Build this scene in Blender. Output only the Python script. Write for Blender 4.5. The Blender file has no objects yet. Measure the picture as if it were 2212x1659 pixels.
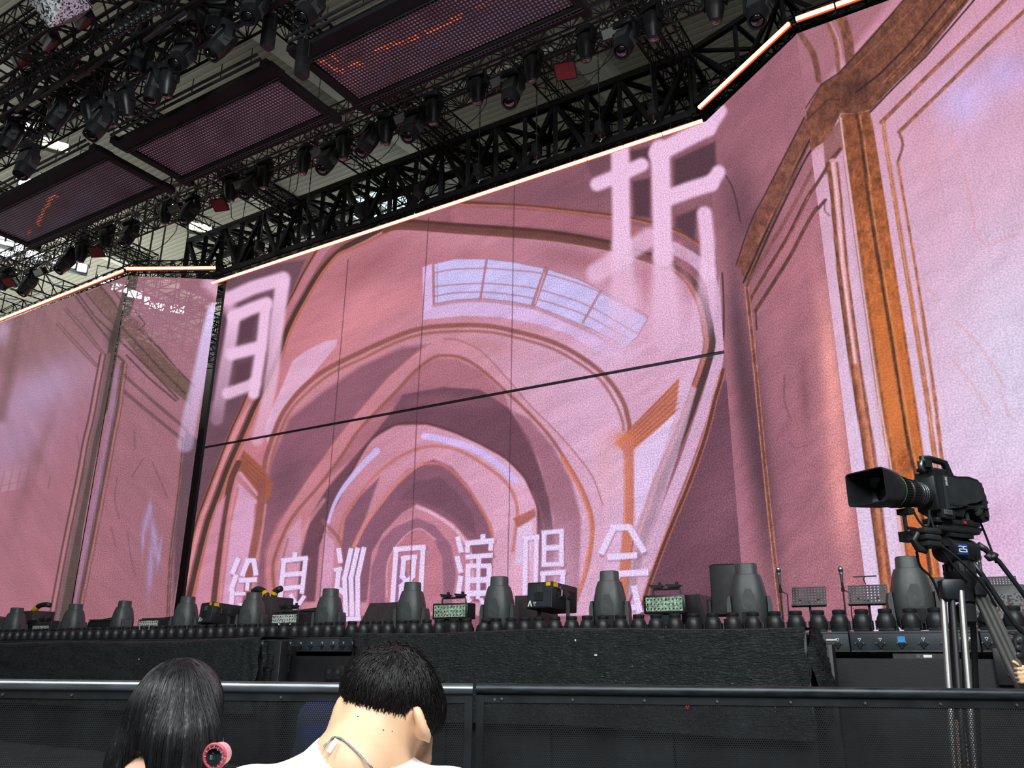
import bpy, math, random
import numpy as np
from math import sin, cos, pi, radians, hypot, atan2, sqrt
from mathutils import Vector, Matrix
random.seed(7); rng = np.random.default_rng(7)
SC = bpy.context.scene; COL = SC.collection

# ------------------------------------------------------------------ camera
F = 1780.0; CX, CY = 1106.0, 829.5; PITCH = radians(18.7); ROLL = radians(.5); EYE = 1.3
CF = Vector((0, cos(PITCH), sin(PITCH))); _r = Vector((1, 0, 0)); _u = _r.cross(CF)
CR = _r*cos(ROLL) + _u*sin(ROLL); CU = -_r*sin(ROLL) + _u*cos(ROLL)
cam = bpy.data.cameras.new('camera'); camo = bpy.data.objects.new('camera', cam); COL.objects.link(camo)
cam.sensor_fit = 'HORIZONTAL'; cam.sensor_width = 36; cam.lens = F/2212*36; cam.clip_start = .05; cam.clip_end = 500
m = Matrix.Identity(4)
for i, v in enumerate((CR, CU, -CF)):
    for k in range(3): m[k][i] = v[k]
m[2][3] = EYE
camo.matrix_world = m
SC.camera = camo

# ------------------------------------------------------------------ view, world, big lights
SC.view_settings.view_transform = 'Standard'; SC.view_settings.look = 'None'
SC.view_settings.gamma = 1; SC.view_settings.use_curve_mapping = False
SC.view_settings.exposure = 0.0
w = bpy.data.worlds.new('world'); SC.world = w; w.use_nodes = True
w.node_tree.nodes['Background'].inputs[0].default_value = (.75, .80, .85, 1)
w.node_tree.nodes['Background'].inputs[1].default_value = .16
def area(name, loc, target, size, energy, col=(1, 1, 1)):
    l = bpy.data.lights.new(name, 'AREA'); l.energy = energy; l.size = size; l.color = col
    o = bpy.data.objects.new(name, l); COL.objects.link(o); o.location = loc
    o.rotation_euler = (Vector(target)-Vector(loc)).to_track_quat('-Z', 'Y').to_euler()
    return o
area('hall_light_front', (3.5, -3.5, 10), (0, 2.5, 1), 5, 1150, (.93, .97, 1))
area('hall_light_left', (-7, -1.5, 11), (-2, 7, 1), 5, 1250, (.93, .97, 1))
area('hall_light_back', (-1, -14, 13), (0, 14, 6), 8, 2600, (.93, .97, 1))

# ------------------------------------------------------------------ geometry helpers
def proj(p):
    d = np.asarray(p, float)-np.array([0, 0, EYE]); z = d@np.array(CF)
    return CX+F*(d@np.array(CR))/z, CY-F*(d@np.array(CU))/z
def ray(x, y): return CF+CR*((x-CX)/F)-CU*((y-CY)/F)
EY = Vector((0, 0, EYE))
def atz(x, y, z): d = ray(x, y); return EY+d*((z-EYE)/d.z)
def aty(x, y, Y): d = ray(x, y); return EY+d*(Y/d.y)
# stage frame: a runs to the right along the big screen, n runs into it, origin at the screen's right corner
UA = Vector((.85081897, -.52545893, 0)); UN = Vector((.52545893, .85081897, 0)); OC = Vector((4.407755, 16.0, 0))
SROT = atan2(UA.y, UA.x)
def S(a, n, z): return OC+UA*a+UN*n+Vector((0, 0, z))
def atn(x, y, n):                       # where the sight line meets the vertical plane at depth n
    d = ray(x, y); t = (n-(EY-OC).dot(UN))/d.dot(UN); return EY+d*t
def sa(p): return (Vector(p)-OC).dot(UA)
def sn(p): return (Vector(p)-OC).dot(UN)

class MB:
    def __init__(s): s.v = []; s.f = []
    def add(s, vs, fs, M=None):
        b = len(s.v)
        s.v += [tuple(M@Vector(v)) if M is not None else tuple(v) for v in vs]
        s.f += [tuple(i+b for i in f) for f in fs]; return s
    def box(s, c, d, M=None, taper=None, bev=0):
        x, y, z = c; dx, dy, dz = (k/2 for k in d); t = taper or (1, 1)
        if bev:
            # bevelled box: superellipse-like rounding of the vertical edges
            b = min(bev, dx*.9, dy*.9); pts = []
            for cx, cy, a0 in ((dx-b, dy-b, 0), (-dx+b, dy-b, 90), (-dx+b, -dy+b, 180), (dx-b, -dy+b, 270)):
                for k in range(3):
                    a = radians(a0+45*k); pts.append((cx+b*cos(a), cy+b*sin(a)))
            n = len(pts); vs = []; bz = min(b, dz*.9)*.6
            for zz, k in ((-dz, 1-bz/max(dx, dy)), (-dz+bz, 1), (dz-bz, 1), (dz, 1-bz/max(dx, dy))):
                for px, py in pts:
                    tt = 1+(k-1); tx = t[0] if zz > 0 else 1; ty = t[1] if zz > 0 else 1
                    vs.append((x+px*tt*tx, y+py*tt*ty, z+zz))
            fs = [tuple(range(n))[::-1], tuple(range(3*n, 4*n))]
            for L in range(3):
                for i in range(n): j = (i+1) % n; fs.append((L*n+i, L*n+j, L*n+n+j, L*n+n+i))
            return s.add(vs, fs, M)
        vs = [(x+i*dx*(t[0] if k > 0 else 1), y+j*dy*(t[1] if k > 0 else 1), z+k*dz) for k in (-1, 1) for i, j in ((-1, -1), (1, -1), (1, 1), (-1, 1))]
        return s.add(vs, [(3, 2, 1, 0), (4, 5, 6, 7), (0, 1, 5, 4), (1, 2, 6, 5), (2, 3, 7, 6), (3, 0, 4, 7)], M)
    def bar(s, p, q, r, n=4, M=None, r2=None):
        p = Vector(p); q = Vector(q); d = q-p
        if d.length < 1e-6: return s
        d.normalize(); a = Vector((0, 0, 1)) if abs(d.z) < .9 else Vector((0, 1, 0))
        e1 = d.cross(a).normalized(); e2 = d.cross(e1); r2 = r if r2 is None else r2
        ph = pi/4 if n == 4 else 0
        vs = [tuple(p+(e1*cos(ph+2*pi*k/n)+e2*sin(ph+2*pi*k/n))*r) for k in range(n)]
        vs += [tuple(q+(e1*cos(ph+2*pi*k/n)+e2*sin(ph+2*pi*k/n))*r2) for k in range(n)]
        fs = [tuple(range(n)), tuple(range(2*n-1, n-1, -1))]+[(k, n+k, n+(k+1) % n, (k+1) % n) for k in range(n)]
        return s.add(vs, fs, M)
    def path(s, pts, r, n=8, M=None):
        P = [Vector(p) for p in pts]; rr = r if isinstance(r, (list, tuple)) else [r]*len(P); vs = []; fs = []
        up = None
        for i, p in enumerate(P):
            d = (P[min(i+1, len(P)-1)]-P[max(i-1, 0)]).normalized()
            if up is None: up = Vector((0, 0, 1)) if abs(d.z) < .9 else Vector((1, 0, 0))
            e1 = d.cross(up).normalized(); e2 = e1.cross(d).normalized(); up = e2
            for k in range(n): vs.append(tuple(p+(e1*cos(2*pi*k/n)+e2*sin(2*pi*k/n))*rr[i]))
        for i in range(len(P)-1):
            for k in range(n): fs.append((i*n+k, i*n+(k+1) % n, i*n+n+(k+1) % n, i*n+n+k))
        fs += [tuple(range(n))[::-1], tuple(range(len(P)*n-n, len(P)*n))]
        return s.add(vs, fs, M)
    def lathe(s, prof, n=20, M=None, sx=1, sy=1, sq=0):   # prof: (radius, z); sq squares the section off
        vs = []; fs = []
        for r, z in prof:
            for k in range(n):
                a = 2*pi*k/n; c, d = cos(a), sin(a)
                if sq:
                    e = 2/(2+sq); c = math.copysign(abs(c)**e, c); d = math.copysign(abs(d)**e, d)
                vs.append((r*c*sx, r*d*sy, z))
        for i in range(len(prof)-1):
            for k in range(n): fs.append((i*n+k, i*n+(k+1) % n, i*n+n+(k+1) % n, i*n+n+k))
        fs += [tuple(range(n))[::-1], tuple(range(len(prof)*n-n, len(prof)*n))]
        return s.add(vs, fs, M)
    def prism(s, pts, y0, y1, M=None):    # outline in x,z pushed from y0 to y1
        n = len(pts); vs = [(x, y0, z) for x, z in pts]+[(x, y1, z) for x, z in pts]
        fs = [tuple(range(n)), tuple(range(2*n-1, n-1, -1))]+[(k, n+k, n+(k+1) % n, (k+1) % n) for k in range(n)]
        return s.add(vs, fs, M)
    def mesh(s, name, mt, smooth=False):
        me = bpy.data.meshes.new(name); me.from_pydata(s.v, [], s.f); me.update()
        if mt: me.materials.append(mt)
        if smooth: me.polygons.foreach_set('use_smooth', [True]*len(me.polygons))
        return me
    def build(s, name, mt, parent=None, smooth=False, **k):
        me = s.mesh(name, mt, smooth is True)
        o = bpy.data.objects.new(name, me); COL.objects.link(o)
        if smooth == 'auto':
            me.polygons.foreach_set('use_smooth', [True]*len(me.polygons))
            try: me.set_sharp_from_angle(angle=radians(38))
            except Exception: pass
        if parent is not None: o.parent = parent
        for kk, vv in k.items(): o[kk] = vv
        return o
def T(x=0, y=0, z=0): return Matrix.Translation((x, y, z))
def Rx(a): return Matrix.Rotation(radians(a), 4, 'X')
def Ry(a): return Matrix.Rotation(radians(a), 4, 'Y')
def Rz(a): return Matrix.Rotation(radians(a), 4, 'Z')
def empty(name, loc, rz=0.0, label=None, cat=None, group=None, rot=None):
    o = bpy.data.objects.new(name, None); COL.objects.link(o); o.location = loc; o.empty_display_size = .1
    o.rotation_euler = rot if rot is not None else (0, 0, rz)
    if label: tag(o, label, cat, group)
    return o
def tag(o, label, cat, group=None, kind=None):
    if label: o['label'] = label
    if cat: o['category'] = cat
    if group: o['group'] = group
    if kind: o['kind'] = kind
    return o
def structure(o): o['kind'] = 'structure'; return o
def copy_tree(o, parent=None):
    c = o.copy(); COL.objects.link(c)
    if parent is not None: c.parent = parent
    for ch in list(o.children): copy_tree(ch, c)
    return c

# ------------------------------------------------------------------ materials
def lin(c): return tuple(((v/255)/12.92 if v/255 <= .04045 else (((v/255)+.055)/1.055)**2.4) for v in c)
def mat(name, rgb, rough=.5, metal=0, vary=.15, scale=12, bump=0, bscale=60, emis=None, estr=0, spec=.5, coat=0, stretch=None, rvar=.1):
    M = bpy.data.materials.new(name); M.use_nodes = True; N = M.node_tree.nodes; L = M.node_tree.links
    b = N['Principled BSDF']; c = lin(rgb)
    tc = N.new('ShaderNodeTexCoord'); src = tc.outputs['Object']
    if stretch:
        mp = N.new('ShaderNodeMapping'); mp.inputs['Scale'].default_value = stretch; L.new(src, mp.inputs[0]); src = mp.outputs[0]
    nz = N.new('ShaderNodeTexNoise'); nz.inputs['Scale'].default_value = scale; nz.inputs['Detail'].default_value = 4
    L.new(src, nz.inputs['Vector'])
    rp = N.new('ShaderNodeMapRange'); rp.inputs[1].default_value = .3; rp.inputs[2].default_value = .7
    rp.inputs[3].default_value = 1-vary; rp.inputs[4].default_value = 1+vary; L.new(nz.outputs['Fac'], rp.inputs[0])
    mx = N.new('ShaderNodeVectorMath'); mx.operation = 'SCALE'; mx.inputs[0].default_value = c; L.new(rp.outputs[0], mx.inputs['Scale'])
    L.new(mx.outputs[0], b.inputs['Base Color'])
    rr = N.new('ShaderNodeMapRange'); rr.inputs[3].default_value = max(.03, rough-rvar); rr.inputs[4].default_value = min(1, rough+rvar)
    L.new(nz.outputs['Fac'], rr.inputs[0]); L.new(rr.outputs[0], b.inputs['Roughness'])
    b.inputs['Metallic'].default_value = metal; b.inputs['Specular IOR Level'].default_value = spec
    if coat: b.inputs['Coat Weight'].default_value = coat
    if bump:
        n2 = N.new('ShaderNodeTexNoise'); n2.inputs['Scale'].default_value = bscale; n2.inputs['Detail'].default_value = 5; L.new(src, n2.inputs['Vector'])
        bp = N.new('ShaderNodeBump'); bp.inputs['Strength'].default_value = bump; bp.inputs['Distance'].default_value = .02
        L.new(n2.outputs['Fac'], bp.inputs['Height']); L.new(bp.outputs[0], b.inputs['Normal'])
    if emis:
        b.inputs['Emission Color'].default_value = (*lin(emis), 1); b.inputs['Emission Strength'].default_value = estr
    return M
M_ = {}
M_['black'] = mat('black_powdercoat', (34, 36, 38), .45, .1)
M_['blackplastic'] = mat('black_plastic', (40, 43, 45), .42, 0, bump=.05, bscale=300)
M_['moving'] = mat('charcoal_housing_plastic', (62, 66, 66), .48, 0, .1)
M_['movingdark'] = mat('dark_housing_plastic', (28, 30, 32), .4, 0)
M_['truss'] = mat('black_truss_paint', (27, 26, 27), .5, .25, .35, 6)
M_['trussgrey'] = mat('grey_truss_metal', (78, 80, 80), .4, .6, .3, 6)
M_['silver'] = mat('brushed_silver_metal', (190, 190, 185), .28, .95, .12, 20, stretch=(40, 40, 2))
M_['steel'] = mat('dull_steel', (120, 124, 126), .35, .85, .2)
M_['rubber'] = mat('matte_rubber', (18, 18, 19), .8)
M_['glass'] = mat('dark_lens_glass', (10, 11, 14), .06, 0, 0, spec=.9, coat=1)
M_['white'] = mat('white_paint', (228, 228, 224), .5)
M_['red'] = mat('red_plastic', (190, 40, 40), .45)
M_['yellow'] = mat('yellow_sticker', (235, 180, 20), .5)
M_['blue'] = mat('blue_tape', (50, 140, 200), .5)
M_['brownbox'] = mat('dark_brown_cabinet', (58, 50, 50), .6)
def emit(name, rgb, s, sampling=True):
    M = bpy.data.materials.new(name); M.use_nodes = True; N = M.node_tree.nodes; L = M.node_tree.links; N.clear()
    o = N.new('ShaderNodeOutputMaterial'); e = N.new('ShaderNodeEmission'); e.inputs[0].default_value = (*lin(rgb), 1)
    tc = N.new('ShaderNodeTexCoord'); nz = N.new('ShaderNodeTexNoise'); nz.inputs['Scale'].default_value = 3; L.new(tc.outputs['Object'], nz.inputs['Vector'])
    mr = N.new('ShaderNodeMapRange'); mr.inputs[3].default_value = s*.8; mr.inputs[4].default_value = s*1.2
    L.new(nz.outputs['Fac'], mr.inputs[0]); L.new(mr.outputs[0], e.inputs[1]); L.new(e.outputs[0], o.inputs[0])
    if not sampling: M.cycles.emission_sampling = 'NONE'
    return M
_U = ['', 'first', 'second', 'third', 'fourth', 'fifth', 'sixth', 'seventh', 'eighth', 'ninth', 'tenth', 'eleventh', 'twelfth', 'thirteenth', 'fourteenth', 'fifteenth', 'sixteenth', 'seventeenth', 'eighteenth', 'nineteenth']
_T = {2: ('twentieth', 'twenty'), 3: ('thirtieth', 'thirty'), 4: ('fortieth', 'forty'), 5: ('fiftieth', 'fifty')}
def ordinal(k): return _U[k] if k < 20 else (_T[k//10][0] if k % 10 == 0 else _T[k//10][1]+'-'+_U[k % 10])
def where(i, n, what):     # tells a thing by its place in its own row, counted from the nearer end
    i_, side = (i, 'left') if i < n/2 else (n-1-i, 'right')
    return what % (('leftmost' if side == 'left' else 'rightmost') if i_ == 0 else ordinal(i_+1)+' from '+side)
# ------------------------------------------------------------------ LED screens: the picture shown on them, worked out point by point
ZT = 13.135; ZB = 1.75
def crom(P, k=6):
    P = np.array(P, float)
    if len(P) < 3: return P
    Q = np.vstack([2*P[0]-P[1], P, 2*P[-1]-P[-2]]); o = []
    for i in range(1, len(Q)-2):
        for t in np.linspace(0, 1, k, endpoint=False):
            a, b, c, d = Q[i-1], Q[i], Q[i+1], Q[i+2]
            o.append(.5*((2*b)+(-a+c)*t+(2*a-5*b+4*c-d)*t*t+(-a+3*b-3*c+d)*t**3))
    o.append(P[-1]); return np.array(o)
def vnoise(x, y, seed=0):
    xi = np.floor(x).astype(np.int64); yi = np.floor(y).astype(np.int64); fx = x-xi; fy = y-yi
    fx = fx*fx*(3-2*fx); fy = fy*fy*(3-2*fy)
    def h(a, b):
        v = (a*374761393+b*668265263+seed*982451653) & 0x7fffffff; v = ((v ^ (v >> 13))*1274126177) & 0x7fffffff
        return ((v ^ (v >> 16)) & 0xffff)/65535.
    return (h(xi, yi)*(1-fx)+h(xi+1, yi)*fx)*(1-fy)+(h(xi, yi+1)*(1-fx)+h(xi+1, yi+1)*fx)*fy
class Paint:
    def wood(s, amp=.28):      # streaky texture inside the brown painted mouldings only
        R, B = s.c[:, 0], s.c[:, 2]; k = np.clip(((R-B)/(R+1)-.28)*6, 0, 1)*np.clip((215-R)/30, 0, 1)
        n = vnoise(s.x/9, s.y/13, 21)*.5+vnoise(s.x/3.5, s.y/5, 22)*.5; s.c *= (1+(n-.5)*2*amp*k)[:, None]
    def __init__(s, x, y, base): s.x = x; s.y = y; s.c = np.empty((len(x), 3)); s.c[:] = base
    def _sel(s, P, m):
        return np.nonzero((s.x > P[:, 0].min()-m) & (s.x < P[:, 0].max()+m) & (s.y > P[:, 1].min()-m) & (s.y < P[:, 1].max()+m))[0]
    def _dist(s, I, P):
        x = s.x[I]; y = s.y[I]; best = np.full(len(I), 1e9); tt = np.zeros(len(I)); n = len(P)-1
        for i in range(n):
            ax, ay = P[i]; dx, dy = P[i+1]-P[i]; q = dx*dx+dy*dy+1e-9
            t = np.clip(((x-ax)*dx+(y-ay)*dy)/q, 0, 1); d = (x-ax-t*dx)**2+(y-ay-t*dy)**2
            m = d < best; best[m] = d[m]; tt[m] = (i+t[m])/n
        return np.sqrt(best), tt
    def mix(s, I, col, a): s.c[I] += (np.array(col, float)-s.c[I])*a[:, None]
    def st(s, col, P, w, blur=2, a=1, sm=True, w2=None, a2=None):
        P = crom(P) if sm else np.array(P, float); w2 = w if w2 is None else w2; a2 = a if a2 is None else a2
        I = s._sel(P, max(w, w2)/2+blur*2)
        if not len(I): return
        d, t = s._dist(I, P); W = w+(w2-w)*t
        m = np.clip((W/2-d)/blur+.5, 0, 1); m = m*m*(3-2*m); s.mix(I, col, m*(a+(a2-a)*t))
    def po(s, col, P, blur=2, a=1, sm=False, col2=None, g=None):
        P = crom(P) if sm else np.array(P, float); Q = np.vstack([P, P[:1]])
        I = s._sel(P, blur*2)
        if not len(I): return
        d, _ = s._dist(I, Q); x = s.x[I]; y = s.y[I]; ins = np.zeros(len(I), bool)
        for i in range(len(P)):
            x0, y0 = Q[i]; x1, y1 = Q[i+1]
            if y0 == y1: continue
            ins ^= ((y0 > y) != (y1 > y)) & (x < (x1-x0)*(y-y0)/(y1-y0)+x0)
        d[ins] *= -1; m = np.clip(.5-d/blur, 0, 1); m = m*m*(3-2*m)
        if col2 is not None:
            (gx0, gy0), (gx1, gy1) = g; dx = gx1-gx0; dy = gy1-gy0
            t = np.clip(((x-gx0)*dx+(y-gy0)*dy)/(dx*dx+dy*dy), 0, 1)[:, None]
            cc = np.array(col, float)*(1-t)+np.array(col2, float)*t; s.c[I] += (cc-s.c[I])*(m*a)[:, None]
        else: s.mix(I, col, m*a)
    def bl(s, col, cx, cy, rx, ry, ang=0, a=1):
        c, d = cos(radians(ang)), sin(radians(ang)); X = s.x-cx; Y = s.y-cy
        u = (X*c+Y*d)/rx; v = (-X*d+Y*c)/ry; q = u*u+v*v; I = np.nonzero(q < 6)[0]
        if len(I): s.mix(I, col, np.exp(-q[I]*1.2)*a)
    def tex(s, amp, sx, sy, ang=0, seed=1):
        c, d = cos(radians(ang)), sin(radians(ang)); u = s.x*c+s.y*d; v = -s.x*d+s.y*c
        n = vnoise(u/sx, v/sy, seed)*.6+vnoise(u/sx*2.1, v/sy*2.1, seed+5)*.4
        s.c *= (1+(n-.5)*2*amp)[:, None]
MAUVE = (146, 96, 112); DM = (112, 74, 90); PINK = (205, 130, 146); LIL = (226, 186, 222); BR = (132, 80, 68); OR = (205, 118, 88); DK = (78, 56, 56)
TXT = (232, 210, 250)
def centre_art(p):
    c = p
    c.po((150, 100, 114), [(300, 200), (1700, 200), (1700, 1500), (300, 1500)], 2)
    c.bl((170, 108, 118), 900, 470, 260, 90, -18, .8)
    c.bl((128, 84, 100), 1180, 420, 200, 50, -16, .6)
    # right outside of the outer arch
    c.po(DM, [(1556, 824), (1529, 926), (1483, 1058), (1430, 1187), (1385, 1330), (1750, 1330), (1650, 820)], 6, .9)
    c.bl((150, 98, 118), 1560, 1090, 70, 130, 15, .6)
    # left outside
    c.po((112, 80, 94), [(430, 600), (660, 560), (619, 660), (567, 771), (524, 875), (472, 1000), (421, 1138), (380, 1330), (340, 1330)], 6, .9)
    # body inside the outer arch
    arch = [(787, 513), (828, 493), (868, 486), (980, 490), (1110, 500), (1211, 510), (1316, 529), (1391, 548), (1454, 575), (1495, 612), (1520, 655), (1528, 700), (1530, 750), (1515, 820), (1483, 907), (1458, 966), (1430, 1030), (1409, 1095), (1384, 1187), (1351, 1330), (400, 1330), (429, 1200), (448, 1127), (469, 1070), (494, 1003), (526, 932), (570, 840), (605, 760), (635, 681), (657, 641), (681, 600), (703, 570), (724, 548), (754, 529)]
    c.po((204, 130, 142), arch, 3, 1, False, (226, 178, 210), ((700, 700), (1480, 850)))
    c.bl((176, 108, 122), 1010, 590, 230, 60, 2, .75)
    c.bl((166, 104, 118), 1250, 560, 160, 35, 12, .75)
    c.bl((170, 104, 114), 800, 570, 110, 40, -30, .7)
    c.bl((228, 148, 158), 760, 690, 150, 40, -42, .7)
    c.bl((222, 140, 148), 890, 640, 160, 28, -25, .5)
    # band between the two mouldings of the outer arch
    c.st((196, 128, 146), [(800, 470), (740, 505), (700, 535), (668, 585), (640, 640), (610, 700), (585, 755), (548, 850), (510, 925), (482, 1000), (455, 1075), (432, 1140), (405, 1260)], 22, 3, .9)
    c.st((226, 150, 160), [(540, 880), (505, 940), (478, 1010), (450, 1085), (425, 1160), (400, 1270)], 12, 4, .8)
    c.st((178, 112, 126), [(990, 465), (1120, 470), (1230, 480), (1330, 497), (1400, 512), (1460, 535)], 36, 4, .9)
    c.st((224, 180, 214), [(1455, 535), (1510, 570), (1540, 620), (1548, 700), (1550, 770), (1535, 840), (1508, 920), (1480, 1000), (1445, 1090), (1410, 1190), (1370, 1320)], 26, 4, .95)
    # outer arch mouldings
    for off, w, col in ((0, 12, DK), (9, 6, (190, 112, 92)), (-7, 4, (150, 92, 84))):
        c.st(col, [(828+off, 491+off), (787+off, 513+off), (754+off, 529+off*.8), (724+off, 548), (703+off, 570), (681+off, 600), (657+off, 641), (635+off, 681), (616+off, 722), (600+off, 770), (570+off, 840), (548+off, 881), (526+off, 932), (494+off, 1003), (469+off, 1070), (448+off, 1127), (429+off, 1200), (408+off, 1290)], w, 3, .95)
    for off, w, col in ((-7, 8, (88, 56, 52)), (2, 12, (112, 70, 64)), (10, 5, (120, 74, 68))):
        c.st(col, [(828, 492+off), (868, 484+off), (980, 492+off), (1110, 501+off), (1211, 511+off), (1316, 530+off), (1391, 552+off), (1454-off*.3, 574+off)], w, 3, .95)
    for off, w, col in ((3, 13, (84, 60, 62)), (-8, 6, (188, 112, 100)), (-14, 4, (150, 92, 84))):
        c.st(col, [(1440+off, 568), (1486+off, 600), (1513+off, 640), (1526+off, 680), (1533+off, 720), (1535+off, 745), (1526+off, 785), (1507+off, 840), (1483+off, 907), (1458+off, 966), (1430+off, 1030), (1409+off, 1095), (1388+off, 1150), (1370+off, 1220), (1345+off, 1310)], w, 3, .95, True, w*1.5)
    for off, w, col in ((0, 5, (92, 58, 54)), (4, 3, (190, 112, 92)), (-3, 2, (150, 92, 84))):
        c.st(col, [(700+off, 520), (681+off, 546), (654+off, 592), (635+off, 630), (619+off, 660), (583+off, 733), (567+off, 771), (524+off, 875), (499+off, 930), (472+off, 1000), (442+off, 1079), (421+off, 1138), (396+off, 1247), (386+off, 1300)], w, 2.5, .9)
        c.st((96, 64, 62) if w > 3 else col, [(990, 436+off*1.5), (1125, 443+off), (1226, 453+off), (1318, 464+off), (1385, 475+off), (1457, 496+off), (1501, 519+off), (1530, 545+off)], w*1.5, 2.5, .9)
    for off, w, col in ((0, 9, (100, 62, 58)), (-6, 3, (215, 140, 120)), (5, 3, (180, 110, 100))):
        c.st(col, [(1562+off, 800), (1556+off, 824), (1544+off, 864), (1529+off, 926), (1507+off, 994), (1483+off, 1058), (1452+off, 1132), (1430+off, 1187), (1403+off, 1260), (1385+off, 1320)], w, 2.5, .9)
    # skylight window
    c.po((226, 190, 236), [(913, 577), (934, 569), (1000, 640), (1080, 645), (1160, 662), (1240, 698), (1300, 725), (1355, 752), (1335, 775), (1290, 760), (1230, 722), (1160, 700), (1080, 685), (1000, 682), (914, 691)], 4)
    win = [(934, 571), (980, 559), (1050, 559), (1110, 566), (1180, 580), (1250, 603), (1310, 633), (1355, 657), (1401, 684), (1376, 728), (1352, 750), (1280, 712), (1220, 687), (1160, 663), (1100, 651), (1040, 645), (985, 648), (936, 657)]
    c.po((212, 200, 252), win, 2.5)
    c.st((186, 130, 145), win+win[:1], 3, 2, .9, False)
    W1 = (190, 132, 146)
    for L in ([(936, 590), (980, 582), (1052, 580), (1100, 583), (1168, 590), (1230, 606), (1298, 632), (1400, 686)], [(936, 620), (980, 615), (1044, 612), (1100, 616), (1154, 623), (1220, 642), (1278, 664), (1376, 720)], [(938, 640), (980, 633), (1041, 631), (1100, 636), (1154, 645), (1210, 661), (1269, 683), (1352, 728)]): c.st(W1, L, 3.2, 2, .85)
    for a, b, w in (((1051, 561), (1038, 645), 5), ((1180, 581), (1151, 662), 11), ((1298, 628), (1259, 697), 5)): c.st((180, 122, 138), [a, b], w, 2, .9, False)
    c.st((222, 180, 214), [(1176, 590), (1156, 655)], 3, 2, .8, False)
    c.st((172, 116, 132), [(937, 574), (938, 658)], 4, 2, .9, False); c.st((172, 116, 132), [(944, 574), (945, 655)], 2, 2, .7, False)
    c.st((196, 140, 158), [(936, 661), (985, 652), (1040, 650), (1100, 656), (1160, 668), (1220, 693), (1280, 720), (1350, 760)], 6, 4, .8)
    c.bl((232, 190, 224), 1330, 745, 60, 45, 20, .85); c.bl((236, 196, 236), 1280, 790, 80, 40, 35, .6)
    # white sheen left
    c.po((230, 178, 208), [(632, 779), (665, 755), (705, 736), (728, 733), (727, 746), (700, 779), (673, 812), (638, 852), (608, 890), (590, 930), (578, 960), (572, 930), (586, 885), (608, 838)], 5)
    # ring two
    c.po((208, 142, 156), [(611, 890), (651, 841), (705, 798), (787, 757), (855, 727), (912, 708), (980, 702), (1050, 706), (1114, 717), (1191, 738), (1252, 769), (1307, 812), (1344, 864), (1360, 911), (1356, 1000), (1356, 1130), (1345, 1320), (540, 1320), (556, 1138), (570, 1014), (589, 943)], 6, 1, False, (228, 184, 220), ((800, 900), (1330, 1000)))
    c.po((150, 98, 116), [(700, 845), (780, 790), (870, 750), (920, 745), (880, 785), (800, 870), (730, 960), (660, 1050), (600, 1130), (575, 1190), (572, 1290), (552, 1290), (565, 1130), (585, 1000), (625, 905)], 14)
    c.bl((122, 82, 98), 615, 1040, 45, 80, 20, .8)
    c.bl((200, 128, 142), 1050, 745, 90, 20, 10, .5)
    for off, w, col in ((0, 10, (150, 90, 84)), (13, 6, (172, 104, 98))):
        k = off*.75
        c.st(col, [(570+off, 1014), (575+off, 986), (589+off, 943), (611+off, 892), (651+k, 841+k), (705+k, 798+k), (787+k*.6, 757+off), (855, 727+off), (912, 709+off), (980, 703+off), (1052, 704+off), (1114, 716+off), (1191-k*.3, 738+off), (1252-k*.6, 769+off), (1307-k, 812+k), (1344-off, 864+k), (1358-off, 911), (1360-off, 930)], w, 5, .9)
    # left and right springing blocks
    c.po((168, 96, 78), [(526, 972), (572, 1014), (590, 1045), (580, 1080), (556, 1078), (515, 1018), (518, 990)], 5)
    for k in range(4): c.st((120, 72, 66), [(522, 985+k*9), (572, 1028+k*12)], 2, 2, .6, False)
    c.st((222, 168, 200), [(519, 1022), (556, 1068)], 7, 3, .9, False); c.st((222, 168, 200), [(516, 1048), (552, 1085)], 8, 3, .9, False)
    c.po((224, 168, 204), [(517, 1055), (550, 1085), (548, 1138), (535, 1210), (520, 1320), (478, 1320), (490, 1220), (500, 1130)], 5)
    c.st((152, 92, 86), [(566, 1040), (562, 1100), (553, 1160), (540, 1230), (530, 1320)], 16, 5, .9)
    c.st((216, 140, 140), [(574, 1090), (566, 1150), (552, 1230)], 5, 4, .8)
    c.st((104, 66, 64), [(515, 1000), (500, 1035), (488, 1090), (480, 1140), (470, 1220), (460, 1310)], 13, 3, .95)
    c.st((220, 148, 156), [(512, 1040), (498, 1110), (484, 1210), (474, 1310)], 5, 3, .9)
    c.po((214, 146, 172), [(488, 1070), (478, 1130), (464, 1220), (452, 1320), (420, 1320), (432, 1240), (452, 1150), (470, 1090)], 6, .9)
    c.po((234, 204, 244), [(1458, 893), (1433, 975), (1405, 1050), (1374, 1132), (1370, 1060), (1372, 968)], 3)
    c.po((226, 186, 220), [(1468, 815), (1460, 890), (1433, 975), (1372, 1140), (1350, 1320), (1390, 1220), (1440, 1060), (1480, 930), (1505, 840)], 5, .7)
    c.po((206, 122, 102), [(1468, 815), (1464, 850), (1458, 892), (1420, 928), (1372, 968), (1352, 978), (1330, 958), (1362, 925), (1400, 885)], 4)
    for k in range(6): c.st((150, 88, 80), [(1466, 822+k*12), (1352+k*3, 935+k*6)], 2.2, 2, .65, False)
    c.bl((224, 124, 84), 1347, 950, 26, 20, 0, .9)
    c.st((208, 124, 106), [(1357, 960), (1358, 1060), (1356, 1140), (1342, 1310)], 22, 5, .95); c.st((238, 160, 140), [(1348, 985), (1349, 1130)], 4, 3, .8)
    c.bl((240, 176, 184), 1310, 1010, 40, 120, 0, .45)
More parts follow.
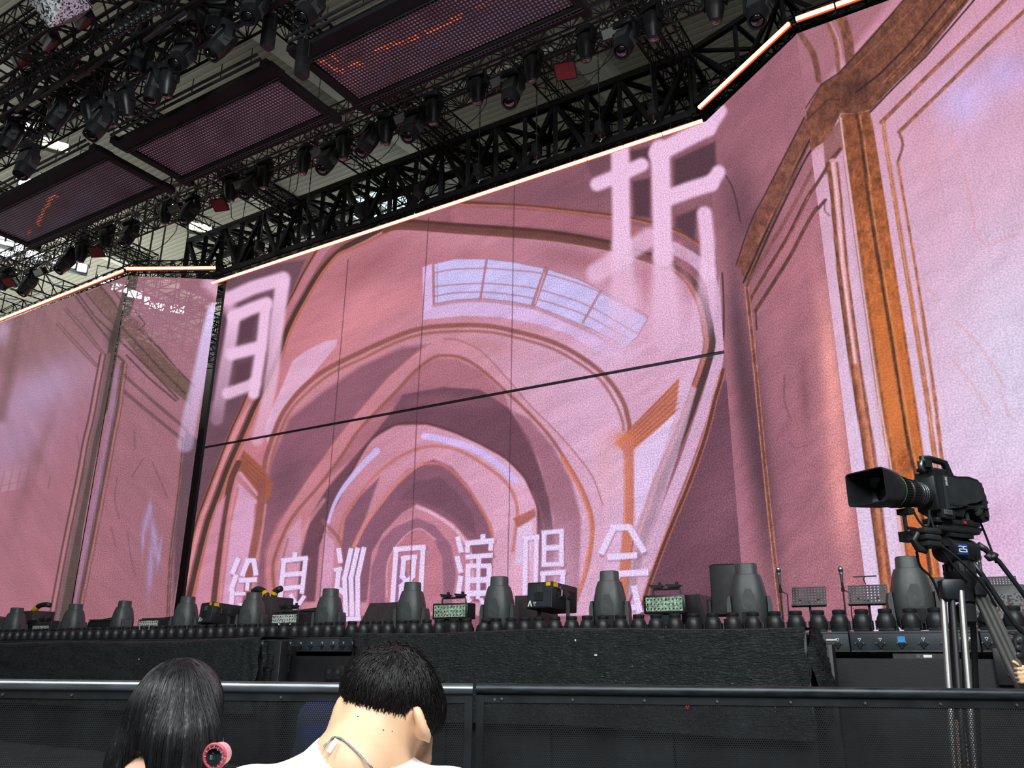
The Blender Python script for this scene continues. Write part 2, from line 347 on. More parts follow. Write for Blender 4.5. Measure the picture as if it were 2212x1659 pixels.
    # ring three
    r3o = [(960, 732), (991, 735), (1037, 757), (1083, 803), (1144, 874), (1190, 920), (1237, 972), (1280, 1030), (1302, 1090), (1310, 1180), (1290, 1320), (578, 1320), (573, 1220), (586, 1165), (613, 1114), (668, 1030), (733, 940), (787, 874), (841, 812), (895, 765), (930, 741)]
    c.po((206, 134, 146), r3o, 5, 1, False, (226, 176, 206), ((760, 900), (1260, 1100)))
    c.st((172, 108, 114), r3o[:9], 3, 3, .8); c.st((178, 112, 118), [(578, 1300)]+r3o[12:], 3, 3, .7)
    c.po((176, 112, 128), [(940, 775), (985, 775), (1037, 800), (1089, 850), (1100, 880), (1037, 842), (960, 838), (895, 862), (814, 930), (760, 990), (690, 1050), (640, 1112), (700, 1030), (800, 900), (880, 815)], 8, .85)
    c.st((158, 96, 92), [(594, 1290), (589, 1228), (597, 1193), (616, 1146), (640, 1106), (692, 1046), (733, 992), (773, 932), (814, 888), (855, 847), (895, 803), (936, 773), (965, 768), (997, 773), (1037, 796), (1089, 842), (1144, 894), (1190, 946), (1227, 1003), (1258, 1058), (1277, 1110), (1280, 1156), (1268, 1230), (1240, 1310)], 7, 5, .9)
    c.st((228, 130, 96), [(1215, 990), (1250, 1050), (1274, 1110), (1278, 1160), (1262, 1240), (1240, 1310)], 9, 5, .75)
    # ring four, the dark shoulder and its rim
    c.po((118, 78, 94), [(870, 852), (960, 836), (1037, 841), (1098, 880), (1144, 947), (1169, 1018), (1187, 1080), (1200, 1170), (1195, 1300), (640, 1300), (651, 1193), (673, 1111), (705, 1057), (760, 992), (814, 930), (850, 885)], 7, 1)
    c.bl((146, 96, 110), 960, 866, 110, 18, 0, .8)
    c.po((158, 102, 120), [(1104, 885), (1144, 905), (1195, 965), (1235, 1040), (1255, 1120), (1250, 1300), (1200, 1300), (1195, 1120), (1165, 1000)], 10, .8)
    c.po((204, 136, 156), [(800, 950), (855, 919), (922, 917), (980, 935), (1037, 960), (1092, 990), (1132, 1032), (1160, 1095), (1160, 1150), (1150, 1300), (680, 1300), (690, 1180), (705, 1130), (733, 1079), (760, 1019)], 6, 1, False, (232, 176, 206), ((740, 1100), (1130, 1100)))
    c.st((104, 66, 74), [(690, 1170), (706, 1125), (733, 1075), (760, 1017), (802, 950), (855, 917), (922, 915), (980, 932), (1037, 958), (1092, 990), (1134, 1032), (1160, 1090), (1164, 1150)], 5, 4, .8)
    c.st((150, 96, 100), [(1150, 1060), (1172, 1120), (1180, 1200)], 4, 4, .7)
    c.st((220, 196, 252), [(705, 1140), (722, 1090), (745, 1050), (780, 1008), (814, 974)], 6, 4, .95, True, 14)
    c.st((220, 196, 252), [(917, 942), (960, 950), (1021, 969), (1068, 997), (1101, 1027), (1116, 1038)], 14, 4, .95)
    c.st((200, 122, 116), [(730, 1170), (741, 1119), (773, 1073), (814, 1024), (868, 984), (922, 965), (975, 968), (1021, 988), (1077, 1027), (1104, 1058), (1117, 1095), (1116, 1130), (1108, 1190)], 7, 5, .85)
    c.po((178, 104, 96), [(1107, 1120), (1155, 1098), (1158, 1115), (1120, 1140)], 4, .9); c.po((234, 204, 240), [(1118, 1140), (1150, 1125), (1148, 1210), (1112, 1220)], 5, .9)
    c.st((160, 98, 96), [(697, 1125), (735, 1170), (745, 1230)], 8, 5, .7); c.po((226, 172, 210), [(702, 1150), (722, 1170), (716, 1290), (690, 1290)], 5, .7)
    # ring five
    c.po((140, 92, 112), [(768, 1180), (790, 1130), (830, 1070), (880, 1015), (936, 992), (975, 1008), (1010, 1048), (1045, 1105), (1065, 1160), (1060, 1300), (740, 1300), (738, 1180), (745, 1120), (775, 1075), (820, 1030)], 7, .95)
    c.st((220, 140, 140), [(765, 1180), (787, 1135), (819, 1090), (855, 1046), (895, 1010), (915, 1000)], 9, 5, .9)
    c.st((206, 122, 116), [(915, 1000), (960, 1006), (1006, 1049), (1040, 1101), (1061, 1141), (1064, 1200)], 6, 5, .9)
    c.po((122, 84, 100), [(860, 1080), (900, 1040), (950, 1030), (985, 1060), (1020, 1110), (1030, 1160), (970, 1110), (905, 1080)], 8, .8)
    # ring six and the core
    c.po((210, 140, 160), [(803, 1193), (827, 1152), (868, 1108), (901, 1088), (936, 1104), (980, 1130), (1015, 1170), (1030, 1240), (1020, 1320), (790, 1320)], 5, .95)
    c.st((240, 196, 220), [(901, 1095), (936, 1110), (985, 1145), (1015, 1195), (1020, 1260)], 7, 4, .8)
    c.po((146, 100, 124), [(822, 1170), (850, 1140), (900, 1118), (940, 1135), (975, 1180), (985, 1240), (975, 1320), (795, 1320), (802, 1230)], 6, .8)
    c.po((206, 132, 150), [(838, 1210), (868, 1165), (905, 1142), (935, 1160), (955, 1205), (960, 1320), (830, 1320)], 6, .9)
    c.po((150, 108, 150), [(850, 1230), (868, 1195), (885, 1260), (880, 1320), (846, 1320)], 5, .8); c.st((238, 172, 190), [(835, 1290), (838, 1215), (868, 1165), (905, 1142), (940, 1165)], 4, 3, .7)
    c.st((222, 150, 160), [(630, 1310), (628, 1220), (660, 1140), (700, 1080)], 8, 6, .7); c.po((220, 166, 200), [(600, 1220), (622, 1150), (650, 1115), (650, 1190), (640, 1310), (600, 1310)], 8, .7)
    c.st((170, 106, 110), [(612, 1310), (606, 1235), (622, 1165)], 5, 4, .7)
    c.bl((236, 190, 226), 1200, 1230, 60, 100, 0, .55)
def letters(p, glow=(238, 194, 228)):
    c = p; k = 11
    # blurred large letters that run over the corners of the screens
    c.st((96, 66, 76), [(540, 690), (600, 640), (590, 720), (570, 800), (552, 850)], 16, k, .85, False)
    c.st((92, 64, 76), [(486, 690), (472, 760), (458, 860)], 14, k, .8, False)
    c.st(glow, [(610, 615), (597, 711), (590, 790), (575, 880), (556, 950)], 31, k, 1, True, 26, .5)
    c.st(glow, [(612, 602), (545, 622), (495, 645)], 30, k, .95, False)
    c.st((232, 180, 212), [(452, 612), (480, 640), (500, 672)], 26, k*2, .8, False)
    c.st((222, 200, 246), [(463, 668), (448, 730), (432, 810), (413, 890), (400, 960)], 27, k, 1, True, 34, .45)
    c.st(glow, [(505, 688), (497, 740), (486, 800), (474, 870), (468, 905)], 27, k, 1, True, 27, .3)
    c.st(glow, [(505, 684), (540, 668), (576, 655)], 27, k, 1, False); c.st(glow, [(574, 662), (566, 740), (555, 810), (548, 850)], 24, k, 1, False)
    c.st(glow, [(500, 765), (560, 750)], 27, k, 1, False); c.st(glow, [(492, 850), (550, 828)], 25, k, .9, False)
    c.po((96, 64, 78), [(522, 697), (550, 690), (544, 733), (516, 741)], k, .95); c.po((96, 64, 78), [(512, 788), (541, 780), (534, 820), (505, 830)], k, .95)
    D = (88, 60, 72)
    c.po(D, [(1360, 326), (1404, 316), (1402, 348), (1366, 350)], k, .95); c.po(D, [(1366, 392), (1404, 384), (1404, 470), (1370, 468)], k, .95)
    c.po(D, [(1456, 345), (1545, 305), (1548, 395), (1456, 414)], k, .95); c.po(D, [(1460, 468), (1505, 450), (1500, 520), (1458, 490)], k, .9)
    c.po((110, 72, 84), [(1262, 345), (1322, 332), (1318, 362), (1280, 384)], k, .7)
    c.st(glow, [(1339, 312), (1341, 420), (1343, 530)], 39, k, 1, False); c.st(glow, [(1343, 530), (1345, 640), (1345, 700)], 44, k*1.6, .9, False, 60, .25)
    c.st(glow, [(1290, 398), (1335, 380), (1386, 356)], 30, k, 1, False)
    c.st(glow, [(1288, 590), (1350, 548), (1405, 512)], 42, k*1.5, .75, False)
    c.st(glow, [(1426, 322), (1429, 430), (1432, 555)], 41, k, 1, False); c.st(glow, [(1432, 555), (1436, 640), (1440, 730)], 44, k*1.6, .9, False, 60, .25)
    c.st(glow, [(1420, 332), (1480, 300), (1528, 276)], 38, k, 1, False); c.st(glow, [(1530, 278), (1555, 240)], 30, k, .95, False)
    c.st(glow, [(1431, 432), (1490, 410), (1535, 396)], 36, k, 1, False); c.st(glow, [(1536, 396), (1552, 372)], 30, k, 1, False)
    c.st(glow, [(1522, 462), (1528, 520), (1530, 590)], 32, k, .95, False); c.st(glow, [(1530, 590), (1520, 680), (1500, 760)], 34, k*1.6, .8, False, 60, .1)
    c.bl((232, 184, 214), 1400, 650, 110, 60, 5, .45); c.bl((186, 120, 136), 1395, 610, 14, 60, 0, .6); c.bl((186, 120, 136), 1480, 600, 16, 60, -8, .6)
def titles(p):
    c = p
    def g(ox, oy, s, th, strokes):
        for P in strokes:
            w = th
            if isinstance(P[0], (int, float)): w = P[0]; P = P[1]
            Q = [(ox+x/s, oy+y/s) for x, y in P]
            c.st((150, 96, 120), [(x+2.5, y+3) for x, y in Q], w/s, 3, .45, False)
        for P in strokes:
            w = th
            if isinstance(P[0], (int, float)): w = P[0]; P = P[1]
            c.st2(TXT, [(ox+x/s, oy+y/s) for x, y in P], w/s)
    g(400, 1180, 3.463, 36, [[(398, 90), (352, 205)], [(382, 215), (340, 335)], (34, [(352, 325), (345, 450)]), [(470, 108), (425, 220)], (34, [(455, 106), (520, 106)]), [(512, 100), (530, 215)], [(405, 254), (535, 250)], (30, [(468, 258), (462, 330)]), (26, [(372, 355), (450, 355)]), (30, [(400, 440), (500, 440)])])
    g(400, 1180, 3.463, 34, [[(822, 48), (818, 100)], [(722, 108), (915, 88)], [(738, 100), (706, 448)], [(902, 86), (872, 352)], [(742, 214), (890, 202)], [(728, 318), (878, 302)], (30, [(788, 362), (828, 430), (845, 455)]), (30, [(892, 372), (845, 440)])])
    g(400, 1180, 3.463, 36, [[(1148, 18), (1163, 122)], (28, [(1113, 178), (1172, 168)]), [(1150, 165), (1135, 310), (1190, 352)], [(1242, 18), (1192, 240), (1202, 520)], [(1290, 14), (1240, 236), (1248, 520)], [(1338, 10), (1290, 232), (1290, 520)], (34, [(1180, 545), (1310, 540)])])
    g(400, 1180, 3.463, 36, [[(1560, 24), (1795, 6)], [(1578, 24), (1550, 430)], [(1780, 0), (1758, 430)], [(1618, 92), (1732, 78)], [(1636, 92), (1624, 225), (1655, 262), (1618, 300), (1612, 400)], [(1714, 80), (1702, 222), (1668, 258), (1698, 290)]])
    g(900, 1120, 3.457, 38, [[(306, 138), (334, 250)], [(302, 284), (330, 402)], [(330, 432), (306, 592)], [(495, 122), (495, 172)], [(365, 185), (575, 165)], (34, [(382, 180), (378, 252)]), (34, [(556, 165), (552, 238)]), [(368, 288), (565, 274)], [(465, 290), (462, 350)], (34, [(372, 356), (552, 352)]), [(385, 350), (378, 600)], [(542, 350), (536, 620)], (30, [(462, 350), (458, 600)]), (44, [(380, 462), (545, 458)]), (44, [(375, 560), (540, 556)]), (30, [(400, 600), (370, 640)]), (30, [(480, 600), (530, 700)])])
    g(900, 1120, 3.457, 34, [[(816, 132), (808, 585)], [(800, 152), (912, 136)], [(896, 136), (886, 582)], [(808, 590), (890, 586)], [(935, 108), (1096, 94)], [(952, 100), (950, 356)], [(1082, 92), (1080, 354)], (38, [(950, 222), (1085, 214)]), [(936, 346), (1096, 338)], [(926, 412), (1108, 400)], [(944, 412), (942, 600)], [(1090, 404), (1088, 600)], (34, [(944, 500), (1090, 492)])])
    g(900, 1120, 3.457, 46, [[(1450, 70), (1590, 62)], [(1472, 66), (1378, 262)], [(1586, 60), (1698, 248)], (46, [(1430, 290), (1642, 276)]), (48, [(1400, 418), (1726, 402)]), [(1622, 505), (1668, 700)], (40, [(1575, 668), (1668, 664)]), [(1500, 430), (1440, 560)]])
def st2(s, col, P, w):
    P = np.array(P, float); I = s._sel(P, w)
    if not len(I): return
    best = np.zeros(len(I)); x = s.x[I]; y = s.y[I]
    for i in range(len(P)-1):      # square ended strokes
        d = P[i+1]-P[i]; L = np.hypot(*d); d = d/L; u = (x-P[i][0])*d[0]+(y-P[i][1])*d[1]; v = -(x-P[i][0])*d[1]+(y-P[i][1])*d[0]
        e0 = w*.45 if i > 0 else w*.1; e1 = w*.45 if i < len(P)-2 else w*.1
        q = np.minimum(np.minimum(u+e0, L+e1-u), w/2-abs(v)); best = np.maximum(best, np.clip(q/1.3+.5, 0, 1))
    s.mix(I, col, best)
Paint.st2 = st2
def right_art(p, tilt):
    c = p
    c.po((176, 116, 128), [(1400, -400), (2900, -400), (2900, 1600), (1400, 1600)], 2)
    if tilt:      # angled return panel beside the centre screen
        c.po((168, 110, 124), [(1520, 60), (1900, 60), (1900, 1500), (1520, 1500)], 3)
        c.bl((150, 96, 112), 1640, 200, 90, 160, 30, .8); c.bl((112, 74, 88), 1610, 470, 60, 150, -15, .85)
        c.bl((196, 124, 138), 1700, 560, 60, 120, 10, .5); c.bl((84, 60, 72), 1640, 980, 34, 330, -7, .9); c.bl((88, 62, 74), 1598, 760, 20, 190, -5, .8)
        c.bl((172, 112, 138), 1590, 1120, 24, 230, -6, .7); c.bl((150, 96, 116), 1700, 1000, 40, 200, -5, .5)
        c.bl((238, 160, 156), 1795, 800, 26, 190, -6, .95); c.bl((236, 156, 156), 1815, 1060, 30, 170, -6, .9)
        c.bl((120, 78, 84), 1738, 850, 12, 90, -3, .5); c.st((110, 72, 76), [(1695, 810), (1694, 860), (1705, 900)], 4, 3, .5); c.st((120, 78, 82), [(1705, 955), (1722, 968), (1745, 960)], 2, 2, .6)
        P = [(1736, 253), (1786, 262), (1760, 300), (1744, 321), (1715, 390), (1685, 456), (1650, 540), (1613, 612), (1590, 570), (1625, 480), (1660, 405)]
        c.po((124, 78, 68), P, 3, .95); c.st((52, 42, 46), [(1750, 300), (1700, 400), (1655, 500), (1606, 610)], 4, 2, .9); c.st((60, 46, 50), [(1738, 253), (1660, 405), (1622, 480), (1590, 572)], 3, 2, .8); c.st((160, 104, 92), [(1730, 330), (1685, 430), (1640, 520)], 5, 3, .6)
        c.st((58, 46, 50), [(1775, 300), (1745, 335), (1700, 425), (1650, 530), (1612, 622)], 4, 2, .9)
        c.st((128, 82, 76), [(1800, 290), (1765, 350), (1700, 470), (1640, 570), (1615, 610)], 8, 3, .7)
        c.st((100, 64, 60), [(1795, 368), (1752, 414), (1702, 511), (1660, 580), (1620, 650)], 8, 2.5, .95); c.st((100, 64, 60), [(1795, 425), (1757, 460), (1702, 561), (1632, 671)], 8, 2.5, .95)
        c.st((170, 108, 96), [(1748, 421), (1702, 517), (1624, 650)], 2, 2, .7)
        for off, w, col in ((0, 9, (122, 76, 68)), (-4, 2, (210, 140, 124)), (4, 2, (196, 128, 112))):
            c.st(col, [(1613+off, 620), (1624+off, 722), (1628+off, 760), (1643+off, 915), (1660+off, 1086), (1677+off, 1241), (1690+off, 1350)], w, 2.5, .95)
        c.st((60, 46, 54), [(1632, 671), (1635, 712)], 3, 2, .9, False)
        c.st((132, 84, 74), [(1727, 70), (1757, 118), (1769, 173)], 13, 3, .95); c.st((208, 150, 150), [(1722, 80), (1750, 124), (1762, 175)], 3, 2, .8)
        c.st((64, 48, 54), [(1560, 590), (1563, 645), (1563, 720), (1558, 800)], 4, 2, .8); c.st((60, 46, 52), [(1508, 330), (1540, 350), (1580, 400), (1600, 480)], 3, 2, .7)
        c.po((222, 182, 216), [(1530, 560), (1553, 600), (1558, 660), (1558, 740), (1550, 830), (1535, 900), (1530, 700)], 5, .9)
        c.st((58, 46, 52), [(1552, 762), (1546, 763)], 4, 1, 0)
    else:
        c.po((214, 152, 176), [(1660, -200), (3000, -200), (3000, 1600), (1700, 1600)], 2, 1, False, (232, 206, 238), ((1800, 100), (2300, 900)))
        c.po((172, 114, 128), [(1600, -200), (2000, -120), (1880, 60), (1790, 170), (1740, 330), (1700, 400), (1500, 400)], 24, 1); c.bl((184, 122, 132), 1960, -40, 120, 80, -30, .6); c.bl((214, 190, 245), 2080, 220, 60, 60, 0, .8); c.bl((196, 176, 240), 2170, 160, 70, 50, -20, .6)
        c.bl((238, 176, 190), 1760, 900, 40, 400, -6, .6); c.bl((226, 200, 240), 1850, 800, 26, 420, -7, .4); c.bl((224, 214, 240), 2190, 760, 130, 260, 0, .7)
        c.bl((222, 168, 206), 2150, 1150, 130, 120, 0, .6); c.bl((216, 160, 180), 1990, 300, 30, 160, -10, .5)
        # great diagonal beam, capital and arches
        c.st((128, 82, 72), [(1727, 70), (1757, 118), (1769, 173)], 13, 3, .95)
        c.st((140, 88, 76), [(1775, 20), (1803, 90), (1812, 160)], 8, 3, .9); c.st((132, 82, 70), [(1805, 10), (1828, 70), (1838, 140)], 22, 4, .95); c.st((222, 170, 160), [(1790, 40), (1812, 90), (1820, 150)], 3, 2, .8)
        c.po((122, 76, 64), [(1774, 181), (1812, 156), (1870, 90), (1951, 0), (2000, -60), (2150, -60), (2094, 0), (1997, 122), (1935, 180), (1879, 240), (1812, 252), (1790, 300), (1744, 330), (1700, 440), (1700, 300), (1736, 253)], 3)
        c.bl((82, 54, 50), 1850, 190, 34, 30, 0, .8); c.bl((150, 94, 72), 1960, 80, 60, 14, -48, .45); c.bl((92, 60, 54), 1810, 190, 40, 14, -20, .6); c.bl((150, 92, 70), 1760, 290, 30, 30, 0, .5)
        c.st((58, 44, 48), [(2060, -20), (1960, 100), (1900, 160), (1848, 200)], 4, 2, .9, False); c.st((70, 50, 48), [(2105, -20), (1992, 108), (1915, 182)], 3, 2, .8, False); c.st((168, 108, 84), [(2092, -20), (1980, 105), (1908, 178)], 4, 3, .7, False); c.st((168, 108, 86), [(2010, -20), (1900, 92), (1840, 150)], 3, 3, .6, False); c.st((216, 152, 120), [(1816, 246), (1850, 246), (1878, 238)], 3, 2, .8, False); c.st((84, 58, 52), [(1740, 262), (1790, 214), (1812, 216)], 4, 2, .8, False); c.st((58, 44, 48), [(2130, -30), (2000, 122), (1935, 185), (1880, 242), (1816, 252)], 4, 2, .9, False)
        c.st((64, 48, 50), [(1960, -10), (1880, 85), (1812, 158), (1774, 182), (1736, 240)], 3, 2, .8, False); c.st((178, 112, 80), [(2080, -20), (1985, 112), (1920, 176)], 3, 2, .7, False)
        for y in (0, 1):
            c.st((176, 112, 90) if y else (142, 88, 76), [(1904, 264+y*3), (2000, 168+y*3), (2090, 80+y*3), (2190, -20+y*3)], 9-y*6, 2.5, .9, False)
            c.st((176, 112, 90) if y else (142, 88, 76), [(1942, 285+y*3), (2050, 180+y*3), (2130, 100+y*3), (2260, -20+y*3)], 8-y*5, 2.5, .9, False)
        c.st((132, 84, 76), [(1942, 285), (1950, 312), (1940, 348)], 6, 2.5, .9)
        c.st((128, 82, 76), [(1775, 300), (1745, 335), (1735, 355)], 5, 2, .9)
        c.po((150, 98, 96), [(1778, 305), (1812, 262), (1822, 320), (1800, 352), (1784, 380)], 3, .9); c.st((96, 62, 58), [(1815, 322), (1795, 345), (1780, 372), (1750, 420)], 7, 2.5, .9, False); c.st((96, 62, 58), [(1783, 432), (1755, 465)], 7, 2.5, .9, False); c.st((110, 74, 72), [(1782, 438), (1782, 455), (1792, 466)], 3, 2, .8)
        # pilaster
        L = [(1818, 249), (1828, 334), (1848, 480), (1867, 621), (1884, 740), (1901, 857), (1915, 940), (1932, 1035), (1956, 1200), (1975, 1340)]
        Rr = [(1879, 240), (1891, 300), (1918, 469), (1934, 580), (1951, 688), (1977, 857), (2000, 1011), (2031, 1241), (2045, 1340)]
        c.po((140, 82, 60), L+Rr[::-1], 3, 1, False, (206, 116, 66), ((1850, 300), (1930, 700)))
        c.bl((226, 132, 78), 1935, 900, 30, 160, -8, .6); c.bl((150, 84, 52), 1955, 1000, 24, 60, -8, .5); c.bl((232, 120, 80), 1995, 1200, 40, 90, -8, .5)
        D = [(1850, 249), (1860, 300), (1877, 435), (1904, 604), (1924, 722), (1945, 857), (1962, 960), (1983, 1055), (2010, 1240)]
        c.st((88, 58, 48), D, 6, 2.5, .95, True, 8); c.st((226, 160, 120), [(x+7, y) for x, y in D], 2.5, 2, .7); c.st((150, 92, 64), [(x+3, y) for x, y in L], 7, 3, .8); c.st((238, 190, 186), [(x-3, y) for x, y in L], 3, 2, .8)
        c.st((128, 78, 66), [(x-6, y) for x, y in L], 2, 2, .6); c.st((150, 90, 62), [(x-3, y) for x, y in Rr], 4, 3, .7)
        # thin columns each side
        A = [(1790, 352), (1796, 401), (1804, 490), (1813, 587), (1830, 722), (1840, 790), (1850, 857), (1870, 983), (1904, 1248), (1916, 1340)]
        c.st((228, 166, 176), [(x+9, y) for x, y in A], 20, 3, .9); c.st((138, 82, 60), A, 7, 2.5, .95, True, 12); c.st((150, 88, 66), [(x+18, y) for x, y in A], 5, 2.5, .95, True, 9); c.st((92, 60, 54), [(x-4, y) for x, y in A], 2, 2, .8)
        c.st((244, 206, 214), [(x+9, y) for x, y in A[:6]], 3, 2, .9); c.st((186, 106, 66), [(x+8, y) for x, y in A[5:]], 10, 4, .7)
        B1 = [(1909, 262), (1912, 300), (1934, 435), (1958, 587), (1978, 705), (2002, 857), (2021, 1000), (2050, 1200)]; B2 = [(1939, 351), (1958, 462), (1982, 604), (2002, 739), (2019, 857), (2038, 1018), (2065, 1200)]
        c.st((190, 116, 84), B1, 8, 2.5, .95, True, 12); c.st((240, 192, 176), B1, 2, 2, .7); c.st((184, 110, 82), B2, 6, 2.5, .95, True, 9)
        # hairline cracks
        for q in ([(2055, 300), (2080, 370), (2100, 450), (2105, 500)], [(2105, 500), (2130, 530), (2160, 520), (2200, 505)], [(2000, 620), (2030, 650)], [(2060, 690), (2110, 740), (2150, 800), (2170, 840)], [(2160, 840), (2180, 900)], [(2060, 780), (2100, 830), (2140, 900)]):
            c.st((226, 160, 160), q, 3.5, 4, .55)
def left_art(p, tilt):
    c = p
    c.po((190, 128, 148), [(-900, 300), (560, 300), (560, 1500), (-900, 1500)], 2, 1, False, (196, 126, 142), ((100, 650), (150, 1300)))
    c.po((150, 112, 112), [(-900, 400), (300, 560), (260, 700), (150, 800), (-900, 900)], 60, .6)
    c.bl((206, 168, 208), 85, 850, 130, 60, -32, .95); c.bl((200, 158, 196), 20, 960, 120, 70, -30, .8); c.bl((216, 180, 214), 5, 715, 20, 30, 0, .8)
    c.st((142, 102, 106), [(40, 690), (22, 800), (0, 900)], 24, 20, .7); c.bl((206, 130, 146), 100, 1270, 60, 60, 0, .6)
    c.bl((160, 106, 118), 60, 1040, 16, 160, 18, .5); c.bl((168, 112, 124), 95, 960, 10, 90, 18, .4)
    c.st((130, 92, 96), [(166, 940), (172, 975)], 2, 2, .5); c.st((140, 96, 100), [(108, 1030), (104, 1055)], 3, 2, .5)
    for P in ([(163, 640), (200, 690), (240, 740)], [(168, 634), (205, 684), (246, 722)], [(187, 634), (225, 680), (252, 706)]): c.st((92, 70, 70), P, 3.5, 2.5, .9, False)
    c.po((132, 98, 92), [(190, 632), (218, 620), (258, 672), (250, 704)], 3, .85)
    c.st((88, 68, 68), [(218, 620), (240, 645), (262, 678)], 4, 2.5, .9, False); c.st((88, 68, 68), [(236, 612), (262, 650)], 3, 2, .8, False)
    for P in ([(138, 668), (175, 710), (224, 768)], [(144, 666), (180, 705), (226, 764)], [(122, 700), (165, 748), (208, 792)], [(128, 698), (170, 744), (212, 790)]): c.st((118, 84, 82), P, 2.5, 2, .85, False)
    c.po((92, 78, 74), [(262, 640), (280, 590), (300, 590), (288, 660), (258, 740), (233, 884), (225, 900), (204, 1006), (180, 1139), (162, 1271), (150, 1360), (112, 1360), (125, 1300), (149, 1192), (178, 1030), (196, 950), (210, 896), (235, 742)], 3, .95)
    c.bl((70, 58, 56), 246, 725, 16, 34, 12, .7)
    for off, w, col in ((-9, 4, (92, 70, 70)), (-3, 3, (214, 140, 140)), (2, 4, (96, 72, 70)), (9, 9, (150, 108, 118))):
        c.st(col, [(226+off, 766), (214+off, 830), (200+off, 905), (188+off, 955), (174+off, 1033), (147+off, 1165), (128+off, 1265), (112+off, 1350)], w, 2.5, .85)
    c.st((190, 140, 176), [(254, 800), (244, 880), (232, 950), (216, 1033), (192, 1150), (172, 1270), (160, 1350)], 14, 3, .9)
    for off, w, col in ((0, 6, (104, 74, 70)), (5, 2.5, (206, 134, 126)), (-5, 2.5, (128, 90, 90)), (9, 2, (120, 80, 78))):
        c.st(col, [(266+off, 785), (260+off, 830), (253+off, 884), (240+off, 950), (225+off, 1033), (207+off, 1125), (186+off, 1231), (168+off, 1320)], w, 2.5, .9)
    c.st((110, 80, 78), [(252, 766), (268, 782)], 6, 2, .9, False)
    if tilt: c.bl((188, 124, 142), 330, 1180, 70, 200, 0, .6)
    c.po((128, 92, 86), [(263, 690), (278, 681), (300, 694), (311, 709), (380, 798), (415, 833), (412, 875), (354, 828), (304, 777), (261, 722)], 3, .95)
    for P in ([(292, 672), (314, 700), (300, 712), (345, 752), (380, 795), (420, 835)], [(262, 705), (290, 735), (340, 790), (400, 850)], [(258, 735), (285, 760), (340, 815), (385, 862)], [(273, 767), (320, 815), (380, 866)]): c.st((70, 54, 56), P, 3.5, 2.5, .9, False)
    c.st((200, 132, 126), [(300, 716), (345, 760), (384, 802)], 2.5, 2, .8, False)
    for o in (0, 5): 
        c.st((104, 76, 76), [(268, 808+o), (335, 868+o), (405, 927+o)], 2.8, 2, .85, False); c.st((104, 76, 76), [(268, 843+o), (330, 895+o), (392, 945+o)], 2.8, 2, .85, False)
    for o, w, col in ((0, 3, (96, 70, 68)), (-5, 2, (190, 122, 116)), (5, 3, (110, 82, 82))):
        c.st(col, [(395+o, 945), (390+o, 1010), (382+o, 1086), (372+o, 1160), (366+o, 1218), (360+o, 1340)], w, 2, .9)
    c.po((112, 84, 96), [(402, 930), (440, 960), (420, 1140), (392, 1340), (372, 1340), (378, 1160), (392, 1040)], 8, .9)
    c.st((212, 140, 150), [(392, 1230), (380, 1290), (376, 1330)], 7, 3, .7)
    for x, y, rx, ry, an in ((316, 1125, 6, 36, 12), (334, 1165, 7, 50, -8), (325, 1225, 7, 60, 4), (309, 1170, 3, 36, 2), (344, 1195, 3, 36, 8), (324, 1100, 4, 18, 0)): c.bl((204, 180, 240), x, y, rx, ry, an, .85)
    for P in ([(253, 1030), (248, 1080), (258, 1120)], [(330, 1000), (345, 1035), (362, 1075)], [(275, 1150), (282, 1200), (293, 1245)], [(290, 930), (292, 970)], [(240, 1140), (250, 1180)], [(310, 990), (285, 1030)]): c.st((128, 84, 90), P, 2.5, 3, .6)
    if tilt: c.bl((184, 128, 150), 330, 700, 90, 50, 0, .4)

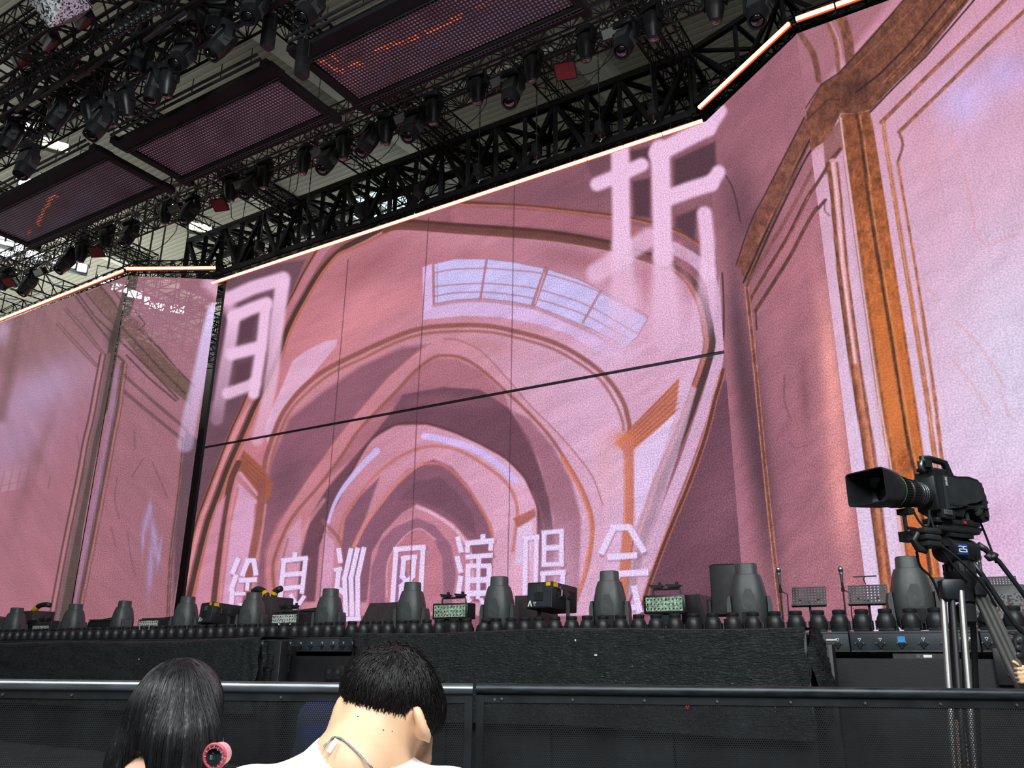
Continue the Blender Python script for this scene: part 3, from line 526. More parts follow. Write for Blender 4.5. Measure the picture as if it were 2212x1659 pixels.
def screen_mat(name, grain, see=0.0, gscale=34):
    M = bpy.data.materials.new(name); M.use_nodes = True; N = M.node_tree.nodes; L = M.node_tree.links; N.clear()
    o = N.new('ShaderNodeOutputMaterial'); e = N.new('ShaderNodeEmission'); at = N.new('ShaderNodeAttribute'); at.attribute_name = 'picture'
    tc = N.new('ShaderNodeTexCoord'); nz = N.new('ShaderNodeTexNoise'); nz.inputs['Scale'].default_value = gscale; nz.inputs['Detail'].default_value = 1.5
    L.new(tc.outputs['Object'], nz.inputs['Vector'])
    mr = N.new('ShaderNodeMapRange'); mr.inputs[1].default_value = .35; mr.inputs[2].default_value = .65; mr.inputs[3].default_value = 1-grain; mr.inputs[4].default_value = 1+grain
    L.new(nz.outputs['Fac'], mr.inputs[0])
    # seams of the cabinets the wall is made of
    br = N.new('ShaderNodeTexBrick'); br.offset = 0; br.inputs['Scale'].default_value = 1; br.inputs['Mortar Size'].default_value = .006; br.inputs['Brick Width'].default_value = .5; br.inputs['Row Height'].default_value = .5
    br.inputs['Color1'].default_value = br.inputs['Color2'].default_value = (1, 1, 1, 1); br.inputs['Mortar'].default_value = (.9, .9, .9, 1)
    sx = N.new('ShaderNodeSeparateXYZ'); cb = N.new('ShaderNodeCombineXYZ'); L.new(tc.outputs['Object'], sx.inputs[0]); L.new(sx.outputs['X'], cb.inputs['X']); L.new(sx.outputs['Z'], cb.inputs['Y']); L.new(cb.outputs[0], br.inputs['Vector'])
    mu = N.new('ShaderNodeVectorMath'); mu.operation = 'MULTIPLY'; L.new(at.outputs['Color'], mu.inputs[0]); L.new(br.outputs['Color'], mu.inputs[1])
    L.new(mu.outputs[0], e.inputs[0]); L.new(mr.outputs[0], e.inputs[1])
    if see:
        t = N.new('ShaderNodeBsdfTransparent'); t.inputs[0].default_value = (see, see, see, 1); ad = N.new('ShaderNodeAddShader')
        L.new(e.outputs[0], ad.inputs[0]); L.new(t.outputs[0], ad.inputs[1]); L.new(ad.outputs[0], o.inputs[0])
    else: L.new(e.outputs[0], o.inputs[0])
    M.cycles.emission_sampling = 'NONE'; return M
def grid(name, P0, P1, z0, z1, step, art, mt, parent, gain=1.0):
    """upright sheet of lit points from P0 to P1 (stage frame a,n) between heights z0 and z1"""
    A = np.array(S(P0[0], P0[1], 0)); B = np.array(S(P1[0], P1[1], 0)); L = np.linalg.norm(B-A); nx = int(L/step)+2; nz = int((z1-z0)/step)+2
    u, v = np.meshgrid(np.linspace(0, 1, nx), np.linspace(0, 1, nz)); u = u.ravel(); v = v.ravel()
    W = A[None]*(1-u)[:, None]+B[None]*u[:, None]; W[:, 2] = z0+(z1-z0)*v
    px, py = proj(W); p = Paint(px, py, (150, 100, 114)); art(p); np.clip(p.c, 0, 255, out=p.c)
    s = p.c/255; l = np.where(s <= .04045, s/12.92, ((s+.055)/1.055)**2.4)*gain
    me = bpy.data.meshes.new(name); n = len(u); me.vertices.add(n)
    loc = np.zeros((n, 3)); loc[:, 0] = u*L; loc[:, 2] = W[:, 2]; me.vertices.foreach_set('co', loc.ravel())
    i = (np.arange(nz-1)[:, None]*nx+np.arange(nx-1)[None]).ravel(); q = np.stack([i, i+1, i+nx+1, i+nx], 1).astype(np.int32)
    me.loops.add(q.size); me.polygons.add(len(q)); me.loops.foreach_set('vertex_index', q.ravel()); me.polygons.foreach_set('loop_start', np.arange(len(q), dtype=np.int32)*4)
    me.update(calc_edges=True)
    at = me.color_attributes.new('picture', 'FLOAT_COLOR', 'POINT'); at.data.foreach_set('color', np.hstack([l, np.ones((n, 1))]).ravel())
    me.materials.append(mt); o = bpy.data.objects.new(name, me); COL.objects.link(o); o.parent = parent
    return o
STEP = .021
def screen(label, P0, P1, art, parts, see=0, step=STEP, grain=.27, backs=True):
    A = S(P0[0], P0[1], 0); B = S(P1[0], P1[1], 0); d = (B-A).normalized(); ang = atan2(d.y, d.x); L = (B-A).length
    r = empty('led_screen', A, ang, label, 'screen')
    mt = screen_mat('lit_pixels', grain, see)
    for nm, z0, z1 in parts:
        o = grid(nm, P0, P1, z0, z1, step, art, mt, r)
        o.location = (0, 0, 0)
    mb = MB()
    if backs:
        mb.box((L/2, .1, (ZB+ZT)/2), (L-.02, .14, ZT-ZB)); mb.build('cabinet_frame', M_['black'], r)
    else:
        for k in range(int(L/.5)+1): mb.box((k*.5, .04, (ZB+ZT)/2), (.018, .05, ZT-ZB))
        for k in range(int((ZT-ZB)/.5)+1): mb.box((L/2, .04, ZB+k*.5), (L, .05, .018))
        mb.build('support_grid', M_['truss'], r)
    return r
def art_c(p): centre_art(p); p.c *= np.array([.955, .95, .955]); p.tex(.05, 60, 14, -30, 3); letters(p); titles(p); [p.st((66, 44, 50), q, 1.6, 1.4, .8, False) for q in ([(1111, 400), (1104, 845), (1096, 1300)], [(926, 470), (901, 883), (884, 1300)], [(752, 560), (723, 905), (690, 1300)])]
def art_rt(p): right_art(p, True); p.wood(); p.tex(.06, 50, 16, -55, 4); letters(p)
def art_r(p): right_art(p, False); p.wood(); p.c *= .98; p.tex(.04, 60, 20, -50, 5)
def art_l(p): left_art(p, False); p.c = (p.c*.88+np.array([134, 116, 120])*.12)*.90; p.tex(.05, 80, 20, 60, 6); letters(p)  # grey mixed into the picture stands in for haze before the left screen
def art_lt(p): left_art(p, True); p.c = (p.c*.9+np.array([134, 116, 120])*.1)*.86; p.tex(.05, 60, 16, 50, 8); letters(p)  # haze put into the colour here too
ZG = 7.46
screen('huge centre LED screen showing swirling pink arches and Chinese title text', (-16.2, 0), (0, 0), art_c, (('lower_panel', ZB, ZG-.035), ('upper_panel', ZG+.035, ZT)))
screen('angled LED screen strip between the centre screen and the right screen, mauve picture', (0, 0), (2.45, -1.75), art_rt, (('display_panel', ZB, ZT),), grain=.26)
screen('right LED screen showing an orange painted column on lilac', (2.45, -1.77), (11.5, -1.77), art_r, (('display_panel', ZB, ZT),), step=.02, grain=.16)
screen('see-through angled LED mesh screen left of the centre screen, stage rigging showing behind', (-18.75, -1.8), (-16.45, -.12), art_lt, (('display_panel', ZB, ZT),), see=.3, backs=False, step=.03)
screen('left LED screen showing a dark column and purple light patches', (-30, -1.83), (-18.75, -1.83), art_l, (('display_panel', ZB, ZT),), see=.07, backs=False, step=.032)
# ------------------------------------------------------------------ the hall: floor, roof, far walls
def roof_mat():
    M = bpy.data.materials.new('roof_sheet'); M.use_nodes = True; N = M.node_tree.nodes; L = M.node_tree.links; b = N['Principled BSDF']
    tc = N.new('ShaderNodeTexCoord'); wv = N.new('ShaderNodeTexWave'); wv.bands_direction = 'Y'; wv.inputs['Scale'].default_value = 1.15; wv.inputs['Distortion'].default_value = .15; wv.wave_profile = 'SAW'
    L.new(tc.outputs['Object'], wv.inputs['Vector']); cr = N.new('ShaderNodeValToRGB'); L.new(wv.outputs['Fac'], cr.inputs[0])
    cr.color_ramp.elements[0].color = (*lin((150, 146, 130)), 1); cr.color_ramp.elements[0].position = .0
    cr.color_ramp.elements[1].color = (*lin((126, 122, 108)), 1); cr.color_ramp.elements[1].position = .84
    e = cr.color_ramp.elements.new(.88); e.color = (*lin((74, 72, 64)), 1); e = cr.color_ramp.elements.new(.95); e.color = (*lin((176, 172, 156)), 1)
    L.new(cr.outputs[0], b.inputs['Base Color']); b.inputs['Roughness'].default_value = .75
    bp = N.new('ShaderNodeBump'); bp.inputs['Distance'].default_value = .1; bp.inputs['Strength'].default_value = .6; L.new(wv.outputs['Fac'], bp.inputs['Height']); L.new(bp.outputs[0], b.inputs['Normal']); return M
M_['floor'] = mat('dark_hall_floor', (70, 70, 72), .7, 0, .25, 2)
M_['wallgrey'] = mat('pale_hall_wall', (150, 152, 148), .8, 0, .15, .3)
M_['beam'] = mat('pale_roof_steel', (176, 174, 160), .6, 0, .08, 2)
M_['drape'] = mat('black_backdrop_cloth', (16, 15, 17), .95, 0, .4, 2, bump=.4, bscale=3, stretch=(4, 4, .3))
ZR = 21.0
def slab(name, c, d, mt): 
    mb = MB().box((0, 0, 0), d); o = mb.build(name, mt); o.location = S(*c); o.rotation_euler = (0, 0, SROT); return structure(o)
slab('floor', (-10, 0, -.1), (130, 120, .2), M_['floor'])
slab('ceiling', (-10, 0, ZR+.15), (130, 120, .3), roof_mat())
slab('wall_back', (-10, 60, ZR/2), (130, .4, ZR), M_['wallgrey']); slab('wall_left', (-75, 0, ZR/2), (.4, 120, ZR), M_['wallgrey'])
slab('wall_right', (55, 0, ZR/2), (.4, 120, ZR), M_['wallgrey']); slab('wall_front', (-10, -60, ZR/2), (130, .4, ZR), M_['wallgrey'])
slab('wall_added_backdrop', (-12, 5, 5.2), (60, .12, 10.0), M_['drape'])  # added black sheet that keeps the view behind the mesh screens dark
# pale box beams under the roof sheet, and the bright pipe runs
def roofbeam(name, p, q, r, label, mt='beam', group=None):
    mb = MB(); mb.bar(p, q, r, 4 if r > .1 else 8); o = mb.build(name, M_[mt]); return tag(o, label, 'beam' if r > .1 else 'pipe', group)
for i, a in enumerate((-34, -23.5, -15.2, -7.2, .6, 9)):
    o = roofbeam('roof_beam', S(a, -34, ZR-.35), S(a+3.5, 34, ZR-.35), .5, ['far left pale roof beam above the bright floodlights', 'pale roof beam crossing above the left black ceiling panel', 'pale roof beam seen between the hanging lights left of the middle panel', 'pale roof beam above the middle of the hanging light truss', 'pale roof beam above the right end of the lattice truss', 'rightmost pale roof beam above the right light bars'][i])
for i, n in enumerate((-11.5, 3.5)):
    o = roofbeam('roof_pipe', S(-50, n, ZR-.6), S(20, n, ZR-.6), .09, ['pale conduit pipe under the roof above the ceiling panels', 'pale conduit pipe under the roof behind the lattice truss'][i])
# ------------------------------------------------------------------ trusses
def frame2(P, Q):
    d = (Q-P); L = d.length; d.normalize(); up = Vector((0, 0, 1))
    if abs(d.z) > .9: up = Vector((0, 1, 0))
    e = up.cross(d).normalized(); up = d.cross(e); return d, e, up, L
def truss(P, Q, wd, ht, label, step=None, r=.03, name='lattice_truss', mt='truss', group=None, heavy=False):
    """box truss: P and Q are the middle of its lower face"""
    P = Vector(P); Q = Vector(Q); d, e, up, L = frame2(P, Q); root = empty(name, P, 0, label, 'truss', group)
    step = step or ht*1.0; n = max(2, round(L/step)); O = Vector((0, 0, 0))
    c = lambda i, j, t: e*(wd/2*i)+up*(ht*j)+d*(L*t)
    for i in (-1, 1):
        for j in (0, 1): MB().bar(c(i, j, 0), c(i, j, 1), r*(1.5 if heavy else 1.25), 4).build('chord', M_[mt], root)
    mb = MB(); q = r*.7 if not heavy else r
    for k in range(n+1):
        t = k/n
        for i in (-1, 1): mb.bar(c(i, 0, t), c(i, 1, t), q)
        for j in (0, 1): mb.bar(c(-1, j, t), c(1, j, t), q)
        if k < n:
            t2 = (k+1)/n; a, b = (0, 1) if k % 2 else (1, 0)
            for i in (-1, 1): mb.bar(c(i, a, t), c(i, b, t2), q)
            for j in (0, 1): mb.bar(c(-1 if a else 1, j, t), c(1 if a else -1, j, t2), q*.9)
    mb.build('lattice_bracing', M_[mt], root); return root
H = lambda h: EYE+h
# big lattice truss straight behind the top of the centre screen
truss(S(-19, 1.0, H(12.4)), S(-.4, 1.0, H(12.4)), 1.3, 1.75, 'large deep black lattice truss running above the centre screen light bars', .95, .085, heavy=True)
truss(S(-.1, .8, H(12.6)), S(4.5, -.6, H(12.6)), 1.2, 1.5, 'black lattice truss behind the top of the right angled screen', 1.1, .06, heavy=True)
truss(S(-19, 3.2, H(12.6)), S(2, 3.2, H(12.6)), 1.2, 1.6, 'second deep black lattice truss close behind the one over the centre screen', 1.0, .055, heavy=True)
def chainhoist(name, a, n, z0, z1, label, group): 
    root = empty(name, S(a, n, z0), SROT, label, 'hoist', group)
    mb = MB(); k = 0; z = .35
    while z < (z1-z0): mb.bar((0, 0, z), (0, 0, min(z+.09, z1-z0)), .012 if k % 2 else .02, 4); z += .09; k += 1
    mb.build('chain', M_['steel'], root)
    MB().box((0, 0, .17), (.2, .3, .34), bev=.05).build('motor_body', M_['black'], root, 'auto'); MB().bar((0, 0, 0), (0, 0, -.12), .02, 6).path([(0, 0, -.1), (.05, 0, -.16), (0, 0, -.22), (-.05, 0, -.18)], .015, 6).build('hook', M_['steel'], root)
    return root
gch = 'chain hoists carrying the light bars above the centre screen'
for _i, a in enumerate((-14.6, -12.6, -10.4, -8.2, -6.2, -4.4, -2.6, -1.2)): chainhoist('chain_hoist', a, -.15, H(12.35), ZR-.4, where(_i, 8, 'black chain hoist above the centre screen light bars, %s'), gch)
# hanging light truss, panel trusses, cross trusses
truss(S(-30, -2.15, H(13.15)), S(5, -2.15, H(13.15)), .5, .5, 'long slim black truss that carries the row of hanging lights', .5, .024)
truss(S(-30, -3.45, H(12.75)), S(3, -3.45, H(12.75)), .32, .4, 'slim black truss along the near edge of the hanging lights, behind the ceiling panels', .4, .02)
truss(S(-31, -6.5, H(13.3)), S(2, -6.5, H(13.3)), .55, .6, 'black truss along the outer edge of the three ceiling panels', .55, .026)
truss(S(-30, -7.35, H(12.9)), S(0, -7.35, H(12.9)), .9, 1.0, 'heavy black truss in front of the ceiling panels with large lights', .9, .045, heavy=True)
truss(S(-30, -8.75, H(12.5)), S(-6, -8.75, H(12.5)), .8, .8, 'front edge black truss carrying a row of small round lights', .8, .035)
truss(S(-29, -8.75, H(13.7)), S(-5, -8.75, H(13.7)), .6, .5, 'thin upper truss at the far top left corner', .5, .022)
for i, (a, n0, n1, z) in enumerate(((-.6, -8, .2, 13.55), (-7.5, -8.6, .2, 13.5), (-13.75, -8.6, .2, 13.5), (-20.9, -8.6, .2, 13.5))):
    for k, da in enumerate((-.26, .26)):
        truss(S(a+da, n0, H(z)), S(a+da, n1, H(z)), .34, .45, ('left ' if k == 0 else 'right ')+['of two black cross trusses beyond the right end of the patterned ceiling panel', 'of two black cross trusses between the right and middle ceiling panels', 'of two black cross trusses between the middle and left ceiling panels', 'of two black cross trusses beyond the far left ceiling panel'][i], .45, .02)
for i, a in enumerate((-18.2, -14.5, -10.8, -7.4, -4.1, -1.2, 1.8)):
    truss(S(a, -2, H(14.2)), S(a+.4, 9, H(14.2)), .4, .5, ['leftmost', 'second from left', 'third from left', 'middle', 'third from right', 'second from right', 'rightmost'][i]+' of the slim trusses running back under the roof behind the hanging lights', .5, .02)
for i, n in enumerate((2.6, 5.5)): truss(S(-30, n, H(14.6)), S(3, n, H(14.6)), .5, .6, ['slim truss under the roof just behind the large lattice truss', 'slim truss under the roof farther behind the large lattice truss'][i], .6, .022)
# dense rigging at far left
for i, (a, n, z, a2, n2, z2) in enumerate(((-34, 3, 12.8, -18, 2.2, 12.8), (-36, 6, 13.4, -17, 6, 13.4), (-26, -4, 13.2, -26, 8, 13.2), (-32, -9, 13.4, -32, 8, 13.2), (-23, 1, 12.9, -23, 9, 12.9), (-40, 0, 12.3, -17.5, 9, 12.3), (-29, -9, 13.0, -29, 8, 13.2), (-38, -6, 13.0, -22, -6, 13.6), (-22, 10, 7.6, -14, 7, 10.8))):
    truss(S(a, n, H(z)), S(a2, n2, H(z2)), .7, .8, ['rigging truss above the left screen, first behind its light bars', 'rigging truss above the left screen, farther back', 'cross truss over the left screen near its corner', 'leftmost long cross truss of the rigging', 'short cross truss behind the left corner of the screens', 'slanting truss behind the left screen', 'second long cross truss from the left', 'truss at the left edge near the bright floodlight', 'sloping truss seen through the see-through mesh screen'][i], .75, .03)
truss(S(-29, -.9, H(14.3)), S(3, -.9, H(14.3)), .45, .5, 'slim truss high between the hanging lights and the large lattice truss', .5, .022)
truss(S(-29, 8.5, H(14.2)), S(3, 8.5, H(14.2)), .6, .7, 'slim truss farthest back under the roof', .7, .026)
# trusses and light bars over the screens
barmat = emit('hot_orange_tube', (255, 205, 150), 3.2); edgemat = emit('orange_tube_edge', (255, 100, 50), 1.1, False)
def run(A, B, z, nseg, wt, label_t, label_b, group, off):
    A = S(A[0], A[1], z); B = S(B[0], B[1], z); d = (B-A).normalized(); e = Vector((0, 0, 1)).cross(d); L = (B-A).length
    back = -e if (e.dot(UN) < 0) else e
    truss(A+back*(.35+wt/2), B+back*(.35+wt/2), wt, .45, label_t, .45, .022)
    for k in range(nseg):
        r = empty('light_bar', A+d*(L*k/nseg), atan2(d.y, d.x), where(k, nseg, label_b+', %s'), 'light', group); l = L/nseg-.035
        MB().bar((0, 0, 0), (l, 0, 0), .042, 10).build('glowing_tube', barmat, r, 'auto')
        sg = 1 if back.dot(e) > 0 else -1; mb = MB().box((l/2, sg*.02, .05), (l, .05, .022)); mb.box((l/2, sg*.035, -.045), (l, .04, .022)); mb.box((l/2, sg*.05, 0), (l, .02, .11)); mb.build('diffuser_edge', edgemat, r)
        mb = MB().box((l/2, (1 if back.dot(e) > 0 else -1)*.07, .0), (l, .05, .16)); mb.box((.2, (1 if back.dot(e) > 0 else -1)*.2, .1), (.04, .26, .03)); mb.box((l-.2, (1 if back.dot(e) > 0 else -1)*.2, .1), (.04, .26, .03)); mb.build('housing', M_['black'], r)
zc = ZT+.03
run((-16.9, -.02), (-.05, -.02), zc, 17, .3, 'slim truss right behind the centre screen light bars', 'orange-white glowing light bar along the top edge of the centre screen', 'light bars along the top of the centre screen', 0)
zz = H(12.28)
P_ = [(sa(atz(x, y, zz)), sn(atz(x, y, zz))) for x, y in ((1510, 232), (1706, 49), (1719, 41), (1990, -55), (467, 578), (273, 580), (266, 584), (-250, 790))]
run(P_[0], P_[1], zz, 3, .45, 'slim truss over the right angled screen, behind its light bars', 'orange-white glowing light bar above the right angled screen', 'light bars above the right angled screen', 0)
run(P_[2], P_[3], zz, 3, .45, 'slim truss over the right screen, behind its light bars', 'orange-white glowing light bar above the right screen', 'light bars above the right screen', 0)
run(P_[5], P_[4], zz, 3, .45, 'slim truss over the left see-through screen, behind its light bars', 'orange-white glowing light bar above the see-through mesh screen', 'light bars above the see-through mesh screen', 0)
run(P_[7], P_[6], zz, 14, .45, 'slim truss over the left screen, behind its light bars', 'orange-white glowing light bar above the left screen', 'light bars above the left screen', 0)
# dark post in the gap left of the centre screen
mb = MB().box((0, 0, (ZB+ZT)/2), (.16, .12, ZT-ZB)); o = mb.build('screen_post', M_['black']); o.location = S(-16.32, .12, 0); o.rotation_euler = (0, 0, SROT); tag(o, 'tall black post in the gap at the left end of the centre screen', 'post')
# ------------------------------------------------------------------ ceiling LED panels (facing down)
def dots_mat(name, tint, glow):
    M = bpy.data.materials.new(name); M.use_nodes = True; N = M.node_tree.nodes; L = M.node_tree.links; b = N['Principled BSDF']
    tc = N.new('ShaderNodeTexCoord'); mp = N.new('ShaderNodeMapping'); mp.inputs['Scale'].default_value = (1/.085,)*3; L.new(tc.outputs['Object'], mp.inputs[0])
    fr = N.new('ShaderNodeVectorMath'); fr.operation = 'FRACTION'; L.new(mp.outputs[0], fr.inputs[0]); sb = N.new('ShaderNodeVectorMath'); sb.operation = 'SUBTRACT'; sb.inputs[1].default_value = (.5, .5, 0); L.new(fr.outputs[0], sb.inputs[0])
    m2 = N.new('ShaderNodeVectorMath'); m2.operation = 'MULTIPLY'; m2.inputs[1].default_value = (1, 1, 0); L.new(sb.outputs[0], m2.inputs[0])
    ln = N.new('ShaderNodeVectorMath'); ln.operation = 'LENGTH'; L.new(m2.outputs[0], ln.inputs[0]); mr = N.new('ShaderNodeMapRange'); mr.inputs[1].default_value = .24; mr.inputs[2].default_value = .36; mr.inputs[3].default_value = 1; mr.inputs[4].default_value = 0; L.new(ln.outputs['Value'], mr.inputs[0])
    mx = N.new('ShaderNodeMix'); mx.data_type = 'RGBA'; mx.inputs['A'].default_value = (*lin((20, 15, 18)), 1); mx.inputs['B'].default_value = (*lin(tint), 1); L.new(mr.outputs[0], mx.inputs['Factor']); L.new(mx.outputs['Result'], b.inputs['Base Color'])
    at = N.new('ShaderNodeAttribute'); at.attribute_name = 'picture'; mu = N.new('ShaderNodeMix'); mu.data_type = 'RGBA'; mu.inputs['A'].default_value = (0, 0, 0, 1); L.new(mr.outputs[0], mu.inputs['Factor']); L.new(at.outputs['Color'], mu.inputs['B'])
    ad = N.new('ShaderNodeMath'); ad.operation = 'MULTIPLY'; ad.inputs[1].default_value = glow; L.new(mr.outputs[0], ad.inputs[0])
    L.new(at.outputs['Color'], b.inputs['Emission Color']); L.new(ad.outputs[0], b.inputs['Emission Strength']); b.inputs['Roughness'].default_value = .45
    M.cycles.emission_sampling = 'NONE'; return M
def ceiling_panel(a0, a1, n0, n1, z, label, base, marks, blue):
    r = empty('ceiling_led_panel', S(a0, n0, z), SROT, label, 'screen'); W, D = a1-a0, n1-n0
    nx, ny = int(W/.04), int(D/.04); X, Y = np.meshgrid(np.linspace(0, W, nx), np.linspace(0, D, ny)); X = X.ravel(); Y = Y.ravel()
    pts = np.array(S(a0, n0, z))[None]+np.array(UA)[None]*X[:, None]+np.array(UN)[None]*Y[:, None]; px, py = proj(pts)
    p = Paint(px, py, base); n1_ = vnoise(px/45, py/30, 3)*.6+vnoise(px/16, py/12, 9)*.4
    p.c *= (.72+.7*n1_)[:, None]
    for P in blue: p.st((92, 92, 124), P, 30, 26, .5, True)
    for P in marks:
        Q = crom(P, 14); k = np.array([(q[0]+random.uniform(-3, 3), q[1]+random.uniform(-4, 4)) for q in Q]); p.st((255, 120, 70), k, 3.6, 2.2, 1, False); p.st((120, 56, 44), Q, 14, 14, .45, False)
    s_ = np.clip(p.c, 0, 255)/255; l = np.where(s_ <= .04045, s_/12.92, ((s_+.055)/1.055)**2.4)
    hot = p.c[:, 0] > 150; l[hot] *= 3
    me = bpy.data.meshes.new('led_face'); n = len(X); me.vertices.add(n); loc = np.stack([X, Y, np.zeros(n)], 1); me.vertices.foreach_set('co', loc.ravel())
    i = (np.arange(ny-1)[:, None]*nx+np.arange(nx-1)[None]).ravel(); q = np.stack([i, i+nx, i+nx+1, i+1], 1).astype(np.int32)
    me.loops.add(q.size); me.polygons.add(len(q)); me.loops.foreach_set('vertex_index', q.ravel()); me.polygons.foreach_set('loop_start', np.arange(len(q), dtype=np.int32)*4); me.update(calc_edges=True)
    at = me.color_attributes.new('picture', 'FLOAT_COLOR', 'POINT'); at.data.foreach_set('color', np.hstack([l, np.ones((n, 1))]).ravel())
    me.materials.append(PANM); o = bpy.data.objects.new('led_face', me); COL.objects.link(o); o.parent = r
    mb = MB(); mb.box((W/2, D/2, .1), (W+.1, D+.1, .14))
    mb.build('cabinet_back', M_['black'], r)
    mb = MB()
    for y, wd in ((-.24, .42), (D+.16, .26)): mb.box((W/2, y, .02), (W+.5, wd, .16))
    for x in (-.12, W+.12): mb.box((x, D/2-.06, .02), (.2, D+1.0, .15))
    mb.build('border_frame', M_['drape'], r)
    mb = MB()
    for y in (-.06, D+.12): 
        mb.box((W/2, y-.035, -.07), (W+.3, .012, .02)); mb.box((W/2, y+.035, -.07), (W+.3, .012, .02))
        for k in range(int(W/.09)): mb.box((k*.09+.04, y, -.07), (.02, .06, .015))
    mb.build('perforated_rail', M_['trussgrey'], r)
    mb = MB()
    for k, y in enumerate((-.62, -.72)): mb.bar((-.1, y, .08+k*.05), (W+.1, y, .08+k*.05), .035, 8)
    for k in range(int(W/1.0)+1): mb.bar((k*1.0, -.62, .1), (k*1.0, -.62, .5), .012, 6)
    mb.build('hanging_pipe', M_['trussgrey'], r, 'auto'); return r
PANM = dots_mat('ceiling_pixel_dots', (46, 38, 40), .55)
zp = H(12.5)
ceiling_panel(-13.28, -8.07, -5.55, -4.12, zp, 'middle dark ceiling LED panel, plain maroon dots', (104, 78, 92), [], [])
ceiling_panel(-6.95, -1.3, -5.6, -4.08, zp, 'right ceiling LED panel with orange squiggles and bluish writing', (112, 82, 94), [[(684, 124), (706, 138), (728, 152), (745, 152)], [(716, 113), (733, 132)], [(755, 141), (772, 137), (785, 142)], [(810, 110), (840, 98), (870, 90), (905, 78)], [(918, 70), (945, 62), (975, 44), (996, 34)], [(1030, 17), (1050, 10)]], [[(800, 185), (830, 155), (860, 120)], [(905, 125), (935, 92)], [(975, 85), (1010, 45)], [(1050, 62), (1085, 25)], [(1100, 45), (1180, 18)]])
ceiling_panel(-20.7, -14.3, -5.62, -4.15, zp, 'left dark ceiling LED panel with a thin orange squiggle', (78, 70, 80), [[(60, 506), (68, 494)], [(82, 483), (92, 462), (103, 443), (110, 428), (124, 424)]], [[(115, 500), (150, 470), (190, 440)]])
# ------------------------------------------------------------------ lights hanging under the roof
def clamp_part(r, top):
    mb = MB(); mb.box((0, 0, -.03), (.1, .05, .08)); mb.path([(-.04, 0, 0), (-.05, 0, .05), (0, 0, .09), (.05, 0, .05), (.04, 0, 0)], .012, 6); mb.build('clamp', M_['steel'], r)
def make_beam():            # tapered head, narrow lens end down
    r = empty('narrow_moving_light', (0, 0, 0)); clamp_part(r, 0)
    MB().box((0, 0, -.13), (.36, .26, .13), bev=.04).build('base', M_['movingdark'], r, 'auto')
    for s in (-1, 1):
        mb = MB(); mb.prism([(s*.17, -.19), (s*.21, -.21), (s*.215, -.42), (s*.19, -.48), (s*.16, -.44), (s*.155, -.24)], -.06, .06); mb.build('yoke_arm', M_['movingdark'], r, 'auto')
    h = MB().lathe([(.07, -.24), (.13, -.25), (.155, -.30), (.16, -.42), (.145, -.55), (.11, -.68), (.095, -.76), (.08, -.77)], 18, sq=.6).build('lamp_head', M_['movingdark'], r, 'auto')
    mb = MB()
    for k in range(8): 
        a = 2*pi*k/8; mb.bar((.158*cos(a), .158*sin(a), -.33), (.15*cos(a), .15*sin(a), -.5), .012, 4)
    mb.build('cooling_ridge', M_['black'], h)
    MB().lathe([(.075, -.765), (.06, -.775), (.03, -.782)], 16).build('lens', M_['glass'], h, True); return r
def make_spot():            # long cylinder with a big tilted lens
    r = empty('round_moving_light', (0, 0, 0)); clamp_part(r, 0)
    MB().box((0, 0, -.13), (.4, .3, .14), bev=.04).build('base', M_['movingdark'], r, 'auto')
    for s in (-1, 1):
        mb = MB(); mb.prism([(s*.18, -.19), (s*.235, -.21), (s*.24, -.46), (s*.2, -.52), (s*.17, -.46), (s*.17, -.24)], -.07, .07); mb.build('yoke_arm', M_['movingdark'], r, 'auto')
    Mx = T(0, 0, -.44)@Rx(-24)
    h = MB().lathe([(.1, .24), (.165, .2), (.175, .05), (.175, -.2), (.16, -.34), (.15, -.42), (.12, -.42), (.115, -.38)], 20, Mx, sq=.3).build('lamp_head', M_['movingdark'], r, 'auto')
    MB().lathe([(.118, -.4), (.09, -.415), (.05, -.43), (.01, -.436)], 18, Mx).build('lens', M_['glass'], h, True)
    MB().box((0, -.17, -.02), (.24, .03, .3), Mx).box((.17, 0, -.05), (.03, .18, .28), Mx).build('side_panel', M_['moving'], h); return r
M_['panelface'] = mat('pale_strobe_face', (150, 158, 150), .35, 0, .1, 30); M_['panelred'] = mat('dark_red_housing_face', (120, 34, 40), .6)  # red is the plain colour of these faces
def make_strobe():
    r = empty('strobe_light', (0, 0, 0)); mb = MB(); mb.path([(-.26, 0, -.2), (-.26, 0, -.05), (0, 0, 0), (.26, 0, -.05), (.26, 0, -.2)], .014, 6); mb.build('bracket', M_['steel'], r)
    Mx = T(0, 0, -.26)@Rx(38); MB().box((0, 0, 0), (.5, .2, .24), Mx, bev=.02).build('housing', M_['black'], r, 'auto')
    MB().box((0, -.105, .0), (.46, .012, .2), Mx).build('strobe_face', M_['panelface'], r); MB().box((0, -.02, -.124), (.44, .15, .01), Mx).build('underside', M_['panelred'], r); return r
def make_square():
    r = empty('square_wash_light', (0, 0, 0)); MB().path([(-.3, 0, -.3), (-.3, 0, -.08), (0, 0, 0), (.3, 0, -.08), (.3, 0, -.3)], .016, 6).build('bracket', M_['steel'], r)
    Mx = T(0, 0, -.32)@Rz(25)@Rx(-30); MB().box((0, 0, 0), (.5, .42, .2), Mx, taper=(.6, .6)).build('housing', M_['black'], r); MB().box((0, 0, -.105), (.44, .36, .014), Mx).build('red_face', M_['panelred'], r)
    MB().box((.15, -.2, .1), (.2, .05, .14), Mx).build('heat_sink', M_['trussgrey'], r); return r
TB, TS, TQ, TW = make_beam(), make_spot(), make_strobe(), make_square(); used = set()
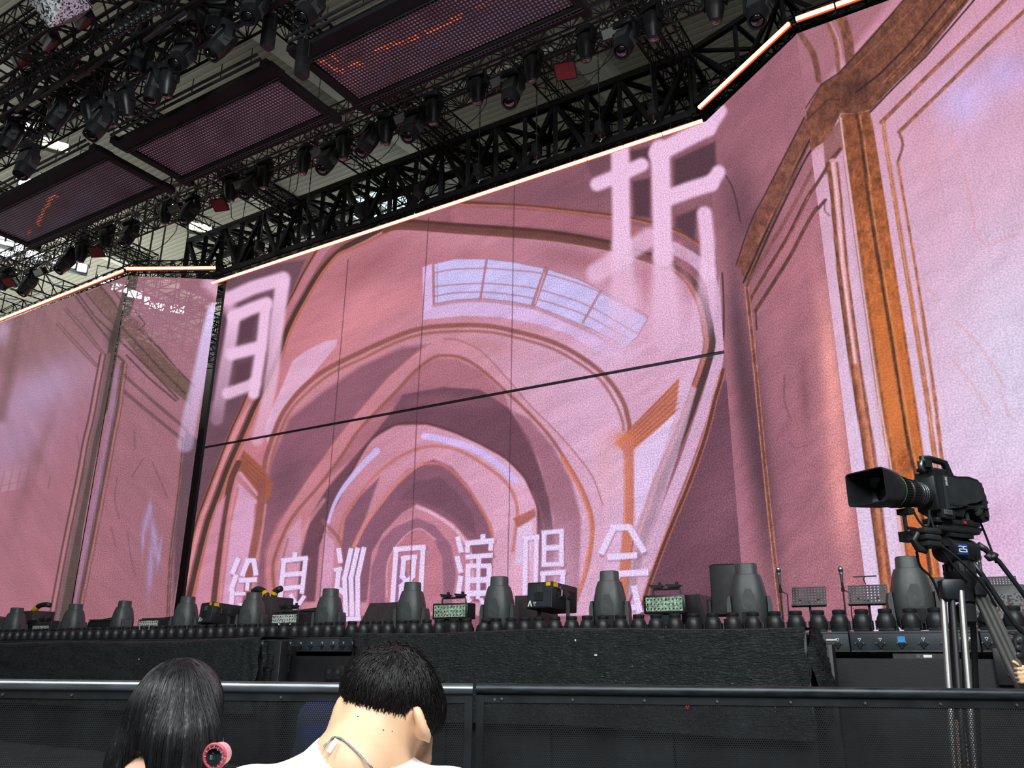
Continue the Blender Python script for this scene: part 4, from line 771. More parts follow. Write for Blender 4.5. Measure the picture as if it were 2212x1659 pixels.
def place(tmpl, x, y, n, dz, label, group, rz=0, rx=0, cat='light', sc=1):
    o = tmpl if tmpl.name not in used else copy_tree(tmpl); used.add(tmpl.name)
    p = atn(x, y, n); o.location = p+Vector((0, 0, dz)); o.rotation_euler = (radians(rx), 0, SROT+radians(rz)); o.scale = (sc,)*3; tag(o, label, cat, group); return o
LN = -2.35
beams = sorted([(1544, 17), (1407, 55), (1267, 104), (1153, 152), (1031, 196), (934, 240), (832, 285), (740, 318), (655, 352), (569, 382), (498, 412), (355, 462), (228, 515), (178, 548), (10, 610)])
spots = sorted([(1639, 20), (1353, 92), (1105, 196), (896, 280), (800, 310), (712, 350), (548, 405), (412, 458), (278, 508), (62, 615), (150, 570)])
for i, (x, y) in enumerate(beams): place(TB, x, y, LN, .6, where(i, len(beams), 'narrow-nosed moving light on the hanging-light truss, %s'), 'narrow-nosed lights on the hanging-light truss', random.uniform(-25, 25), random.uniform(-5, 5), sc=1.22)
for i, (x, y) in enumerate(spots): place(TS, x, y, LN, .6, where(i, len(spots), 'thick-barrelled light with round lens on the hanging-light truss, %s'), 'thick-barrelled lights on the hanging-light truss', random.uniform(-25, 10), random.uniform(-6, 6), sc=1.22)
strobes = sorted([(1325, 68), (1082, 172), (872, 252), (690, 325), (523, 395), (381, 448), (88, 586)])
for i, (x, y) in enumerate(strobes): place(TQ, x, y, LN, .24, where(i, len(strobes), 'flat pale-faced box light on the hanging-light truss, %s'), 'flat box lights on the hanging-light truss', random.uniform(-6, 6))
squares = sorted([(1222, 148), (477, 438), (211, 540), (22, 605)])
for i, (x, y) in enumerate(squares): place(TW, x, y, LN, .3, where(i, len(squares), 'square wash light with dark red face hung on a bracket, %s'), 'square wash lights with red faces', random.uniform(-10, 10))
# front trusses: bigger lights, blinders and the line of small round lights
fs = sorted([(421, 18), (486, 92), (676, 20), (398, 128), (322, 178), (290, 115), (215, 262), (125, 245), (20, 290), (55, 345), (470, 40), (550, 20)])
for i, (x, y) in enumerate(fs): place(TS, x, y, -7.2 if x > 300 else -7.5, .5, where(i, len(fs), 'large dark moving light under the heavy front truss, %s'), 'large lights under the heavy front truss', random.uniform(-40, 30), random.uniform(-8, 18), sc=1.15)
fb = sorted([(360, 175), (180, 235), (228, 240), (262, 215), (300, 60)])
for i, (x, y) in enumerate(fb): place(TB, x, y, -7.4, .5, where(i, len(fb), 'narrow dark moving light under the heavy front truss, %s'), 'narrow lights under the heavy front truss', random.uniform(-40, 30), random.uniform(-8, 18), sc=1.1)
wb = sorted([(182, 38), (108, 86), (46, 122), (118, 28)])
for i, (x, y) in enumerate(wb): place(TQ, x, y, -8.9, .24, where(i, len(wb), 'pale-faced box light at the top left front truss, %s'), 'pale-faced box lights on the front edge truss', -10, 0)
def make_ball():
    r = empty('small_round_light', (0, 0, 0)); mb = MB(); mb.box((0, 0, .02), (.1, .1, .08)); mb.build('base', M_['black'], r)
    MB().lathe([(.03, -.01), (.085, -.04), (.105, -.1), (.09, -.17), (.05, -.19)], 14).build('ball_head', M_['movingdark'], r, True); MB().lathe([(.06, -.185), (.04, -.2), (.01, -.205)], 12).build('lens', M_['glass'], r, True); return r
TBall = make_ball(); nb = 30
for i in range(nb):
    t = 1-i/(nb-1); place(TBall, 345-345*t, 16+196*t, -8.35, .1, where(i, nb, 'small round light on the front edge truss, %s'), 'row of small round lights on the front edge truss', random.uniform(-30, 30))
# tall black box lights hanging vertically between the panels
def make_tall():
    r = empty('tall_box_light', (0, 0, 0)); clamp_part(r, 0); MB().box((0, 0, -.5), (.2, .26, .85), bev=.03).build('box_body', M_['black'], r, 'auto'); mb = MB().path([(-.14, 0, -.1), (-.14, 0, -.5)], .012, 6); mb.path([(.14, 0, -.1), (.14, 0, -.5)], .012, 6); mb.build('side_bracket', M_['trussgrey'], r); MB().bar((0, 0, .05), (0, 0, 1.6), .02, 6).build('drop_rod', M_['trussgrey'], r); return r
TT = make_tall()
for i, (x, y) in enumerate(((208, 248), (581, 68), (655, 128))): place(TT, x, y, -6.6 if i else -7, .5, ['tall black box light hanging left of the middle ceiling panel', 'tall black box light hanging above the corner of the middle ceiling panel', 'tall black box light hanging between the right and middle ceiling panels'][i], 'tall box lights between the ceiling panels')
# angled grey brackets under the heavy front truss
for i, (x, y) in enumerate(((35, 240), (165, 172), (312, 88), (90, 210))):
    p = atn(x, y, -8.0); r = empty('angle_bracket', p, SROT, where(i, 4, 'grey angled outrigger bracket below the front truss, %s'), 'bracket', 'outrigger brackets on the front truss'); mb = MB(); mb.bar((0, 0, 0), (1.3, 0, .12), .045); mb.bar((0, 0, 0), (.25, .3, .75), .025); mb.bar((.05, 0, 0), (.5, .3, .75), .025); mb.build('bracket_arm', M_['trussgrey'], r)
# floodlights of the hall
FLD = emit('floodlight_glow', (235, 245, 255), 14); FLY = emit('warm_floodlight_glow', (255, 252, 200), 14)
fl = [(45, 270, 17.5, 1), (120, 313, 17, 2), (193, 355, 16, 0), (362, 445, 17, 0), (433, 492, 17.5, 2), (137, 566, 16, 1), (170, 577, 16, 0), (12, 520, 18, 0), (40, 535, 18, 0), (75, 552, 17, 0), (5, 548, 17, 1), (228, 606, 17, 0), (258, 622, 16, 0), (284, 634, 16, 1), (306, 648, 16, 0), (330, 660, 16, 1), (382, 668, 15, 0), (820, 477, 19, 1), (850, 470, 19, 1), (60, 395, 18, 0)]
fl.sort()
def flood(x, y, z, kind, i, n):
    z = min(z, ZR-1.2); p = atz(x, y, z); d = (p-EY).length; r = empty('floodlight', p, 0, where(i, n, 'bright white hall floodlight glaring down from the roof, %s'), 'light', 'hall floodlights under the roof')
    v = (EY-p); r.rotation_euler = (0, 0, atan2(v.x, -v.y)); k = d/30.
    MB().box((0, .12*k, 0), (.55*k*(1.5 if kind else 1), .2*k, .34*k), bev=.03).build('housing', M_['trussgrey'], r, 'auto')
    MB().box((0, -.02*k, -.0), (.46*k*(1.5 if kind else 1), .03, .26*k)).build('lamp_face', FLY if kind == 2 else FLD, r)
    MB().path([(-.3*k, .1, .1), (-.3*k, .1, .5*k), (.3*k, .1, .5*k), (.3*k, .1, .1)], .02*k, 6).build('yoke', M_['steel'], r); MB().bar((0, .1, .45*k), (0, .1, max(.6, ZR-z-.03)), .03*k, 6).build('drop_rod', M_['trussgrey'], r)
for i, q in enumerate(fl): flood(*q, i, len(fl))
# pale ducts and white-lit fittings near the skylight gap above the centre screen
r = empty('roof_vent_box', atz(835, 478, ZR-1.3), SROT, 'bright white lit roof opening just above the centre screen light bars', 'vent'); MB().box((0, 0, .5), (2.6, 2.4, .5)).build('lit_panel', emit('bright_roof_opening', (215, 240, 245), 1.3, False), r); MB().box((.2, 0, .2), (.25, 2.6, .2)).build('cross_bar', M_['beam'], r)
# hanging glitter gem
def gem():
    p = atn(120, 6, -9.6); r = empty('hanging_gem', p, .4, 'large silver glitter faceted gem hanging at the top left corner', 'decoration')
    M = bpy.data.materials.new('silver_glitter'); M.use_nodes = True; N = M.node_tree.nodes; L = M.node_tree.links; b = N['Principled BSDF']; tc = N.new('ShaderNodeTexCoord'); vo = N.new('ShaderNodeTexVoronoi'); vo.inputs['Scale'].default_value = 34; L.new(tc.outputs['Object'], vo.inputs['Vector'])
    cr = N.new('ShaderNodeValToRGB'); cr.color_ramp.interpolation = 'CONSTANT'; sx = N.new('ShaderNodeSeparateXYZ'); L.new(vo.outputs['Color'], sx.inputs[0]); L.new(sx.outputs['X'], cr.inputs[0])
    cr.color_ramp.elements[0].color = (.03, .03, .035, 1); cr.color_ramp.elements[1].color = (.75, .77, .78, 1); cr.color_ramp.elements[1].position = .45; e = cr.color_ramp.elements.new(.25); e.color = (.3, .31, .32, 1)
    L.new(cr.outputs[0], b.inputs['Base Color']); b.inputs['Metallic'].default_value = .3; b.inputs['Roughness'].default_value = .3
    vs = []; n = 6
    for rad, z in ((.33, .62), (.62, .25), (.64, .12)): vs += [(rad*cos(2*pi*k/n), rad*sin(2*pi*k/n), z) for k in range(n)]
    vs.append((0, 0, -.62)); fs = [tuple(range(n))]+[(L*n+k, L*n+n+k, L*n+n+(k+1) % n, L*n+(k+1) % n) for L in range(2) for k in range(n)]+[(2*n+k, 3*n, 2*n+(k+1) % n) for k in range(n)]
    mb = MB(); mb.v = vs; mb.f = [f[::-1] for f in fs]; mb.build('gem_facets', M, r)
    mb = MB()
    for k in range(n): mb.bar(vs[2*n+k], vs[2*n+(k+1) % n], .012, 5); mb.bar(vs[k], vs[n+k], .012, 5)
    mb.build('dark_seam', M_['black'], r); MB().bar((0, 0, .6), (0, 0, 4), .01, 5).build('hanging_wire', M_['steel'], r)
gem()
# loose cables drooping below the hanging-light truss
for i, (x0, y0, x1, y1, sag) in enumerate(((430, 470, 520, 500, .5), (560, 400, 640, 410, .4), (760, 330, 860, 300, .5), (1180, 190, 1320, 110, .55), (1240, 160, 1345, 90, .3), (300, 530, 380, 500, .4), (500, 470, 620, 440, .5), (940, 262, 1050, 225, .45))):
    A = atn(x0, y0, -2.0); B = atn(x1, y1, -2.2); mb = MB(); zt_ = H(13.2); Pc = [A.lerp(B, t/10)+Vector((0, 0, -sag*4*(t/10)*(1-t/10))) for t in range(11)]; tA = S(sa(A), -2.15, max(zt_, A.z+.1)); tB = S(sa(B), -2.15, max(zt_, B.z+.1)); mb.path([tA]+Pc+[tB], .012, 5); o = mb.build('drooping_cable', M_['rubber']); tag(o, where(i, 8, 'thin black cable drooping between the hanging lights, %s'), 'cable', 'drooping cables on the hanging-light truss')
# added fill lamps standing in for bounced light on the roof (aimed up from the far left)
for i, (a, n, z, e) in enumerate(((-38, 4, 9, 3000), (-29, 14, 10, 1700), (-34, -16, 9, 2300))):
    q = S(a, n, z); area('added_roof_fill', q, q+Vector((.01, 0, 10)), 4, e, (.95, 1, .97))
# ------------------------------------------------------------------ stage front
RN = sn(atz(1800, 1365, 1.63)); ZC = 1.43      # row depth and deck height
def Sx(x, n, z, y=1390):                       # point on depth n above picture column x
    p = atn(x, y, n); return S(sa(p), n, z)
o = MB().box((0, 0, 0), (46, 9, ZC-.12)).build('stage_platform', mat('black_stage_deck', (24, 24, 26), .6, 0, .3, 3)); o.location = S(-12, RN-.1+4.5, (ZC-.12)/2+.0); o.rotation_euler = (0, 0, SROT); tag(o, 'black stage platform carrying the long row of lights', 'stage')
o = MB().box((0, 0, 0), (46, 8.4, .12)).build('stage_deck', M_['black']); o.location = S(-12, RN+.12+4.2, ZC-.06); o.rotation_euler = (0, 0, SROT); tag(o, 'thin black deck layer on top of the stage platform', 'stage')
HX = [2193, 2138, 2079, 2024, 1969, 1915, 1864, 1815, 1769, 1721, 1675, 1628, 1584, 1541, 1499, 1459, 1418, 1380, 1341, 1303, 1269, 1235, 1199, 1165, 1134, 1104, 1072, 1042, 1008, 980, 949, 922, 895, 868, 839, 813, 787, 761, 734, 710, 686, 661, 638, 615, 591, 569, 546, 524, 501, 479, 458, 436, 415]
x = 415.0; s_ = 21.0
while x > -30: x -= s_; s_ = max(15.5, s_-.25); HX.append(x)
HX = HX[::-1]; HX += [2252]
def make_small():
    r = empty('small_moving_light', (0, 0, 0)); MB().box((0, 0, .015), (.15, .16, .03), bev=.01).build('base', M_['movingdark'], r, 'auto')
    for s in (-1, 1): MB().box((s*.094, 0, .06), (.012, .07, .09), bev=.005).build('yoke_arm', M_['movingdark'], r, 'auto')
    h = MB().lathe([(.05, .0), (.08, .015), (.089, .05), (.089, .105), (.083, .13), (.072, .158), (.062, .172), (.066, .177), (.067, .21), (.058, .218), (.05, .214)], 22).build('lamp_head', M_['black'], r, 'auto')
    mb = MB()
    for row in range(3):
        for k in range(-6, 7):
            a = radians(-90+k*11+row*5); q = (.0885*cos(a), .0885*sin(a), .05+row*.018); mb.box((0, 0, 0), (.007, .004, .007), T(*q)@Rz(degrees_(a)+90))
    mb.build('vent_hole', M_['rubber'], h); MB().lathe([(.05, .213), (.03, .216), (.005, .218)], 14).build('lens', M_['glass'], h, True); return r
def degrees_(a): return a*180/pi
TSm = make_small(); n = len(HX); gs = 'long row of small black moving lights along the stage edge'
for i, x in enumerate(HX):
    o = TSm if i == 0 else copy_tree(TSm); o.location = Sx(x, RN, ZC+.2, 1350); k = (1042, 1418, 1380)
    o.rotation_euler = (0, radians(18) if abs(x-1042) < 2 else 0, SROT+random.uniform(-.12, .12))
    tag(o, where(i, n, 'small black moving light in the stage edge row, %s'), 'light', gs)
    if abs(x-1042) < 2: o['label'] = 'small black moving light leaning over to the right in the stage edge row'
# cases under the row, each with latches
def tri(mb, x, z, s, y): mb.prism([(x-s, z+s*.8), (x+s, z+s*.8), (x, z-s)], y, y-.003)
def make_case(L, nl):
    r = empty('light_case', (0, 0, 0)); MB().box((0, 0, .1), (L-.012, .26, .196), bev=.008).build('case_body', mat_case, r, 'auto')
    mb = MB(); mb.box((0, -.132, .182), (L-.02, .006, .01)); mb.box((0, -.132, .01), (L-.02, .006, .014)); mb.build('edge_profile', M_['trussgrey'], r)
    for k in range(nl):
        x = -L/2+(k+.5)*L/nl; mb = MB(); mb.box((x, -.138, .075), (.05, .014, .03)); mb.box((x, -.145, .055), (.022, .014, .03)); q = mb.build('latch', M_['rubber'], r)
        mb = MB(); mb.bar((x-.038, -.14, .085), (x-.038, -.155, .085), .008, 8); mb.bar((x+.038, -.14, .085), (x+.038, -.155, .085), .008, 8); mb.build('bolt', M_['silver'], q)
        mb = MB(); tri(mb, x, .118, .017, -.1315); mb.build('warning_triangle', M_['white'], q); mb = MB(); tri(mb, x, .119, .010, -.1345); mb.build('triangle_centre', M_['black'], q)
    return r
mat_case = mat('scuffed_black_case', (44, 50, 54), .55, .1, .3, 5, bump=.1, bscale=80)
ends = [2300, 2122, 1842, 1790-228, 1350, 1170, 1010, 870, 745, 608, 500, 400, 310, 225, 150, 80, 15, -45]
for i in range(len(ends)-1):
    p = Sx(ends[i+1], RN-.02, ZC, 1400); q = Sx(ends[i], RN-.02, ZC, 1400); L = (q-p).length; r = make_case(L, 6 if L < 2 else 6); r.location = (p+q)/2; r.rotation_euler = (0, 0, SROT)
    tag(r, where(len(ends)-2-i, len(ends)-1, 'scuffed black case with latches under the small stage lights, %s'), 'case', 'black cases under the small stage lights')
p = atn(1947, 1381, RN-.16); o = MB().box((0, 0, 0), (.07, .003, .055)).box((.0, -.002, -.04), (.025, .003, .03)).build('blue_tape', M_['blue']); o.location = p; o.rotation_euler = (0, 0, SROT); tag(o, 'scrap of blue tape stuck on a stage case', 'tape')
for i, (x, y, w, c) in enumerate(((1797, 1382, .11, 'white'), (2085, 1379, .09, 'white'), (975, 1392, .1, 'white'))):
    o = MB().box((0, 0, 0), (w, .003, .014)).build('tape_strip', M_['white']); o.location = atn(x, y, RN-.156); o.rotation_euler = (0, 0, SROT); tag(o, ['strip of white tape beside the draped speaker on a stage case', 'strip of white tape behind the camera tripod legs on a stage case', 'strip of white tape on the case nearer the middle'][i], 'tape')
# grey drawn plate and lower fascia of the stage
for i, (x0, x1, y0, y1) in enumerate(((1930, 2040, 1412, 1423), (634, 682, 1417, 1424))):
    p = atn(x0, y1, RN-.18); q = atn(x1, y0, RN-.18); L = abs(sa(q)-sa(p)); h = q.z-p.z; r = empty('hinge_plate', p, SROT, ['long grey metal plate with a round hole and white tag under the right cases', 'small grey metal plate with a white tag below the cases between the two drapes'][i], 'plate')
    MB().box((L/2, 0, h/2), (L, .03, h)).build('metal_plate', M_['trussgrey'], r); mb = MB().bar((L*.5, -.012, h/2), (L*.5, -.02, h/2), h*.38, 16); mb.build('round_hole', M_['silver'], r); MB().box((L*.68, -.018, h*.5), (L*.16, .006, h*.5)).build('white_tag', M_['white'], r)
zf = atn(2100, 1424, RN-.3).z
o = MB().box((0, 0, zf/2), (46, .5, zf), bev=.01).build('stage_skirt', mat('worn_black_skirt', (24, 26, 28), .6, 0, .25, 3, bump=.1, bscale=60)); o.location = S(-12, RN-.35, 0); o.rotation_euler = (0, 0, SROT); tag(o, 'long low worn black box running along the foot of the stage', 'box')
r = empty('socket_box', atn(725, 1455, RN-.62), SROT, 'black socket box with two round outlets below the cases between the drapes', 'socket'); MB().box((0, 0, 0), (.34, .06, .2), bev=.01).build('box_body', M_['black'], r, 'auto')
for s in (-1, 1):
    q = MB().box((s*.08, -.034, -.01), (.1, .012, .13)).build('socket_plate', M_['rubber'], r); MB().bar((s*.08, -.04, .02), (s*.08, -.05, .02), .032, 14).build('outlet_ring', M_['steel'], q)
r = empty('socket_box', atn(2180, 1440, RN-.62), SROT, 'black socket box at the right edge behind the tripod leg', 'socket'); MB().box((0, 0, 0), (.22, .06, .3), bev=.01).build('box_body', M_['black'], r, 'auto'); mb = MB(); [mb.bar((.0, -.03, z), (0, -.045, z), .02, 10) for z in (-.06, .0, .07)]; mb.build('outlet_ring', M_['steel'], r)
# ------------------------------------------------------------------ big moving lights
def make_big():
    r = empty('large_moving_light', (0, 0, 0)); MB().box((0, 0, .09), (.44, .38, .18), bev=.05).build('base', M_['moving'], r, 'auto')
    for s in (-1, 1):
        mb = MB(); mb.prism([(s*.17, .15), (s*.22, .15), (s*.25, .30), (s*.25, .46), (s*.235, .53), (s*.205, .54), (s*.195, .3)], -.09, .09); mb.build('yoke_arm', M_['moving'], r, 'auto')
    h = MB().lathe([(.09, .2), (.14, .205), (.17, .24), (.195, .34), (.202, .45), (.196, .56), (.172, .67), (.145, .745), (.126, .75), (.12, .765), (.116, .85), (.108, .86), (.1, .85)], 28, sq=.7, sy=.92).build('lamp_head', M_['moving'], r, 'auto')
    MB().lathe([(.1, .852), (.06, .858), (.01, .86)], 18).build('lens', M_['glass'], h, True)
    mb = MB(); mb.prism([(-.075, .25), (.075, .25), (.08, .38), (-.08, .38)], -.175, -.197); mb.build('vent_grille', M_['rubber'], h)
    mb = MB(); mb.prism([(-.07, .4), (.07, .4), (.085, .5), (.03, .6), (-.03, .6), (-.085, .5)], -.15, -.183); mb.build('raised_badge_panel', M_['moving'], h, 'auto'); return r
TBg = make_big(); bx = [(38, 1313), (165, 1305), (271, 1298), (407, 1289), (550, 1280), (715, 1272), (892, 1258), (1079, 1246), (1316, 1234), (1612, 1218), (1958, 1203)]
for i, (x, y) in enumerate(bx):
    o = TBg if i == 0 else copy_tree(TBg); p = atn(x, y, RN+.42); o.location = S(sa(p), RN+.42, ZC); o.rotation_euler = (0, 0, SROT+radians([25, 20, -15, 25, 20, 15, 12, 8, 12, 14, 16][i]))
    o.scale = (1, 1, min(1.15, (p.z-ZC)/.86)); tag(o, ['leftmost', 'second from left', 'third from left', 'fourth from left', 'fifth from left', 'sixth of eleven', 'fifth from right', 'fourth from right', 'third from right', 'second from right', 'rightmost'][i]+' of the large upright moving lights standing behind the stage edge row', 'light', 'large upright moving lights on the stage')
# another head seen from behind, next to the second from right
def back_head(x, y):
    r = empty('box_moving_light', Sx(x, RN+.75, ZC), SROT+.1, 'boxy dark moving light seen from behind, left of a large moving light', 'light'); MB().box((0, 0, .1), (.4, .34, .2), bev=.05).build('base', M_['black'], r, 'auto'); H_ = atn(x, y, RN+.75).z-ZC
    MB().box((0, 0, H_-.3), (.32, .3, .6), bev=.03).build('lamp_head', M_['black'], r, 'auto')
    for s in (-1, 1): MB().box((s*.2, 0, .36), (.06, .16, .5), bev=.02).build('yoke_arm', M_['black'], r, 'auto')
    MB().box((.05, -.155, .3), (.14, .01, .16)).build('vent_grille', M_['rubber'], r)
back_head(1577, 1220)
# laser projectors
def laser(x, y, n, s, rz, label, logo):
    p = atn(x, y, n); r = empty('laser_projector', S(sa(p), n, ZC), SROT+radians(rz), label, 'projector'); zc = p.z-ZC; W, D, Hh = .44*s, .62*s, .36*s; Mx = T(0, 0, zc)@Rx(-4)
    MB().box((0, 0, 0), (W, D, Hh), Mx, bev=.015).build('housing', M_['black'], r, 'auto')
    f = MB().box((0, -D/2-.004, 0), (W-.04, .008, Hh-.04), Mx).build('front_plate', mat_case, r)
    MB().box((0, -D/2-.01, .08*s), (.07*s, .012, .08*s), Mx).build('aperture', M_['silver'], f); MB().box((-.0, -D/2-.01, -.02*s), (.15*s, .01, .11*s), Mx).build('aperture_cover', M_['rubber'], f)
    mb = MB(); 
    if logo:
        ox, oz = -W/2+.07*s, -Hh/2+.06*s; mb.prism([(ox-.035, oz-.03), (ox-.018, oz-.03), (ox, oz+.02), (ox+.018, oz-.03), (ox+.035, oz-.03), (ox+.006, oz+.045), (ox-.006, oz+.045)], -D/2-.009, -D/2-.013, Mx)
        for k in range(3): mb.box((ox+.075+k*.0, -D/2-.011, oz+.02-k*.018), (.05-.01*k, .004, .006), Mx)
        mb.build('letter_a_logo', M_['white'], f)
    MB().box((W/2+.002, -D/2+.07, Hh/2-.035), (.004, .09, .05), Mx).box((W/2-.06, -D/2-.009, Hh/2-.03), (.07, .004, .045), Mx).build('yellow_sticker', M_['yellow'], r)
    mb = MB()
    for k in range(9): mb.box((W/2+.003, -.12*s+(k % 3)*0, -.13*s+k*.028*s), (.006, .2*s, .01), Mx)
    mb.box((W/2+.001, 0, 0), (.004, .5*s, .012), Mx)
    for k in range(9): mb.box((W/2+.003, .17*s, -.13*s+k*.028*s), (.006, .2*s, .01), Mx)
    mb.build('cooling_slot', M_['rubber'], r)
    for s_ in (-1, 1): q_ = MB().box((s_*(W/2+.03), .02, zc/2+.02), (.016, .06, zc+.05)).build('yoke_arm', M_['trussgrey'], r); MB().bar((s_*(W/2+.0), .02, zc), (s_*(W/2+.08), .02, zc), .03, 10).build('pivot_knob', M_['rubber'], q_)
    MB().box((0, .02, .01), (W+.09, .08, .03)).build('yoke_base', M_['trussgrey'], r)
    mb = MB().path([Mx@Vector(q) for q in ((W/2, -.14, .1), (W/2+.05, -.14, .07), (W/2+.05, -.14, .0), (W/2, -.14, -.02))], .009, 6); mb.path([Mx@Vector(q) for q in ((W/2, -.14, .1), (W/2+.06, -.2, .1))], .006, 6); mb.build('safety_hook', M_['silver'], r)
laser(1193, 1292, RN+.5, .92, -7, 'black laser projector box with a white letter A logo, beside the large drape centre', True)
laser(478, 1328, RN+.7, .95, -12, 'black laser projector box with yellow sticker at the left part of the stage', True)
# LED strobe panels with bright grids of diodes
def led_panel_mat(name, c1, c2):
    M = bpy.data.materials.new(name); M.use_nodes = True; N = M.node_tree.nodes; L = M.node_tree.links; b = N['Principled BSDF']; tc = N.new('ShaderNodeTexCoord'); vo = N.new('ShaderNodeTexVoronoi'); vo.inputs['Scale'].default_value = 60; vo.inputs['Randomness'].default_value = .6; L.new(tc.outputs['Object'], vo.inputs['Vector'])
    cr = N.new('ShaderNodeValToRGB'); cr.color_ramp.interpolation = 'CONSTANT'; sx = N.new('ShaderNodeSeparateXYZ'); L.new(vo.outputs['Color'], sx.inputs[0]); L.new(sx.outputs['X'], cr.inputs[0]); cr.color_ramp.elements[0].color = (*lin(c1), 1); cr.color_ramp.elements[1].color = (*lin(c2), 1); cr.color_ramp.elements[1].position = .55
    e = cr.color_ramp.elements.new(.85); e.color = (*lin((120, 70, 64)), 1)
    L.new(cr.outputs[0], b.inputs['Base Color']); b.inputs['Roughness'].default_value = .4; return M
LP1 = led_panel_mat('green_circuit_face', (120, 158, 132), (176, 200, 178)); LP2 = led_panel_mat('pale_diode_face', (176, 190, 180), (206, 214, 204))
def strobe_panel(x0, x1, y0, y1, n, mt, label, top=True, rz=0):
    p = atn((x0+x1)/2, (y0+y1)/2, n); h = atn(x0, y0, n).z-atn(x0, y1, n).z; W = abs(sa(atn(x1, y1, n))-sa(atn(x0, y1, n))); r = empty('diode_strobe_light', S(sa(p), n, ZC), SROT+radians(rz), label, 'light'); z = p.z-ZC
    MB().box((0, .1, z), (W+.07, .2, h+.05), bev=.012).build('housing', M_['black'], r, 'auto')
    f = MB().box((0, -.003, z), (W, .01, h)).build('diode_face', mt, r); dm = MB().box((0, 0, 0), (.011, .006, .016)).box((.004, 0, .006), (.014, .006, .005)).mesh('diode', M_['rubber'])
    for i in range(10):
        for j in range(3): q = bpy.data.objects.new('diode', dm); COL.objects.link(q); q.parent = f; q.location = (-W/2+(i+.5)*W/10, -.010, z-h/2+(j+.5)*h/3)
    MB().box((0, .1, (z-h/2)/2), (W*.6, .14, max(.04, z-h/2-.02))).build('support_block', M_['black'], r)
    if top:
        mb = MB(); mb.path([(-W*.36, .08, z+h/2), (-W*.36, .08, z+h/2+.09), (-W*.3, .08, z+h/2+.1), (W*.38, .08, z+h/2+.1), (W*.42, .08, z+h/2)], .014, 8); mb.build('carry_handle', M_['black'], r)
        mb = MB()
        for s in (-.25, .22): mb.box((W*s, .08, z+h/2+.13), (.14, .05, .035), Ry(0)); mb.bar((W*s-.1, .08, z+h/2+.15), (W*s+.1, .08, z+h/2+.13), .012, 6); mb.box((W*s+.04, .08, z+h/2+.16), (.03, .03, .04))
        mb.build('clamp', M_['black'], r)
    return r
strobe_panel(1395, 1474, 1290, 1320, RN+.25, LP1, 'strobe panel with a green circuit face and handle on top, right of centre')
strobe_panel(938, 1005, 1307, 1333, RN+.25, LP1, 'strobe panel with a greenish diode face left of centre, above small stage lights')
strobe_panel(588, 640, 1328, 1350, RN+.25, LP2, 'strobe panel with a pale diode face beside a large moving light, left part of stage')
strobe_panel(299, 340, 1341, 1362, RN+.3, LP2, 'strobe panel with a pale diode face before the low flat box, far left', False)
strobe_panel(70, 104, 1352, 1368, RN+.3, LP2, 'strobe panel with a pale diode face nearest the left edge')
# wedge monitors and low flat boxes
def wedge(x0, x1, yt, n, flip, label, mt='brownbox'):
    A = atn(x0, yt, n); B = atn(x1, yt, n); W = abs(sa(B)-sa(A)); h = A.z-ZC; r = empty('wedge_monitor', S(min(sa(A), sa(B))+W/2, n, ZC), SROT, label, 'speaker')
    w2 = W/2; P = [(-w2, 0), (w2, 0), (w2, h), (-w2*.35, h), (-w2*.95, h*.35)]
    if flip: P = [(-x, z) for x, z in P][::-1]
    MB().prism(P, 0, .5).build('cabinet', M_[mt], r, 'auto'); MB().box((0 if not flip else -.05, -.006, h*.3), (.12, .012, .07)).build('handle_recess', M_['rubber'], r)
wedge(768, 865, 1304, RN+.7, False, 'brown-grey wedge monitor speaker left of a large moving light, middle of stage')
wedge(1112, 1180, 1287, RN+1.0, True, 'brown-grey wedge monitor behind the laser projector with the letter A')
wedge(1470, 1530, 1285, RN+.7, True, 'dark grey wedge monitor right of the green strobe panel', 'black')
wedge(420, 452, 1335, RN+.8, False, 'small dark wedge monitor left of the left laser projector', 'black')
wedge(52, 80, 1340, RN+.9, False, 'small dark wedge speaker near the left end of the stage', 'black')
for i, (x0, x1, y, n) in enumerate(((180, 232, 1333, 1.2), (292, 380, 1330, 1.0), (575, 685, 1312, 1.0))):
    A = atn(x0, y, RN+n); B = atn(x1, y, RN+n); W = sa(B)-sa(A); r = empty('low_screen_box', S(sa(A)+W/2, RN+n, ZC), SROT, ['black slanted prompter box behind the far left small lights', 'black slanted prompter box between two large moving lights at left', 'black slanted prompter box behind the pale strobe panel'][i], 'prompter'); h = A.z-ZC
    MB().prism([(-W/2, 0), (W/2, 0), (W/2-.1*W, h), (-W/2, h*.9)], 0, .08, Rx(-12)).build('slanted_panel', M_['black'], r); MB().box((0, -.01, h*.93), (W*.9, .02, .03), Rx(-12)).build('top_rail', M_['trussgrey'], r)
